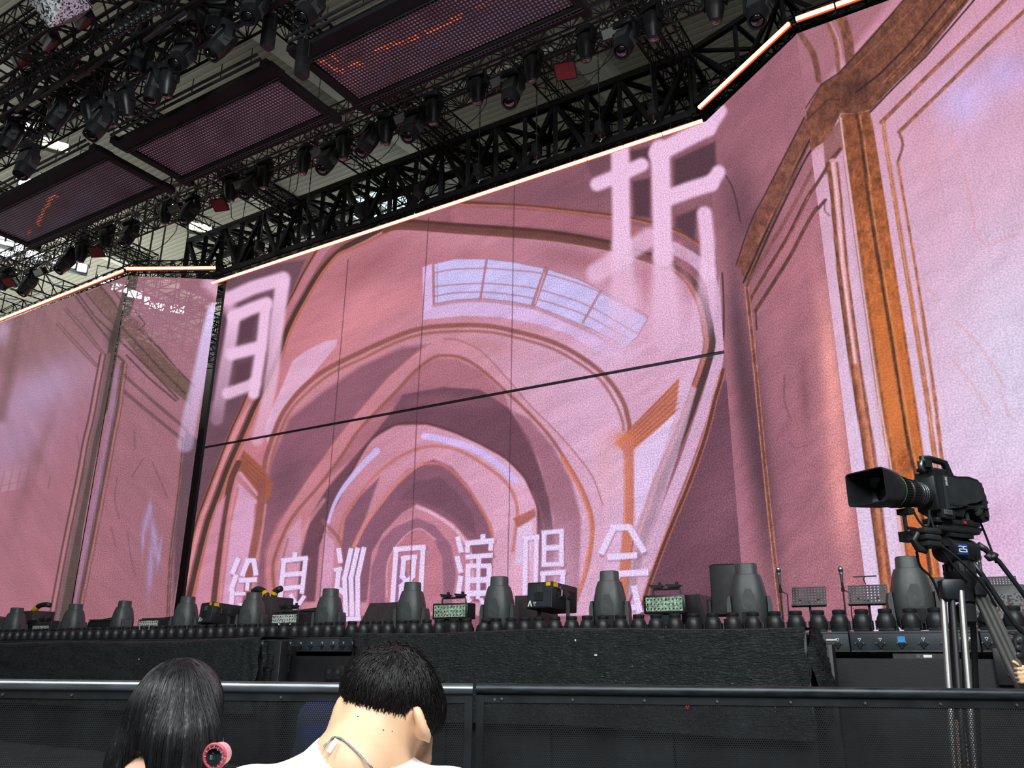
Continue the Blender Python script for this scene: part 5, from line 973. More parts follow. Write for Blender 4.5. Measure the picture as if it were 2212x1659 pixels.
# fog machines with ducts
def fogger(x, y, n, label, hoses):
    p = atn(x, y, n); r = empty('fog_machine', S(sa(p), n, ZC), SROT, label, 'fog machine'); h = p.z-ZC; MB().box((0, .2, h/2), (.62, .5, h), bev=.02).build('case_body', M_['brownbox'], r, 'auto'); MB().box((0, -.055, h*.3), (.18, .012, .07)).build('slot', M_['rubber'], r)
    for P in hoses:
        Q = [(a, .15, h+b) for a, b in P]; rr = [.055+.004*(k % 2) for k in range(len(Q)*4-3)]; C = [tuple(v) for v in [Vector(q) for q in crom3(Q, 4)]]
        q = MB().path(C, .055, 10).build('duct_hose', M_['blackplastic'], r, True); MB().path([C[2], C[4]], .064, 12).build('yellow_band', M_['yellow'], q)
def crom3(P, k):
    P = np.array(P, float); Q = np.vstack([2*P[0]-P[1], P, 2*P[-1]-P[-2]]); o = []
    for i in range(1, len(Q)-2):
        for t in np.linspace(0, 1, k, endpoint=False):
            a, b, c, d = Q[i-1], Q[i], Q[i+1], Q[i+2]; o.append(.5*((2*b)+(-a+c)*t+(2*a-5*b+4*c-d)*t*t+(-a+3*b-3*c+d)*t**3))
    o.append(P[-1]); return np.array(o)
fogger(567, 1290, RN+1.1, 'dark brown fog machine with two black ducts with yellow bands', [[(-.05, .0), (-.12, .1), (-.3, .16), (-.42, .12)], [(.12, .0), (.14, .1), (.28, .15)]])
fogger(60, 1320, RN+1.2, 'dark brown fog machine with one black duct at the far left', [[(-.1, -.05), (.1, .1), (.35, .14), (.55, .12)]])
# grand piano like dark shape at far left edge
r = empty('slanted_case', Sx(-12, RN+1.4, ZC, 1330), SROT, 'dark slanted lid of a case at the left edge of the stage', 'case'); MB().prism([(-.8, 0), (.62, 0), (.45, .2), (-.1, .78), (-.8, .85)], 0, .5).build('lid', M_['brownbox'], r)
# ------------------------------------------------------------------ music stands, microphones
def holes_plate(W, Hh, nx, nz, r, t=.006):
    """sheet with real round holes"""
    mb = MB(); cw, ch = W/nx, Hh/nz; K = 12
    for i in range(nx):
        for j in range(nz):
            cx, cz = -W/2+(i+.5)*cw, (j+.5)*ch; edge = (i == 0 or i == nx-1 or j == 0)
            vs = []; base = len(mb.v)
            ring = [(cx+r*cos(2*pi*k/K+pi/K), cz+r*sin(2*pi*k/K+pi/K)) for k in range(K)]
            out = []
            for k in range(K):
                a = 2*pi*k/K+pi/K; c, s = cos(a), sin(a); q = max(abs(c), abs(s)); out.append((cx+c/q*cw/2, cz+s/q*ch/2))
            V = [(x, 0, z) for x, z in ring]+[(x, 0, z) for x, z in out]+[(x, t, z) for x, z in ring]+[(x, t, z) for x, z in out]
            Fc = []
            for k in range(K):
                l = (k+1) % K; Fc += [(k, l, K+l, K+k), (2*K+l, 2*K+k, 3*K+k, 3*K+l), (l, k, 2*K+k, 2*K+l)]
            mb.add(V, Fc)
    return mb
def music_stand(x0, x1, yt, yb, n, label, clip=False):
    A = atn(x0, yb, n); B = atn(x1, yb, n); W = sa(B)-sa(A); Hh = atn(x0, yt, n).z-A.z; r = empty('music_stand', S(sa(A)+W/2, n, ZC), SROT, label, 'music stand'); z0 = A.z-ZC
    d = holes_plate(W, Hh, 11, 7, min(W/11, Hh/7)*.27); M0 = T(0, 0, z0)@Rx(-14); q = MB(); q.add(d.v, d.f, M0); q.build('desk', M_['black'], r)
    mb = MB(); mb.box((0, -.03, .0), (W, .07, .012), M0); mb.box((0, .008, Hh), (W*.98, .02, .012), M0); mb.build('ledge', M_['black'], r)
    mb = MB(); mb.bar((0, .03, 0), (0, .03, z0+Hh*.3), .014, 8); mb.build('post', M_['black'], r)
    for k in range(3): a = 2*pi*k/3+.5; MB().bar((0, .03, .15), (.26*cos(a), .03+.26*sin(a), .0), .009, 6).build('leg', M_['black'], r)
    mb = MB(); mb.path([(-.12, .02, z0+Hh*.35), (-.06, .03, z0+Hh*.22), (0, .03, z0+Hh*.3), (.06, .03, z0+Hh*.22), (.12, .02, z0+Hh*.35)], .008, 6); mb.build('rear_bracket', M_['black'], r)
    if clip: MB().path([(0, -.01, z0+Hh), (-.02, -.03, z0+Hh+.06), (0, -.03, z0+Hh+.09)], .006, 6).box((0, -.03, z0+Hh+.09), (.26, .03, .012)).build('clip_light', M_['black'], r)
music_stand(1712, 1786, 1268, 1311, RN+1.6, 'left perforated black music stand between a microphone stand and a large light')
music_stand(1834, 1920, 1264, 1308, RN+1.4, 'perforated black music stand with a small clip light on top', True)
music_stand(2010, 2052, 1246, 1300, RN+2.0, 'perforated black music stand partly hidden behind the camera tripod head')
music_stand(2128, 2200, 1246, 1275, RN+2.2, 'rightmost perforated black music stand above the patterned box')
def micstand(x, yt, n, label, tilt=0):
    p = atn(x, yt, n); h = p.z-ZC; r = empty('microphone_stand', S(sa(p), n, ZC), SROT, label, 'microphone stand'); MB().bar((0, 0, 0), (0, 0, h-.3), .011, 8).build('pole', M_['black'], r)
    for k in range(3): a = 2*pi*k/3; MB().bar((0, 0, .2), (.3*cos(a), .3*sin(a), 0), .009, 6).build('leg', M_['black'], r)
    m_ = MB().lathe([(.013, h-.28), (.017, h-.2), (.022, h-.1), (.024, h-.07)], 12).build('microphone_body', M_['steel'], r, True); MB().lathe([(.024, h-.07), (.034, h-.055), (.036, h-.03), (.028, h-.006), (.008, h)], 14).build('microphone_grille', M_['silver'], m_, True)
    mb = MB(); mb.box((0, 0, h-.29), (.04, .03, .05)); mb.path([(.02, 0, h-.3), (.08, 0, h-.34), (.07, 0, h-.6), (.09, 0, .1)], .007, 6); mb.build('cable_clip', M_['rubber'], r)
micstand(1681, 1224, RN+1.3, 'microphone stand with silver microphone right of a large moving light')
micstand(1815, 1223, RN+2.0, 'microphone stand with silver microphone between the two music stands')
micstand(2113, 1197, RN+2.4, 'microphone stand seen right of the camera tripod head')
# patterned amplifier and keyboard at the right edge
p = atn(2150, 1318, RN+1.2); r = empty('amplifier', S(sa(p), RN+1.2, ZC), SROT, 'grey patterned amplifier box behind the camera tripod at the right', 'amplifier'); h = atn(2150, 1264, RN+1.2).z-ZC
MB().box((0, .15, h/2), (.62, .3, h), bev=.02).build('cabinet', M_['black'], r, 'auto'); MB().box((0, -.004, h*.52), (.54, .01, h*.7)).build('speckled_grille', led_panel_mat('speckled_grille_cloth', (120, 124, 122), (60, 64, 66)), r)
r = empty('keyboard', S(sa(p)+.85, RN+1.3, ZC+.45), SROT, 'black keyboard instrument with knobs cut by the right edge of the view', 'keyboard'); MB().box((0, 0, 0), (.95, .32, .09), Rx(-15), bev=.02).build('keyboard_body', M_['black'], r, 'auto'); mb = MB(); [mb.bar((-.4+k*.06, -.03, .05), (-.4+k*.06, -.035, .07), .01, 8) for k in range(13)]; mb.build('knob', M_['silver'], r); MB().box((-.1, -.12, .02), (.1, .05, .05), Rx(-15)).build('yellow_sticker', M_['yellow'], r)
mb = MB(); [mb.bar((s*.4, 0, -.45), (s*-.3, 0, -.03), .018, 6) for s in (-1, 1)]; mb.build('keyboard_stand', M_['black'], r)
for i, x in enumerate((1440, 984, 2147)):   # small wooden blocks under the strobe panels
    o = MB().box((0, 0, .03), (.12, .1, .055)).box((0, 0, .08), (.12, .1, .04)).build('wooden_block', mat('plain_pine_%d' % i, (190, 150, 105), .6, 0, .15, 8, stretch=(1, 1, 12))); o.location = Sx(x, RN+.2, ZC+.19, 1330); o.rotation_euler = (0, 0, SROT); tag(o, ['small wooden block under the right green strobe panel', 'small wooden block under the strobe panel left of centre', 'small wooden block at the foot of the patterned amplifier'][i], 'block')
# ------------------------------------------------------------------ draped speaker blocks in front of the stage
def cloth_mat():
    M = mat('glittery_black_mesh_cloth', (34, 38, 39), .55, 0, .3, 10, spec=.4); N = M.node_tree.nodes; L = M.node_tree.links; b = N['Principled BSDF']; tc = N.new('ShaderNodeTexCoord')
    mp = N.new('ShaderNodeMapping'); mp.inputs['Scale'].default_value = (5, 5, 26); mp.inputs['Rotation'].default_value = (0, radians(9), 0); L.new(tc.outputs['Object'], mp.inputs[0]); nz = N.new('ShaderNodeTexNoise'); nz.inputs['Scale'].default_value = 2.2; nz.inputs['Detail'].default_value = 6; nz.inputs['Distortion'].default_value = 1.2; L.new(mp.outputs[0], nz.inputs['Vector'])
    bp = N.new('ShaderNodeBump'); bp.inputs['Strength'].default_value = 1; bp.inputs['Distance'].default_value = .05; L.new(nz.outputs['Fac'], bp.inputs['Height']); L.new(bp.outputs[0], b.inputs['Normal'])
    n2 = N.new('ShaderNodeTexNoise'); n2.inputs['Scale'].default_value = 150; n2.inputs['Detail'].default_value = 1; L.new(tc.outputs['Object'], n2.inputs['Vector']); mr = N.new('ShaderNodeMapRange'); mr.inputs[1].default_value = .66; mr.inputs[2].default_value = .72; mr.inputs[3].default_value = .5; mr.inputs[4].default_value = .12; L.new(n2.outputs['Fac'], mr.inputs[0]); L.new(mr.outputs[0], b.inputs['Roughness'])
    ms = N.new('ShaderNodeMapRange'); ms.inputs[1].default_value = .66; ms.inputs[2].default_value = .72; ms.inputs[3].default_value = 0; ms.inputs[4].default_value = .8; L.new(n2.outputs['Fac'], ms.inputs[0]); L.new(ms.outputs[0], b.inputs['Metallic'])
    mc = N.new('ShaderNodeMix'); mc.data_type = 'RGBA'; L.new(ms.outputs[0], mc.inputs['Factor']); src = b.inputs['Base Color'].links[0].from_socket; L.new(src, mc.inputs['A']); mc.inputs['B'].default_value = (.3, .32, .33, 1); L.new(mc.outputs['Result'], b.inputs['Base Color']); return M
CLM = cloth_mat(); BN = RN-1.15
def drape(x0, x1, y0, y1, label, spk, seed, endfold):
    A = atn(x0, y0, BN); B = atn(x1, y1, BN); a0, a1 = sa(A), sa(B); W = a1-a0; zt = (A.z+B.z)/2; D = .75
    nu, nv = int(W/.03), 46; vs = []; up = .9
    for j in range(nv+1):
        for i in range(nu+1):
            u = i/nu; s = j/nv*(D+up+.06)
            z_t = A.z+(B.z-A.z)*u+.02*sin(u*9+seed)*.8
            if s < D-.05: y, z = D-s, z_t
            elif s < D+.05: t = (s-D+.05)/.1*pi/2; y, z = .05-.05*sin(t), z_t-.05+.05*cos(t)
            else: y, z = 0., z_t-.05-(s-D-.05)
            x = a0+W*u; k = (s-D) if s > D else 0
            nn = float(vnoise(np.array([x*1.7+z*.6]), np.array([z*9.+x*.9]), seed)[0])+.6*float(vnoise(np.array([x*4.3]), np.array([z*22.+x*2]), seed+1)[0])
            y -= .035*nn*(1 if s > D-.1 else .3); y -= max(0, k)*.03
            e = max(0, 1-u*W/.35)+max(0, 1-(1-u)*W/.35)
            y += .02*e*sin(z*8+x*30); x += .03*e*sin(z*14+seed)*(1 if u > .5 else -1)*min(1, k*3)
            vs.append((x-a0, y, z))
    fs = [(j*(nu+1)+i, j*(nu+1)+i+1, (j+1)*(nu+1)+i+1, (j+1)*(nu+1)+i) for j in range(nv) for i in range(nu)]
    b0 = len(vs)   # side skirts hanging over the ends
    for side in (0, 1):
        col = 0 if side == 0 else nu; b0 = len(vs); nd = 14
        for j in range(24):
            zz = zt-.02-j*.035
            for i in range(nd+1):
                yy = D*i/nd*.62; fold = .05*sin(i*1.9+j*.25+seed)*min(1, j/5)+.02*random.random(); cut = max(0, yy-.2)*j*.055
                vs.append(((W if side else 0)+(1 if side else -1)*(.03+fold+.002*j), yy, min(zt-.01, zz+cut)))
        fs += [(b0+j*(nd+1)+i, b0+j*(nd+1)+i+1, b0+(j+1)*(nd+1)+i+1, b0+(j+1)*(nd+1)+i) for j in range(23) for i in range(nd)]
    mb = MB(); mb.v = vs; mb.f = fs; o = mb.build('drape_cloth', CLM, None, True); o.location = S(a0, BN, 0); o.rotation_euler = (0, 0, SROT); tag(o, label, 'cloth')
    n = max(1, round(W/1.3))
    for k in range(n):
        w_ = W/n; r = empty('subwoofer', S(a0+w_*(k+.5), BN+.08, 0), SROT, where(k, n, spk) if n > 1 else spk, 'speaker', 'black subwoofers under the drapes')
        MB().box((0, .3, (zt-.06)/2), (w_-.02, .58, zt-.06), bev=.015).build('cabinet', M_['black'], r, 'auto')
        for s in (-1, 1): mb = MB(); [mb.box((s*(w_/2-.009), .3, zt-.06-q), (.006, .14, .06)) for q in (.25, .45)]; mb.build('handle_recess', M_['rubber'], r)
drape(768, 1738, 1367, 1352, 'large glittery black mesh cloth draped over the centre speakers', 'black subwoofer under the large centre drape, %s', 3, True)
drape(-90, 566, 1392, 1378, 'glittery black mesh cloth draped over the left speakers', 'black subwoofer under the left drape, %s', 11, True)
# bare cabinet ends beside the drapes
for i, (x0, x1, y, n) in enumerate(((570, 608, 1384, BN+.15), (1750, 1797, 1392, BN+.45))):
    A = atn(x0, y, n); B = atn(x1, y, n); W = sa(B)-sa(A); r = empty('speaker_cabinet', S(sa(A)+W/2, n, 0), SROT, ['bare black speaker cabinet end with two square openings right of the left drape', 'bare black speaker cabinet end right of the large centre drape'][i], 'speaker')
    MB().box((0, .07, A.z/2), (W, .14, A.z), bev=.01).build('cabinet', M_['black'], r, 'auto'); mb = MB(); [mb.box((W*.1, -.004, A.z-q), (W*.35, .01, h_)) for q, h_ in ((.33, .07), (.5, .11))]; mb.build('handle_recess', M_['rubber'], r)
for i, (x, y, w_, h_) in enumerate(((1287, 1415, .03, .016), (1243, 1383, .014, .02), (300, 1424, .02, .012))):
    o = MB().box((0, 0, 0), (w_, .004, h_)).build('cloth_patch', M_['white']); o.location = atn(x, y, BN-.075); o.rotation_euler = (0, 0, SROT); tag(o, ['small pale scuff tag stuck low on the large drape', 'tiny pale tag stuck high on the large drape', 'small pale tag stuck on the left drape'][i], 'tag')
# ------------------------------------------------------------------ perforated crowd fence
def perf_mat():
    M = bpy.data.materials.new('perforated_black_sheet'); M.use_nodes = True; N = M.node_tree.nodes; L = M.node_tree.links; b = N['Principled BSDF']; b.inputs['Base Color'].default_value = (.012, .013, .014, 1); b.inputs['Roughness'].default_value = .6; b.inputs['Specular IOR Level'].default_value = .25
    tc = N.new('ShaderNodeTexCoord'); P = .0105
    def lat(ox, oz):
        a = N.new('ShaderNodeVectorMath'); a.operation = 'ADD'; a.inputs[1].default_value = (ox, 0, oz); L.new(tc.outputs['Object'], a.inputs[0])
        d = N.new('ShaderNodeVectorMath'); d.operation = 'DIVIDE'; d.inputs[1].default_value = (P, 1, P*1.732); L.new(a.outputs[0], d.inputs[0]); f = N.new('ShaderNodeVectorMath'); f.operation = 'FRACTION'; L.new(d.outputs[0], f.inputs[0])
        s = N.new('ShaderNodeVectorMath'); s.operation = 'SUBTRACT'; s.inputs[1].default_value = (.5, 0, .5); L.new(f.outputs[0], s.inputs[0]); m = N.new('ShaderNodeVectorMath'); m.operation = 'MULTIPLY'; m.inputs[1].default_value = (1, 0, 1.732); L.new(s.outputs[0], m.inputs[0])
        l = N.new('ShaderNodeVectorMath'); l.operation = 'LENGTH'; L.new(m.outputs[0], l.inputs[0]); return l.outputs['Value']
    mn = N.new('ShaderNodeMath'); mn.operation = 'MINIMUM'; L.new(lat(0, 0), mn.inputs[0]); L.new(lat(P/2, P*.866), mn.inputs[1]); gt = N.new('ShaderNodeMath'); gt.operation = 'GREATER_THAN'; gt.inputs[1].default_value = .32; L.new(mn.outputs[0], gt.inputs[0]); L.new(gt.outputs[0], b.inputs['Alpha'])
    nz = N.new('ShaderNodeTexNoise'); nz.inputs['Scale'].default_value = 3; nz.inputs['Detail'].default_value = 5; L.new(tc.outputs['Object'], nz.inputs['Vector']); cr = N.new('ShaderNodeValToRGB'); cr.color_ramp.elements[0].color = (*lin((11, 12, 13)), 1); cr.color_ramp.elements[1].color = (*lin((32, 35, 37)), 1); cr.color_ramp.elements[0].position = .4; cr.color_ramp.elements[1].position = .7; L.new(nz.outputs['Fac'], cr.inputs[0]); L.new(cr.outputs[0], b.inputs['Base Color']); return M
PERF = perf_mat(); ZF = 1.207
M_['wornrail'] = mat('worn_black_rail', (44, 49, 52), .38, .5, .5, 9, bump=.05, bscale=60, stretch=(1, 6, 6)); M_['fenceframe'] = mat('black_fence_frame', (30, 33, 35), .45, .3, .3, 8)
def fence(x0, x1, label, rail):
    A = atz(x0, 1467+(x0/2212)*20, ZF); B = atz(x1, 1467+(x1/2212)*22, ZF); A.z = B.z = 0; d = B-A; L = d.length; r = empty('crowd_barrier', A, atan2(d.y, d.x), label, 'barrier', 'perforated crowd barriers in the foreground')
    mb = MB().bar((0, 0, ZF-.024), (L, 0, ZF-.024), .026, 14); mb.build('top_rail', rail, r, 'auto')
    MB().box((L/2, .0, ZF-.065), (L, .012, .036)).build('upper_frame_strip', M_['fenceframe'], r); rm = MB().bar((0, -.006, 0), (0, -.012, 0), .006, 8).mesh('rivet', M_['steel'])
    for k in range(int(L/.33)+1): q = bpy.data.objects.new('rivet', rm); COL.objects.link(q); q.parent = r; q.location = (.12+k*.33, 0, ZF-.066)
    q = MB(); q.v = [(0, 0, .06), (L, 0, .06), (L, 0, ZF-.082), (0, 0, ZF-.082)]; q.f = [(0, 1, 2, 3)]; q.build('perforated_sheet', PERF, r)
    for x in (.018, L-.018): MB().box((x, .01, ZF/2-.02), (.036, .04, ZF-.06)).build('end_post', M_['fenceframe'], r)
    for x in (.3, L-.3): MB().bar((x, .02, ZF*.7), (x, .75, .03), .022, 6).build('rear_brace', M_['fenceframe'], r)
    MB().box((L/2, .35, .02), (L, .8, .03)).build('foot_plate', M_['fenceframe'], r); MB().box((L/2, .0, .04), (L, .03, .06)).build('lower_frame_strip', M_['fenceframe'], r)
fence(-330, 1022, 'left perforated crowd barrier with a grey top rail coloured as lit', mat('lit_grey_rail', (132, 138, 142), .3, .85, .2, 6, stretch=(1, 6, 6)))  # lighter rail colour carries the light falling along this rail
fence(1030, 2560, 'right perforated crowd barrier with a worn black top rail', M_['wornrail'])
# ------------------------------------------------------------------ smooth bodies from blended shapes
def nets(f, lo, hi, h):
    lo = np.array(lo, float); hi = np.array(hi, float); n = np.ceil((hi-lo)/h).astype(int)+1
    g = [lo[i]+h*np.arange(n[i]) for i in range(3)]; X, Y, Z = np.meshgrid(*g, indexing='ij'); D = f(X, Y, Z); s = D < 0
    def cells(a): return [a[i:n[0]-1+i, j:n[1]-1+j, k:n[2]-1+k] for i in (0, 1) for j in (0, 1) for k in (0, 1)]
    c = cells(s); cnt = sum(x.astype(int) for x in c); act = (cnt > 0) & (cnt < 8); idx = -np.ones(act.shape, int); idx[act] = np.arange(act.sum())
    I = np.argwhere(act); P = np.zeros((len(I), 3)); C = np.zeros(len(I)); off = [(i, j, k) for i in (0, 1) for j in (0, 1) for k in (0, 1)]
    for a in range(8):
        for b in range(a+1, 8):
            if sum(abs(off[a][q]-off[b][q]) for q in range(3)) != 1: continue
            A = I+off[a]; B = I+off[b]; da = D[A[:, 0], A[:, 1], A[:, 2]]; db = D[B[:, 0], B[:, 1], B[:, 2]]; m = (da < 0) != (db < 0); t = np.where(m, da/(da-db+1e-12), 0)[:, None]
            P += np.where(m[:, None], A+(B-A)*t, 0); C += m
    P = lo+P/C[:, None]*h; F_ = []
    for ax in range(3):
        sl0 = [slice(None)]*3; sl1 = [slice(None)]*3; sl0[ax] = slice(0, -1); sl1[ax] = slice(1, None); ch = s[tuple(sl0)] != s[tuple(sl1)]; E = np.argwhere(ch); o1, o2 = [a for a in range(3) if a != ax]
        ok = (E[:, o1] > 0) & (E[:, o2] > 0) & (E[:, o1] < n[o1]-1) & (E[:, o2] < n[o2]-1); E = E[ok]
        def gi(d1, d2): Q = E.copy(); Q[:, o1] -= d1; Q[:, o2] -= d2; return idx[Q[:, 0], Q[:, 1], Q[:, 2]]
        q = np.stack([gi(1, 1), gi(0, 1), gi(0, 0), gi(1, 0)], 1); ins = s[E[:, 0], E[:, 1], E[:, 2]]; flip = ins if ax != 1 else ~ins; q[~flip] = q[~flip][:, ::-1]; F_.append(q)
    return P, np.vstack(F_)
def sdf_mesh(name, f, lo, hi, h, mt, parent):
    P, Q = nets(f, lo, hi, h); me = bpy.data.meshes.new(name); me.from_pydata(P.tolist(), [], Q.tolist()); me.update(); me.materials.append(mt); me.polygons.foreach_set('use_smooth', [True]*len(Q)); o = bpy.data.objects.new(name, me); COL.objects.link(o)
    if parent is not None: o.parent = parent; o.matrix_parent_inverse = parent.matrix_basis.inverted() if False else Matrix.Identity(4)
    return o
def ell(c, r, ang=0, ax='z'):
    c = tuple(c); ca, sa_ = cos(radians(ang)), sin(radians(ang))
    def f(X, Y, Z):
        x, y, z = X-c[0], Y-c[1], Z-c[2]
        if ax == 'z': x, y = x*ca+y*sa_, -x*sa_+y*ca
        elif ax == 'y': x, z = x*ca+z*sa_, -x*sa_+z*ca
        else: y, z = y*ca+z*sa_, -y*sa_+z*ca
        k = np.sqrt((x/r[0])**2+(y/r[1])**2+(z/r[2])**2); k2 = np.sqrt((x/r[0]**2)**2+(y/r[1]**2)**2+(z/r[2]**2)**2)+1e-9; return k*(k-1)/k2
    return f
def cap(a, b, ra, rb=None):
    a = np.array(a, float); b = np.array(b, float); rb = ra if rb is None else rb; d = b-a; L = d@d+1e-12
    def f(X, Y, Z):
        t = np.clip(((X-a[0])*d[0]+(Y-a[1])*d[1]+(Z-a[2])*d[2])/L, 0, 1); return np.sqrt((X-a[0]-t*d[0])**2+(Y-a[1]-t*d[1])**2+(Z-a[2]-t*d[2])**2)-(ra+(rb-ra)*t)
    return f
def uni(k, *fs):
    def f(X, Y, Z):
        r = fs[0](X, Y, Z)
        for g in fs[1:]: d = g(X, Y, Z); h = np.clip(.5+.5*(d-r)/k, 0, 1); r = d*(1-h)+r*h-k*h*(1-h)
        return r
    return f
def sub(k, a, b):
    def f(X, Y, Z): x = a(X, Y, Z); y = -b(X, Y, Z); h = np.clip(.5-.5*(x-y)/k, 0, 1); return x*(1-h)+y*h+k*h*(1-h)
    return f
def inter(a, b): return lambda X, Y, Z: np.maximum(a(X, Y, Z), b(X, Y, Z))
def half(p, n): n = Vector(n).normalized(); return lambda X, Y, Z: (X-p[0])*n[0]+(Y-p[1])*n[1]+(Z-p[2])*n[2]
def grow(a, r): return lambda X, Y, Z: a(X, Y, Z)-r
def march(f, x, y, d0=.8, d1=2.6):
    d = ray(x, y).normalized(); t = d0
    for _ in range(200):
        p = EY+d*t; v = float(f(np.array([p.x]), np.array([p.y]), np.array([p.z]))[0])
        if v < .0006: return p
        t += max(v*.8, .001)
        if t > d1: return None
    return None
def grad(f, P, e=.002):
    X, Y, Z = P.T; return np.stack([f(X+e, Y, Z)-f(X-e, Y, Z), f(X, Y+e, Z)-f(X, Y-e, Z), f(X, Y, Z+e)-f(X, Y, Z-e)], 1)/(2*e)
def strands(name, f, seeds, flow, nst, step, r0, lift, mt, parent, wob=.15, fz=None):
    P = seeds.copy(); n = len(P); T_ = [P.copy()]; ph = rng.normal(size=(n, 3))*wob; Ls = rng.uniform(.6, 1.2, n); lf = lift*rng.uniform(.2, 1.6, n)
    for k in range(nst):
        g = grad(f, P); g /= np.linalg.norm(g, axis=1)[:, None]+1e-9; d = flow(P)+ph; d -= (d*g).sum(1)[:, None]*g; d /= np.linalg.norm(d, axis=1)[:, None]+1e-9
        P = P+d*(step*Ls)[:, None]; v = f(P[:, 0], P[:, 1], P[:, 2]); P = P-g*(v-lf*(k+1)/nst)[:, None]; T_.append(P.copy())
    T_ = np.stack(T_, 1); V = []; K = nst+1; rad = r0*np.concatenate([[1]*max(1, K-3), [.8, .5, .15]])[:K]
    D = np.gradient(T_, axis=1); D /= np.linalg.norm(D, axis=2)[:, :, None]+1e-9; A = np.cross(D, np.array([.3, .5, .81])); A /= np.linalg.norm(A, axis=2)[:, :, None]+1e-9; B = np.cross(D, A)
    R = [T_+(A*cos(a)+B*sin(a))*rad[None, :, None] for a in (0, 2.094, 4.189)]; V = np.stack(R, 2).reshape(-1, 3); b = (np.arange(n)[:, None, None]*K+np.arange(K-1)[None, :, None])*3; j = np.arange(3)[None, None]; jn = (j+1) % 3
    Q = np.stack([b+j, b+jn, b+3+jn, b+3+j], -1).reshape(-1, 4).astype(np.int32)
    me = bpy.data.meshes.new(name); me.vertices.add(len(V)); me.vertices.foreach_set('co', V.ravel()); me.loops.add(Q.size); me.polygons.add(len(Q)); me.loops.foreach_set('vertex_index', Q.ravel()); me.polygons.foreach_set('loop_start', np.arange(len(Q), dtype=np.int32)*4); me.update(calc_edges=True); me.materials.append(mt); me.polygons.foreach_set('use_smooth', np.ones(len(Q), bool))
    o = bpy.data.objects.new(name, me); COL.objects.link(o); o.parent = parent; return o
def face_parts(c, fwd, s=1.0):        # eye sockets, nose, lips added to a head centred at c facing fwd
    f = Vector(fwd).normalized(); side = f.cross(Vector((0, 0, 1))).normalized(); c = Vector(c); up = side.cross(f)
    a = [cap(c+f*.088*s+up*.012, c+f*.112*s-up*.03, .010, .015), ell(c+f*.086*s-up*.062, (.022, .018, .009)), ell(c+f*.08*s-up*.09, (.024, .022, .02))]
    e = [ell(c+f*.095*s+side*k*.032+up*.008, (.014, .014, .009)) for k in (-1, 1)]; return a, e
def skin(name, rgb): 
    M = mat(name, rgb, .5, 0, .06, 25, bump=.03, bscale=300); b = M.node_tree.nodes['Principled BSDF']; b.inputs['Subsurface Weight'].default_value = .15; b.inputs['Subsurface Radius'].default_value = (.012, .005, .003); return M
SK = skin('warm_skin', (232, 190, 152)); SK2 = skin('pale_skin', (222, 176, 146))
HAIR = mat('black_hair', (20, 16, 15), .42, 0, .3, 40, spec=.5); HAIR2 = mat('soft_black_hair', (11, 12, 14), .46, 0, .3, 40, spec=.5)
def person_root(p, label): return empty('person', (p[0], p[1], 0), 0, label, 'person')
def local(f, o): return lambda X, Y, Z: f(X+o[0], Y+o[1], Z)
# ---- man seen from behind: head bowed and turned to the right, white T-shirt, chain
Q = lambda x, y, Y: np.array(aty(x, y, Y))
hc = Q(837, 1508, 1.50); jaw = Q(864, 1574, 1.555); fwd = Vector((.5, .8, -.45)).normalized()
nk0 = Q(818, 1553, 1.49); nk1 = Q(765, 1665, 1.42); sh = Q(758, 1692, 1.45); floorx = (sh[0], sh[1]-.1)
fa, fe = face_parts(Vector(hc)+Vector((.01, .02, -.03)), fwd)
_sk = uni(.03, ell(hc, (.074, .086, .078)), ell(jaw, (.058, .066, .058)), ell(hc+np.array([.0, -.016, -.042]), (.068, .068, .055)))
def onskin(x, y):
    p = march(_sk, x, y); return np.array(p)
earR = onskin(884, 1566)+np.array([.022, -.008, .002]); earL = onskin(744, 1552)+np.array([-.014, .012, 0])
def ear(c, lean, s=1): c = np.array(c); return sub(.003, uni(.006, ell(c, (.010, .016, .031), lean, 'y'), ell(c+np.array([-.004*s, .008, -.014]), (.009, .012, .012), lean, 'y')), ell(c+np.array([.007*s, .004, .004]), (.004, .009, .017), lean, 'y'))
skull = uni(.03, ell(hc, (.074, .086, .078)), ell(jaw, (.058, .066, .058)), ell(hc+np.array([.0, -.016, -.042]), (.068, .068, .055)))
torso_m = uni(.06, ell(sh+np.array([0, .02, -.28]), (.17, .115, .32)), cap(sh+np.array([-.15, 0, -.045]), sh+np.array([.15, 0, -.045]), .062), cap(nk1, sh+np.array([0, 0, -.04]), .062, .10))
armL = [cap(sh+np.array([-.18, 0, -.06]), sh+np.array([-.23, .08, -.34]), .05, .04), cap(sh+np.array([-.23, .08, -.34]), sh+np.array([-.08, .30, -.42]), .038, .026)]
armR = [cap(sh+np.array([.18, 0, -.06]), sh+np.array([.24, .08, -.34]), .05, .04), cap(sh+np.array([.24, .08, -.34]), sh+np.array([.1, .30, -.42]), .038, .026)]
def hand(w, d, s=1):
    w = np.array(w); d = np.array(d, float); d /= np.linalg.norm(d); si = np.array([1., 0, 0])*s; palm = w+d*.05; fs = [ell(palm, (.04, .045, .018))]
    for k, L in enumerate((.062, .072, .068, .052)):
        b = palm+si*(.03-.02*k)+d*.035; m_ = b+d*L*.5+np.array([0, 0, -.012]); fs.append(cap(b, m_, .0095, .0085)); fs.append(cap(m_, m_+d*L*.35+np.array([0, 0, -.03]), .0085, .007))
    fs.append(cap(palm+si*.035-d*.02, palm+si*.06+d*.02, .012, .010)); fs.append(cap(palm+si*.06+d*.02, palm+si*.058+d*.045, .010, .008)); return uni(.006, *fs)
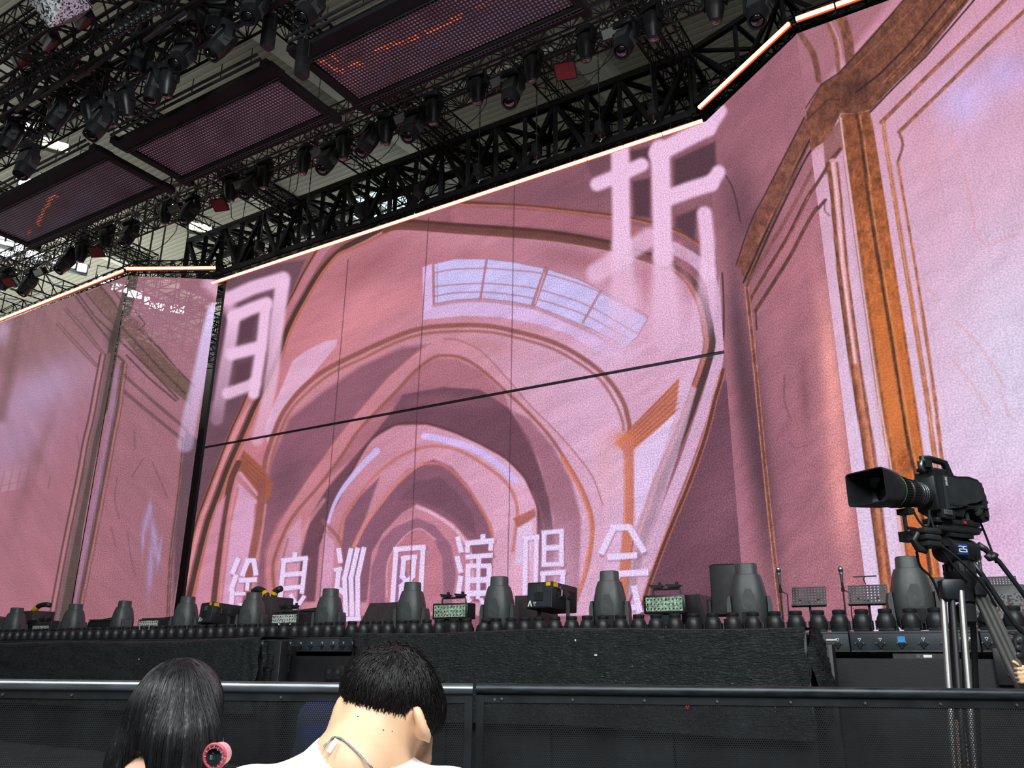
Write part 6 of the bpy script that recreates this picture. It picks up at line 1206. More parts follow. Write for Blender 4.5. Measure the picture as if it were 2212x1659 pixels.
legs_m = uni(.05, cap((sh[0]-.09, sh[1]-.02, .52), (sh[0]-.12, sh[1]+.42, .5), .09, .065), cap((sh[0]-.12, sh[1]+.42, .5), (sh[0]-.12, sh[1]+.38, .09), .06, .045), cap((sh[0]+.09, sh[1]-.02, .52), (sh[0]+.12, sh[1]+.42, .5), .09, .065), cap((sh[0]+.12, sh[1]+.42, .5), (sh[0]+.12, sh[1]+.38, .09), .06, .045), ell((sh[0], sh[1], .58), (.17, .13, .12)))
neck = cap(nk0, nk1, .062, .066)
body = sub(.008, uni(.012, uni(.028, skull, neck, torso_m, *armL, *armR, *fa), ear(earR, 24), ear(earL, -8, -1)), uni(.005, *fe))
body = uni(.01, body, hand(sh+np.array([-.08, .30, -.42]), (0.1, 1, -.1)), hand(sh+np.array([.1, .30, -.42]), (-.1, 1, -.1), -1), legs_m)
man = empty('person', (0, 0, 0), 0, 'short haired man from behind in white T-shirt with silver chain, head bowed', 'person')
man.location = (sh[0], sh[1], 0); MO = (sh[0], sh[1], 0); lo = lambda f: local(f, MO)
sdf_mesh('body', lo(body), (-.34, -.24, .02), (.36, .62, 1.36), .0062, SK, man)
shirt = inter(grow(uni(.05, torso_m, armL[0], armR[0]), .008), half(Q(728, 1630, 1.37), (.24, -.2, .95)))
shirt = inter(shirt, half((0, 0, .56), (0, 0, -1)))
CLW = mat('white_cotton', (238, 236, 232), .85, 0, .03, 20, bump=.2, bscale=30)
sdf_mesh('t_shirt', lo(shirt), (-.34, -.24, .5), (.36, .34, 1.3), .0065, CLW, man)
sdf_mesh('trousers', lo(grow(legs_m, .012)), (-.34, -.24, .05), (.36, .62, .74), .012, mat('dark_denim', (38, 42, 54), .8), man)
for s in (-1, 1): MB().box((s*.12, .45, .035), (.09, .26, .07), bev=.03).build('shoe', M_['rubber'], man, 'auto')
# hair: a cap over the skull cut along the hairline, with short strands combed from the crown
hb = sub(.006, uni(.03, ell(hc+np.array([.002, -.002, .008]), (.079, .092, .081)), ell(hc+np.array([.024, .03, -.022]), (.070, .078, .058))), ell(earR+np.array([-.004, -.01, -.004]), (.022, .05, .036), 24, 'y'))
l1 = Q(735, 1532, 1.45); cutn = half(Q(835, 1560, 1.45), (0.04, -.35, -1)); hairf = inter(hb, half(Q(800, 1560, 1.44), (-.04, .34, -1)))
ho = sdf_mesh('hair', lo(hairf), (-.16, -.15, 1.05), (.3, .4, 1.38), .006, HAIR, man)
ve = np.array([v.co[:] for v in ho.data.vertices])+np.array(MO); ve = ve[ve[:, 1] < hc[1]+.06]; sd = ve[rng.integers(0, len(ve), 5200)]+rng.normal(size=(5200, 3))*.003
whorl = Q(852, 1418, 1.46)
def flow_m(P): d = P-whorl; d /= np.linalg.norm(d, axis=1)[:, None]+1e-6; d += np.cross(d, [0, .3, .6])*.5; d[:, 2] -= .6; return d
def toloc(o, off): o.location = (-off[0], -off[1], 0)
st = strands('hair_strand_cover', hb, sd, flow_m, 6, .0072, .0007, .0042, HAIR, ho, .28); toloc(st, MO); st['kind'] = 'stuff'
# fading stubble below the hairline
nf = uni(.02, skull, neck); S2 = []
for _ in range(5200):
    x = rng.uniform(722, 905); hl = 1543+14*sin((x-722)/183*3.1); y = hl+abs(rng.normal())*18+rng.uniform(-6, 2)
    if 885 < x: y -= 12
    p = march(nf, x, y)
    if p is not None: S2.append(tuple(p))
S2 = np.array(S2); st = strands('nape_stubble', nf, S2, lambda P: np.tile([0.05, 0, -1.], (len(P), 1)), 3, .0028, .0004, .001, HAIR, ho, .3); toloc(st, MO); st['kind'] = 'stuff'
# chain and tag
pts = [march(uni(.02, body, grow(shirt, .0)), x, y) for x, y in ((700, 1616), (706, 1606), (714, 1598), (724, 1594), (736, 1596), (746, 1602), (757, 1611), (768, 1621), (779, 1632), (790, 1644), (800, 1655), (808, 1666))]
pts = [Vector(p)-Vector(MO) for p in pts if p is not None]; C = crom([tuple(p) for p in pts], 9); mb = MB()
for i in range(0, len(C)-1, 1):
    a, b = Vector(C[i]), Vector(C[min(i+1, len(C)-1)]); c0 = (a+b)/2+Vector((0, -.002, .001)); d = (b-a).normalized(); e = d.cross(Vector((0, -1, 0))).normalized() if i % 2 else Vector((0, -1, 0)); ring = [c0+d*(.0029*cos(t))+e*(.0015*sin(t)) for t in np.linspace(0, 2*pi, 9)]
    mb.path(ring, .0005, 5)
ch = mb.build('silver_chain', M_['silver'], man, True); p = march(body, 730, 1600)
MB().box((0, 0, -.0125), (.0065, .0014, .022), T(*(Vector(p)-Vector(MO)+Vector((0, -.007, .004))))@Ry(28)@Rx(-28)).build('chain_tag', M_['silver'], ch)
for x, y in ((828, 1577), (847, 1580), (773, 1548)): 
    p = march(body, x, y); MB().lathe([(.0012, 0), (.0008, .0006)], 8, T(*(Vector(p)-Vector(MO)))@Rx(90)).build('mole', M_['brownbox'], man)
# ---- woman seen from behind with long black hair
wc = Q(386, 1538, 1.55); WO = (wc[0], wc[1], 0); wn = Q(372, 1600, 1.53); wsx = Q(350, 1720, 1.5)
wt = uni(.06, ell(wsx+np.array([0, .02, -.27]), (.155, .1, .3)), cap(wsx+np.array([-.13, 0, -.04]), wsx+np.array([.13, 0, -.04]), .05), cap(wn, wsx, .05, .09), cap(wsx+np.array([-.16, 0, -.05]), wsx+np.array([-.2, .08, -.33]), .042, .034), cap(wsx+np.array([-.2, .08, -.33]), wsx+np.array([-.1, .28, -.3]), .033, .024), cap(wsx+np.array([.16, 0, -.05]), wsx+np.array([.21, .1, -.3]), .042, .034))
fanp = Q(464, 1634, 1.40); hx = fanp+np.array([.0, .0, -.15]); rarm = cap(wsx+np.array([.21, .1, -.3]), hx+np.array([0, 0, -.04]), .033, .024)
fa, fe = face_parts(Vector(wc)+Vector((.0, .0, -.02)), (.2, .95, -.15)); 
hdw = uni(.03, ell(wc, (.068, .082, .085)), ell(wc+np.array([.016, .05, -.06]), (.05, .058, .052)), *fa)
lw = uni(.05, cap((wsx[0]-.09, wsx[1], .52), (wsx[0]-.1, wsx[1]+.4, .5), .085, .06), cap((wsx[0]-.1, wsx[1]+.4, .5), (wsx[0]-.1, wsx[1]+.36, .09), .055, .04), cap((wsx[0]+.09, wsx[1], .52), (wsx[0]+.1, wsx[1]+.4, .5), .085, .06), cap((wsx[0]+.1, wsx[1]+.4, .5), (wsx[0]+.1, wsx[1]+.36, .09), .055, .04), ell((wsx[0], wsx[1], .58), (.16, .12, .12)))
# hand gripping the fan handle
gf = [ell(hx+np.array([.005, .028, -.01]), (.022, .018, .042))]
for k in range(4): z = .022-.02*k; gf += [cap(hx+np.array([.024, .02, z]), hx+np.array([.026, -.012, z]), .0085, .008), cap(hx+np.array([.026, -.012, z]), hx+np.array([-.004, -.026, z-.002]), .008, .007)]
gf += [cap(hx+np.array([-.02, .02, .02]), hx+np.array([-.024, -.006, .038]), .0105, .009)]
wb_ = uni(.012, sub(.008, uni(.03, hdw, cap(wc+np.array([0, -.01, -.05]), wn, .05), wt, rarm), uni(.005, *fe)), uni(.006, *gf), lw)
woman = empty('person', WO, 0, 'person with long straight black hair from behind, holding a small pink fan', 'person'); lw_ = lambda f: local(f, WO)
sdf_mesh('body', lw_(wb_), (-.32, -.24, .02), (.36, .55, 1.36), .0066, SK2, woman)
sdf_mesh('black_top', lw_(inter(grow(wt, .009), half((0, 0, .56), (0, 0, -1)))), (-.32, -.24, .5), (.34, .4, 1.10), .009, mat('black_knit', (20, 20, 22), .85), woman)
sdf_mesh('trousers', lw_(grow(lw, .012)), (-.32, -.24, .05), (.34, .55, .72), .012, mat('grey_trousers', (60, 60, 64), .85), woman)
for s in (-1, 1): MB().box((wsx[0]-WO[0]+s*.1, wsx[1]-WO[1]+.42, .035), (.08, .24, .07), bev=.03).build('shoe', M_['white'], woman, 'auto')
hw = uni(.03, ell(wc+np.array([-.001, -.004, .010]), (.072, .09, .080)), cap(Q(385, 1545, 1.50), Q(390, 1600, 1.475), .066, .058), cap(Q(390, 1600, 1.475), Q(392, 1740, 1.45), .056, .05), cap(Q(340, 1560, 1.51), Q(300, 1650, 1.50), .048, .046), cap(Q(305, 1640, 1.50), Q(270, 1780, 1.47), .046, .036))
facecut = ell(wc+np.array([.04, .098, -.05]), (.062, .07, .075), 0); notch = cap(Q(266, 1672, 1.44), Q(300, 1640, 1.42), .012, .002)
hwf = sub(.01, sub(.006, hw, facecut), ell(Q(284, 1662, 1.43), (.022, .05, .026), -40, 'y'))
def fine(f): 
    def g(X, Y, Z):
        a = np.arctan2(X-wc[0], -(Y-wc[1])); return f(X, Y, Z)-.0022*np.sin(a*34+Z*9)*np.clip((wc[2]+.06-Z)*9, 0, 1)-.0014*np.sin(a*71+Z*17)
    return g
hwo = sdf_mesh('hair', lw_(fine(hwf)), (-.24, -.2, .86), (.2, .25, 1.4), .005, HAIR2, woman)
ve = np.array([v.co[:] for v in hwo.data.vertices])+np.array([WO[0], WO[1], 0]); ve = ve[(ve[:, 1] < wc[1]+.05)]; sd = ve[rng.integers(0, len(ve), 4200)]; crown = Q(385, 1462, 1.56)
def flow_w(P): d = (P-crown)*np.array([4., 4, 0]); k = np.clip((P[:, 2]-wc[2]-.02)*12, 0, 1)[:, None]; d = d*k*3; d[:, 2] -= 1; return d
st = strands('hair_strand_cover', hwf, sd, flow_w, 12, .014, .0006, .0016, HAIR2, hwo, .05); toloc(st, WO); st['kind'] = 'stuff'
# pink fan with round face
r = empty('handheld_fan', fanp, 0, 'pink round handheld fan with black centre display beside the long black hair', 'fan'); PK = mat('pink_plastic', (196, 84, 100), .4); PKL = mat('pale_pink_plastic', (226, 160, 168), .4); r.rotation_euler = (radians(8), 0, radians(-12)); r.scale = (.68,)*3
MB().path([(.026*cos(t), 0, .026*sin(t)) for t in np.linspace(0, 2*pi, 33)], .0042, 8).build('outer_ring', PK, r, True); MB().lathe([(.0255, 0), (.027, .012), (.025, .03), (.015, .034)], 28, Rx(-90)).build('fan_housing', PKL, r, 'auto')
mb = MB(); [mb.bar((.018*cos(t), -.004, .018*sin(t)), (.0245*cos(t), -.004, .0245*sin(t)), .0009, 4) for t in np.linspace(0, 2*pi, 12, endpoint=False)]; mb.build('grille_spoke', PKL, r)
d_ = MB().lathe([(.0185, -.001), (.0185, -.006), (.016, -.0075), (.001, -.0078)], 28, Rx(-90)@Rx(0)).build('display_disc', M_['glass'], r, 'auto')
mb = MB(); L_ = .0085
for x0, y0, x1, y1 in ((-.006, .004, -.002, .004), (-.006, -.004, -.002, -.004), (-.006, -.004, -.006, .004), (-.002, -.004, -.002, .004), (.003, .0025, .0035, .0032), (.003, -.0025, .0035, -.0032), (-.001, .009, .001, .009)): mb.bar((x0, -L_, y0), (x1, -L_, y1), .0005, 4)
mb.build('digit', emit('display_digit', (150, 190, 210), .8, False), d_); MB().lathe([(.009, -.03), (.011, -.06), (.012, -.2), (.011, -.21)], 14, T(0, .012, 0)).build('handle', PK, r, True)
# ---- person in a dark blue shirt bending behind the fence, seen through the holes
bp_ = Q(738, 1600, 4.75); BO = (bp_[0], bp_[1], 0); c = bp_
bt = uni(.08, ell((c[0], c[1], c[2]-.12), (.2, .17, .36), 8, 'y'), cap((c[0]-.13, c[1], c[2]+.12), (c[0]+.16, c[1], c[2]+.14), .085)); bl_ = uni(.06, cap((c[0]-.1, c[1], c[2]-.36), (c[0]-.12, c[1]+.05, .1), .095, .055), cap((c[0]+.1, c[1], c[2]-.36), (c[0]+.12, c[1]+.05, .1), .095, .055), ell((c[0], c[1], c[2]-.35), (.17, .13, .12)))
ba = uni(.03, cap((c[0]-.17, c[1], c[2]+.1), (c[0]-.24, c[1]+.12, c[2]-.16), .05, .04), cap((c[0]-.24, c[1]+.12, c[2]-.16), (c[0]-.1, c[1]+.3, c[2]-.26), .038, .026), cap((c[0]+.19, c[1], c[2]+.1), (c[0]+.25, c[1]+.12, c[2]-.16), .05, .04), cap((c[0]+.25, c[1]+.12, c[2]-.16), (c[0]+.1, c[1]+.3, c[2]-.26), .038, .026))
hdp = np.array([c[0]+.10, c[1]+.10, c[2]+.30]); fa, fe = face_parts(Vector(hdp), (.2, .9, -.5)); bh = uni(.03, ell(hdp, (.075, .09, .095)), cap(hdp+np.array([-.02, -.04, -.05]), (c[0], c[1], c[2]+.16), .055), *fa)
blue = empty('person', BO, 0, 'person in a dark blue shirt behind the perforated barrier, beside the man\'s head', 'person'); lb = lambda f: local(f, BO)
sdf_mesh('body', lb(uni(.02, sub(.006, bh, uni(.004, *fe)), bt, ba, bl_, hand((c[0]-.1, c[1]+.3, c[2]-.26), (0, 1, -.3)), hand((c[0]+.1, c[1]+.3, c[2]-.26), (0, 1, -.3), -1))), (-.36, -.3, .03), (.4, .48, 1.5), .012, SK2, blue)
sdf_mesh('blue_shirt', lb(inter(grow(uni(.04, bt, cap((c[0]-.17, c[1], c[2]+.1), (c[0]-.24, c[1]+.12, c[2]-.16), .05, .04), cap((c[0]+.19, c[1], c[2]+.1), (c[0]+.25, c[1]+.12, c[2]-.16), .05, .04)), .012), half((0, 0, c[2]-.42), (0, 0, -1)))), (-.38, -.32, .4), (.42, .4, 1.4), .014, mat('dark_blue_cotton', (34, 44, 84), .85), blue)
sdf_mesh('trousers', lb(grow(bl_, .012)), (-.36, -.3, .05), (.4, .4, .9), .016, M_['rubber'], blue); sdf_mesh('hair', lb(inter(grow(ell(hdp+np.array([0, -.01, .012]), (.08, .095, .095)), .008), half(hdp+np.array([0, .03, -.03]), (0, .9, -.6)))), (-.2, -.2, .95), (.4, .4, 1.6), .008, HAIR, blue)
for s in (-1, 1): MB().box((s*.12, .1, .04), (.1, .28, .08), bev=.03).build('shoe', M_['rubber'], blue, 'auto')
# ---- camera operator mostly outside the right edge, one hand on the pan grip
gp = Q(2200, 1425, 4.35); OO = (gp[0]+.42, gp[1]+.25, 0); ox, oy = OO[0], OO[1]
ot = uni(.07, ell((ox, oy, 1.14), (.19, .125, .33)), cap((ox-.15, oy, 1.38), (ox+.15, oy, 1.38), .065), cap((ox, oy, 1.38), (ox, oy, 1.52), .06)); oh = np.array([ox, oy-.02, 1.63]); fa, fe = face_parts(Vector(oh), (-.7, .7, 0))
ol = uni(.05, cap((ox-.1, oy, .88), (ox-.11, oy, .1), .095, .05), cap((ox+.1, oy, .88), (ox+.11, oy, .1), .095, .05), ell((ox, oy, .92), (.17, .13, .12)))
hw_ = gp+np.array([.075, .03, -.075]); oa = uni(.03, cap((ox-.18, oy, 1.36), (ox-.2, oy-.08, 1.12), .05, .042), cap((ox-.2, oy-.08, 1.12), hw_+np.array([.03, .0, 0]), .04, .027), cap((ox+.18, oy, 1.36), (ox+.24, oy+.05, 1.08), .05, .04), cap((ox+.24, oy+.05, 1.08), (ox+.2, oy-.1, .86), .038, .027))
gh = gp+np.array([0, 0, -.065]); og = [ell(gh+np.array([.05, .02, -.0]), (.035, .022, .042))]
for k in range(4): z = .03-.021*k; L = (.9, 1, .97, .8)[k]; og += [cap(gh+np.array([.05, -.012, z]), gh+np.array([.012, -.034, z-.004]), .0095, .009), cap(gh+np.array([.012, -.034, z-.004]), gh+np.array([-.026*L, -.024, z-.008]), .009, .008), cap(gh+np.array([-.026*L, -.024, z-.008]), gh+np.array([-.03*L, .002, z-.010]), .008, .007)]
og += [cap(gh+np.array([.03, .03, .03]), gh+np.array([-.01, .03, .055]), .0115, .009)]
op = empty('person', OO, 0, 'camera operator at the right edge with only the gripping hand in view', 'person'); lop = lambda f: local(f, OO)
obody = uni(.012, sub(.006, uni(.03, ot, ell(oh, (.076, .092, .1)), oa, ol, *fa), uni(.004, *fe)), uni(.007, *og), hand((ox+.2, oy-.1, .86), (0, -.2, -1)))
sdf_mesh('body', lop(obody), (-.6, -.4, .03), (.42, .3, 1.8), .0075, SK, op)
sdf_mesh('black_shirt', lop(inter(grow(uni(.04, ot, cap((ox-.18, oy, 1.36), (ox-.2, oy-.08, 1.12), .05, .042), cap((ox+.18, oy, 1.36), (ox+.24, oy+.05, 1.08), .05, .04)), .012), lambda X, Y, Z: np.maximum(.86-Z, Z-1.46))), (-.4, -.3, .8), (.42, .3, 1.5), .012, M_['rubber'], op)
sdf_mesh('trousers', lop(grow(ol, .014)), (-.4, -.3, .08), (.42, .3, 1.05), .014, M_['rubber'], op); sdf_mesh('hair', lop(inter(ell(oh+np.array([.0, -.01, .015]), (.085, .1, .1)), half(oh, (-.6, .6, -.7)))), (-.2, -.25, 1.5), (.2, .25, 1.8), .008, HAIR, op)
for s in (-1, 1): MB().box((s*.11, -.04, .04), (.1, .28, .08), bev=.03).build('shoe', M_['rubber'], op, 'auto')
# things glimpsed through the holes
o = MB().box((0, 0, 0), (.04, .008, .11), bev=.004).build('red_strap', M_['red']); o.location = atn(1484, 1518, BN-.1); o.rotation_euler = (0, 0, SROT); tag(o, 'red strap glimpsed through the right barrier near its top', 'strap')
o = MB().box((0, 0, .52), (.07, .04, 1.04)).build('wooden_plank', mat('pale_wood', (120, 96, 74), .7, 0, .15, 6, stretch=(8, 8, 1))); o.location = (aty(2052, 1600, 4.6).x, 4.62, 0); o.rotation_euler = (0, radians(3), 0); tag(o, 'pale wooden plank glimpsed through the right barrier below the tripod', 'plank')
# ------------------------------------------------------------------ broadcast camera on a tripod
YC = 4.4; piv = aty(2072, 1232, YC); CB = M_['camblack'] = mat('camera_black_shell', (30, 33, 35), .42, .05, .1, 8); GR = M_['camgrey'] = mat('satin_dark_grey', (52, 55, 57), .38, .2)
tp = empty('camera_tripod', (piv.x, piv.y, 0), 0, 'silver and black tripod with fluid head holding the broadcast camera', 'tripod'); pz = piv.z
def P3(x, y, dy=0): q = aty(x, y, YC+dy); return Vector((q.x-piv.x, q.y-piv.y, q.z))
M_['legsteel'] = mat('satin_steel_tube', (150, 150, 146), .34, .75, .15, 30, stretch=(30, 30, 1))
def leg(top, foot, tubes, mt, inner, wid):
    top = Vector(top); foot = Vector(foot); d = (foot-top).normalized(); view = Vector((piv.x, piv.y, 0)).normalized(); e = d.cross(view).normalized()*wid; l = None
    mb = MB(); 
    for k in tubes: mb.bar(top+e*k, top.lerp(foot, .62)+e*k, .0155, 12)
    l = mb.build('leg', M_[mt], tp, 'auto'); MB().bar(top, foot, .013, 10).build('inner_tube', M_[inner], l, 'auto')
    c = top.lerp(foot, .62); MB().bar(c-e*1.2, c+e*1.2, .03, 8).build('leg_lock', M_['black'], l); MB().lathe([(.03, 0), (.035, .02), (.02, .05)], 12, T(foot.x, foot.y, 0)).build('rubber_foot', M_['rubber'], l)
    MB().box((0, 0, 0), (abs(wid)*2.9, .06, .1), T(*(top+Vector((0, 0, .005)))), bev=.015).build('shoulder_block', CB, l, 'auto')
A1 = P3(2056, 1276, -.09); leg(A1, (A1.x-.30, A1.y-.30, .02), (-1, 1), 'legsteel', 'black', .042)
A2 = P3(2076, 1276, .10); leg(A2, (A2.x+.12, A2.y+.62, .02), (-1, 1), 'black', 'black', .05)
A3 = P3(2112, 1270, .0); leg(A3, (A3.x+.5, A3.y-.02, .02), (-1, 0, 1), 'legsteel', 'legsteel', .024)
mb = MB().lathe([(.045, -.16), (.05, -.1), (.075, -.06), (.08, -.01), (.06, 0)], 20, T(0, 0, pz)); mb.build('bowl', CB, tp, 'auto')
MB().lathe([(.02, -.28), (.045, -.26), (.05, -.18), (.02, -.16)], 14, T(0, 0, pz)).build('bowl_knob', M_['rubber'], tp, 'auto')
ks = MB().lathe([(.06, -.03), (.068, -.025), (.068, .04), (.06, .045)], 24, T(0, 0, pz)).build('clamp_ring', CB, tp, 'auto'); mb = MB()
for k in range(16): a = 2*pi*k/16; mb.box((0, 0, 0), (.012, .01, .05), T(.07*cos(a), .07*sin(a), pz+.006)@Rz(k*22.5))
mb.build('ring_rib', GR, ks)
# fluid head: two drums on a horizontal axis
hz = pz+.10; yaw = 28
HM = T(0, 0, hz)@Rz(yaw)
MB().bar((-.085, 0, 0), (.085, 0, 0), .062, 24, HM).build('tilt_drum', CB, tp, 'auto'); [MB().bar((k*.085, 0, 0), (k*.105, 0, 0), .067, 24, HM).build('drum_cap', M_['black'], tp, 'auto') for k in (-1, 1)]
MB().box((0, 0, .075), (.19, .1, .02), HM).build('head_platform', CB, tp)
LM = T(0, 0, hz)@Rz(yaw-8)
bl2 = MB().box((-.03, -.0665, .0), (.075, .004, .056), LM).build('blue_badge', mat('deep_blue_badge', (24, 60, 130), .4), tp); mb = MB()
for x0, z0, x1, z1 in ((-.055, .014, -.034, .014), (-.055, .0, -.036, .0), (-.055, -.014, -.034, -.014), (-.055, .0, -.055, -.014), (-.004, .014, -.026, .014), (-.026, .014, -.026, .0), (-.026, .0, -.006, .0), (-.006, .0, -.006, -.014), (-.006, -.014, -.028, -.014)): mb.bar((x0-.0, -.071, z0), (x1, -.071, z1), .0032, 4, LM)
mb.build('badge_letters_es', M_['white'], bl2)
mb = MB(); mb.box((.045, -.067, .005), (.03, .002, .006), HM@Rz(60)); mb.build('orange_mark', mat('orange_print', (200, 110, 50), .5), tp)
# plate stack
PM = T(0, 0, 0)@Rz(yaw)    # local x runs back along the camera; lens looks along -x
CM = T(0, 0, 0)@Rz(28)
z1 = P3(2072, 1158).z
MB().box((-.01, 0, hz+.105), (.36, .09, .024), PM, bev=.008).build('sliding_plate', CB, tp, 'auto'); mb = MB(); [mb.box((-.15+k*.015, -.047, hz+.107), (.004, .002, .014), PM) for k in range(22)]; mb.build('scale_mark', GR, tp)
mb = MB(); [mb.bar((x, y, hz+.1), (x, y, hz+.21), .009, 8, PM) for x in (-.03, .1) for y in (-.03, .03)]; mb.build('riser_post', M_['steel'], tp); MB().box((.07, .01, hz+.15), (.14, .1, .04), PM, bev=.01).build('quick_release', M_['black'], tp, 'auto')
# pan bars
mb = MB().path([P3(2112, 1178), P3(2128, 1186), P3(2138, 1196), P3(2158, 1213), P3(2200, 1268), P3(2235, 1318)], [.02, .016, .014, .013, .012, .012], 10); mb.build('pan_bar', CB, tp, True)
MB().path([P3(2131, 1198, -.03), P3(2138, 1206, -.03), P3(2146, 1204, -.03), P3(2150, 1196, -.03)], .018, 8).build('pan_bar_clamp', M_['black'], tp, True)
MB().path([P3(2100, 1215), P3(2120, 1240), P3(2160, 1300), P3(2190, 1345), P3(2240, 1400)], [.016, .014, .014, .013, .013], 10).build('second_pan_bar', CB, tp, True)
g = MB().path([P3(2205, 1372), P3(2200, 1388), P3(2203, 1410), P3(2206, 1436)], [.03, .034, .034, .028], 12).build('zoom_grip', CB, tp, True); mb = MB(); [mb.lathe([(.012, 0), (.014, .01), (.008, .014)], 10, T(*(P3(2192, y)+Vector((0, -.03, 0))))@Rx(90)) for y in (1385, 1400, 1415)]; mb.build('grip_button', GR, g)
MB().path([P3(2205, 1372), P3(2180, 1368), P3(2160, 1362, .05), P3(2120, 1345, .05), P3(2095, 1320, .05), P3(2080, 1290, .03)], .005, 6).build('grip_cable', M_['rubber'], tp, True)
# ---- the camera itself
zb = P3(2072, 1126).z; cam_o = empty('broadcast_camera', (piv.x, piv.y, zb), radians(28), 'large black broadcast camera with square lens hood pointing left on the tripod', 'camera')
ax = .118     # height of the lens axis above the base
bd = MB(); prof = [(-.16, .035), (-.1, .02), (.02, .015), (.05, .055), (.12, .07), (.165, .02), (.19, .0), (.24, .015), (.25, .15), (.225, .185), (.235, .2), (.2, .235), (.12, .245), (.02, .235), (-.08, .245), (-.16, .25)]
bd.prism(prof, -.06, .06); body_ = bd.build('camera_body', CB, cam_o, 'auto')
sp = MB(); sp.prism([(-.12, .045), (-.11, .225), (.0, .215), (.1, .225), (.2, .215), (.215, .13), (.13, .1), (.07, .09), (-.02, .06)], -.062, -.078); sp.build('side_cover', GR, cam_o, 'auto')
mb = MB(); mb.prism([(.12, .045), (.15, .06), (.205, .11), (.235, .12), (.235, .105), (.21, .095), (.16, .045), (.13, .03)], -.062, -.074); mb.build('silver_accent', M_['silver'], cam_o, 'auto')
mb = MB(); mb.box((.06, -.078, .075), (.33, .004, .004)); mb.box((.215, -.063, .055), (.03, .016, .05)); mb.box((.2, -.07, .13), (.03, .012, .12)); [mb.box((-.1+k*.02, -.08, .075), (.012, .01, .016)) for k in range(4)]; mb.build('side_button', M_['rubber'], cam_o)
mb = MB()
for k in range(7): mb.box((-.105+.0*k, -.0795, .17+k*.007), (.016-.004*(k % 2), .003, .003))
mb.build('side_lettering', M_['white'], cam_o); MB().box((.225, -.066, .035), (.014, .004, .008)).build('white_mark', M_['white'], cam_o)
MB().box((-.17, 0, ax+.01), (.02, .125, .18), bev=.01).build('lens_mount_plate', CB, cam_o, 'auto')
RX = lambda x: T(x, 0, ax)@Ry(-90)        # lathe axis along -x
ln = MB().lathe([(.05, 0), (.058, .01), (.06, .05), (.066, .055), (.066, .1), (.063, .105), (.063, .12), (.072, .125), (.074, .18), (.07, .185), (.078, .2), (.082, .25), (.086, .255), (.086, .275)], 30, RX(-.18)).build('lens_barrel', M_['black'], cam_o, 'auto')
mb = MB()
for k in range(40): a = 2*pi*k/40; mb.bar(RX(-.18)@Vector((.08*cos(a), .08*sin(a), .2)), RX(-.18)@Vector((.084*cos(a), .084*sin(a), .25)), .0025, 4)
for k in range(34): a = 2*pi*k/34; mb.bar(RX(-.18)@Vector((.073*cos(a), .073*sin(a), .13)), RX(-.18)@Vector((.075*cos(a), .075*sin(a), .175)), .002, 4)
mb.build('focus_rib', CB, ln); mb = MB().path([RX(-.18)@Vector((.087*cos(t), .087*sin(t), .262)) for t in np.linspace(0, 2*pi, 41)], .0010, 5); mb.build('green_ring', mat('green_lens_ring', (70, 170, 80), .4, emis=None), ln, True)
mb = MB(); [mb.path([RX(-.18)@Vector((.0665*cos(t), .0665*sin(t), z)) for t in np.linspace(0, 2*pi, 37)], .0012, 4) for z in (.06, .075, .095)]; [mb.bar(RX(-.18)@Vector((.067*cos(a), .067*sin(a), .112)), RX(-.18)@Vector((.067*cos(a), .067*sin(a), .118)), .0012, 4) for a in np.linspace(2.2, 4.4, 16)]; mb.build('scale_ring', M_['steel'], ln)
# hood: a round back flaring into a rounded rectangle with an open front
hd = MB(); Kn = 32; vs = []; fs = []
def ringpt(k, x, w, h, sq):
    a = 2*pi*k/Kn; c, s = cos(a), sin(a); e = 2/(2+sq); return (x, math.copysign(abs(c)**e, c)*w, ax+math.copysign(abs(s)**e, s)*h)
stn = [(-.455, .086, .084, 0), (-.465, .09, .084, .3), (-.49, .096, .085, 3), (-.58, .112, .086, 7), (-.64, .118, .087, 9), (-.64, .112, .081, 9), (-.58, .106, .08, 7), (-.5, .085, .078, 3), (-.485, .07, .07, 0)]
for x, w_, h_, sq in stn: vs += [ringpt(k, x, w_, h_, sq) for k in range(Kn)]
for i in range(len(stn)-1):
    for k in range(Kn): fs.append((i*Kn+k, i*Kn+Kn+k, i*Kn+Kn+(k+1) % Kn, i*Kn+(k+1) % Kn))
hd.v = vs; hd.f = fs; hd.build('lens_hood', CB, cam_o, 'auto'); MB().lathe([(.08, .25), (.078, .3), (.06, .302), (.05, .31), (.02, .318), (.002, .32)], 26, RX(-.18)).build('front_glass', M_['glass'], cam_o, True)
mb = MB(); [mb.path([RX(-.18)@Vector((r_*cos(t), r_*sin(t), .304)) for t in np.linspace(0, 2*pi, 33)], .0015, 4) for r_ in (.076, .07, .064)]; mb.build('inner_ring', GR, cam_o)
# top handle, viewfinder shoe
MB().path([(-.155, 0, .25), (-.15, 0, .29), (-.165, 0, .325), (-.1, 0, .33), (-.02, 0, .325), (.02, 0, .32), (.05, 0, .26), (.06, 0, .235)], [.018, .018, .016, .018, .018, .02, .018, .02], 10).build('top_handle', CB, cam_o, True)
MB().box((-.1, 0, .262), (.16, .07, .02), bev=.005).box((-.175, -.02, .285), (.04, .06, .04)).build('viewfinder_shoe', M_['black'], cam_o, 'auto'); MB().path([(-.19, -.03, .3), (-.215, -.03, .295), (-.225, -.03, .265), (-.2, -.03, .24)], .012, 8).build('connector', M_['steel'], cam_o, True)
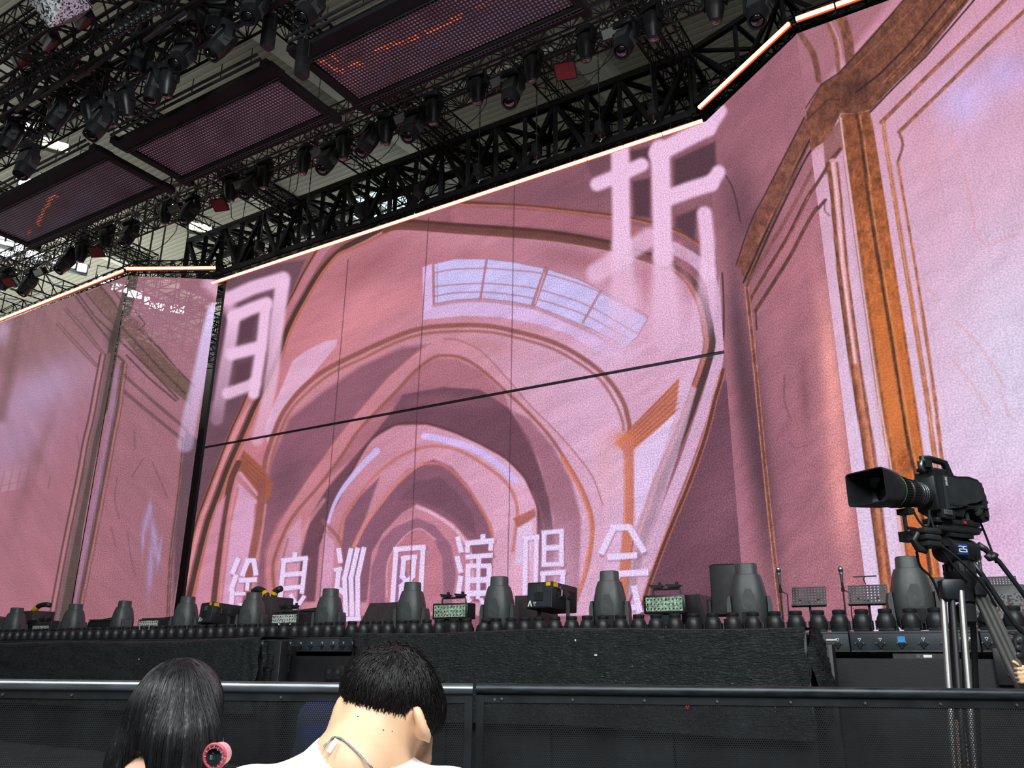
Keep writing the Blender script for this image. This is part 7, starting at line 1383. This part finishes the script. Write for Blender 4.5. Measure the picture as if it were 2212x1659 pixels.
# base wedge, motor unit, cables and padded grip rig
MB().box((.0, 0, -.012), (.36, .09, .025), bev=.006).box((.03, 0, -.035), (.33, .08, .016)).build('base_plate', M_['black'], cam_o, 'auto'); MB().box((.045, -.047, -.01), (.02, .004, .014)).build('red_lever', M_['red'], cam_o)
MB().box((-.11, -.05, ax-.1), (.09, .05, .05), bev=.01).build('servo_unit', M_['black'], cam_o, 'auto'); mb = MB(); [mb.bar((-.155+k*.014, -.078, ax-.105), (-.155+k*.014, -.078, ax-.08), .005, 6) for k in range(5)]; mb.build('servo_connector', M_['steel'], cam_o)
MB().box((-.36, 0, ax-.1), (.05, .07, .03)).bar((-.375, 0, ax-.1), (-.375, 0, ax-.2), .01, 8).box((-.375, 0, ax-.23), (.07, .05, .05)).bar((-.37, -.05, ax-.195), (-.43, -.05, ax-.195), .008, 8).build('lens_support', M_['black'], cam_o, 'auto')
mb = MB(); 
for k in range(3): mb.box((-.27, -.03, ax-.2-.033*k), (.13-.01*k, .1, .03), bev=.012)
mb.path([(-.34, -.03, ax-.215), (-.375, -.03, ax-.25), (-.345, -.03, ax-.29), (-.29, -.03, ax-.295)], .018, 10); mb.build('padded_grip', M_['blackplastic'], cam_o, 'auto'); MB().bar((-.2, -.02, ax-.235), (-.06, -.02, ax-.25), .013, 8).box((-.1, -.02, ax-.245), (.1, .04, .035)).build('rail_arm', M_['black'], cam_o, 'auto')
for nm, L in (('cable_loop', [(-.33, -.02, ax-.09), (-.31, -.04, ax-.16), (-.27, -.05, ax-.17), (-.24, -.05, ax-.09)]), ('hanging_cable', [(-.2, -.02, ax-.1), (-.19, -.04, ax-.25), (-.12, -.05, ax-.36), (-.04, -.06, ax-.44)]), ('hanging_cable', [(-.32, .0, ax-.3), (-.28, .02, ax-.37), (-.2, .02, ax-.43), (-.14, .03, ax-.55)]), ('hanging_cable', [(.24, 0, .04), (.27, 0, -.03), (.31, .0, -.14), (.33, 0, -.2)]), ('hanging_cable', [(-.2, -.05, ax-.26), (-.08, -.09, ax-.36), (.03, -.1, ax-.46), (.12, -.09, ax-.56)])):
    MB().path([tuple(v) for v in crom(L, 5)], .0065, 6).build(nm, M_['rubber'], cam_o, True)
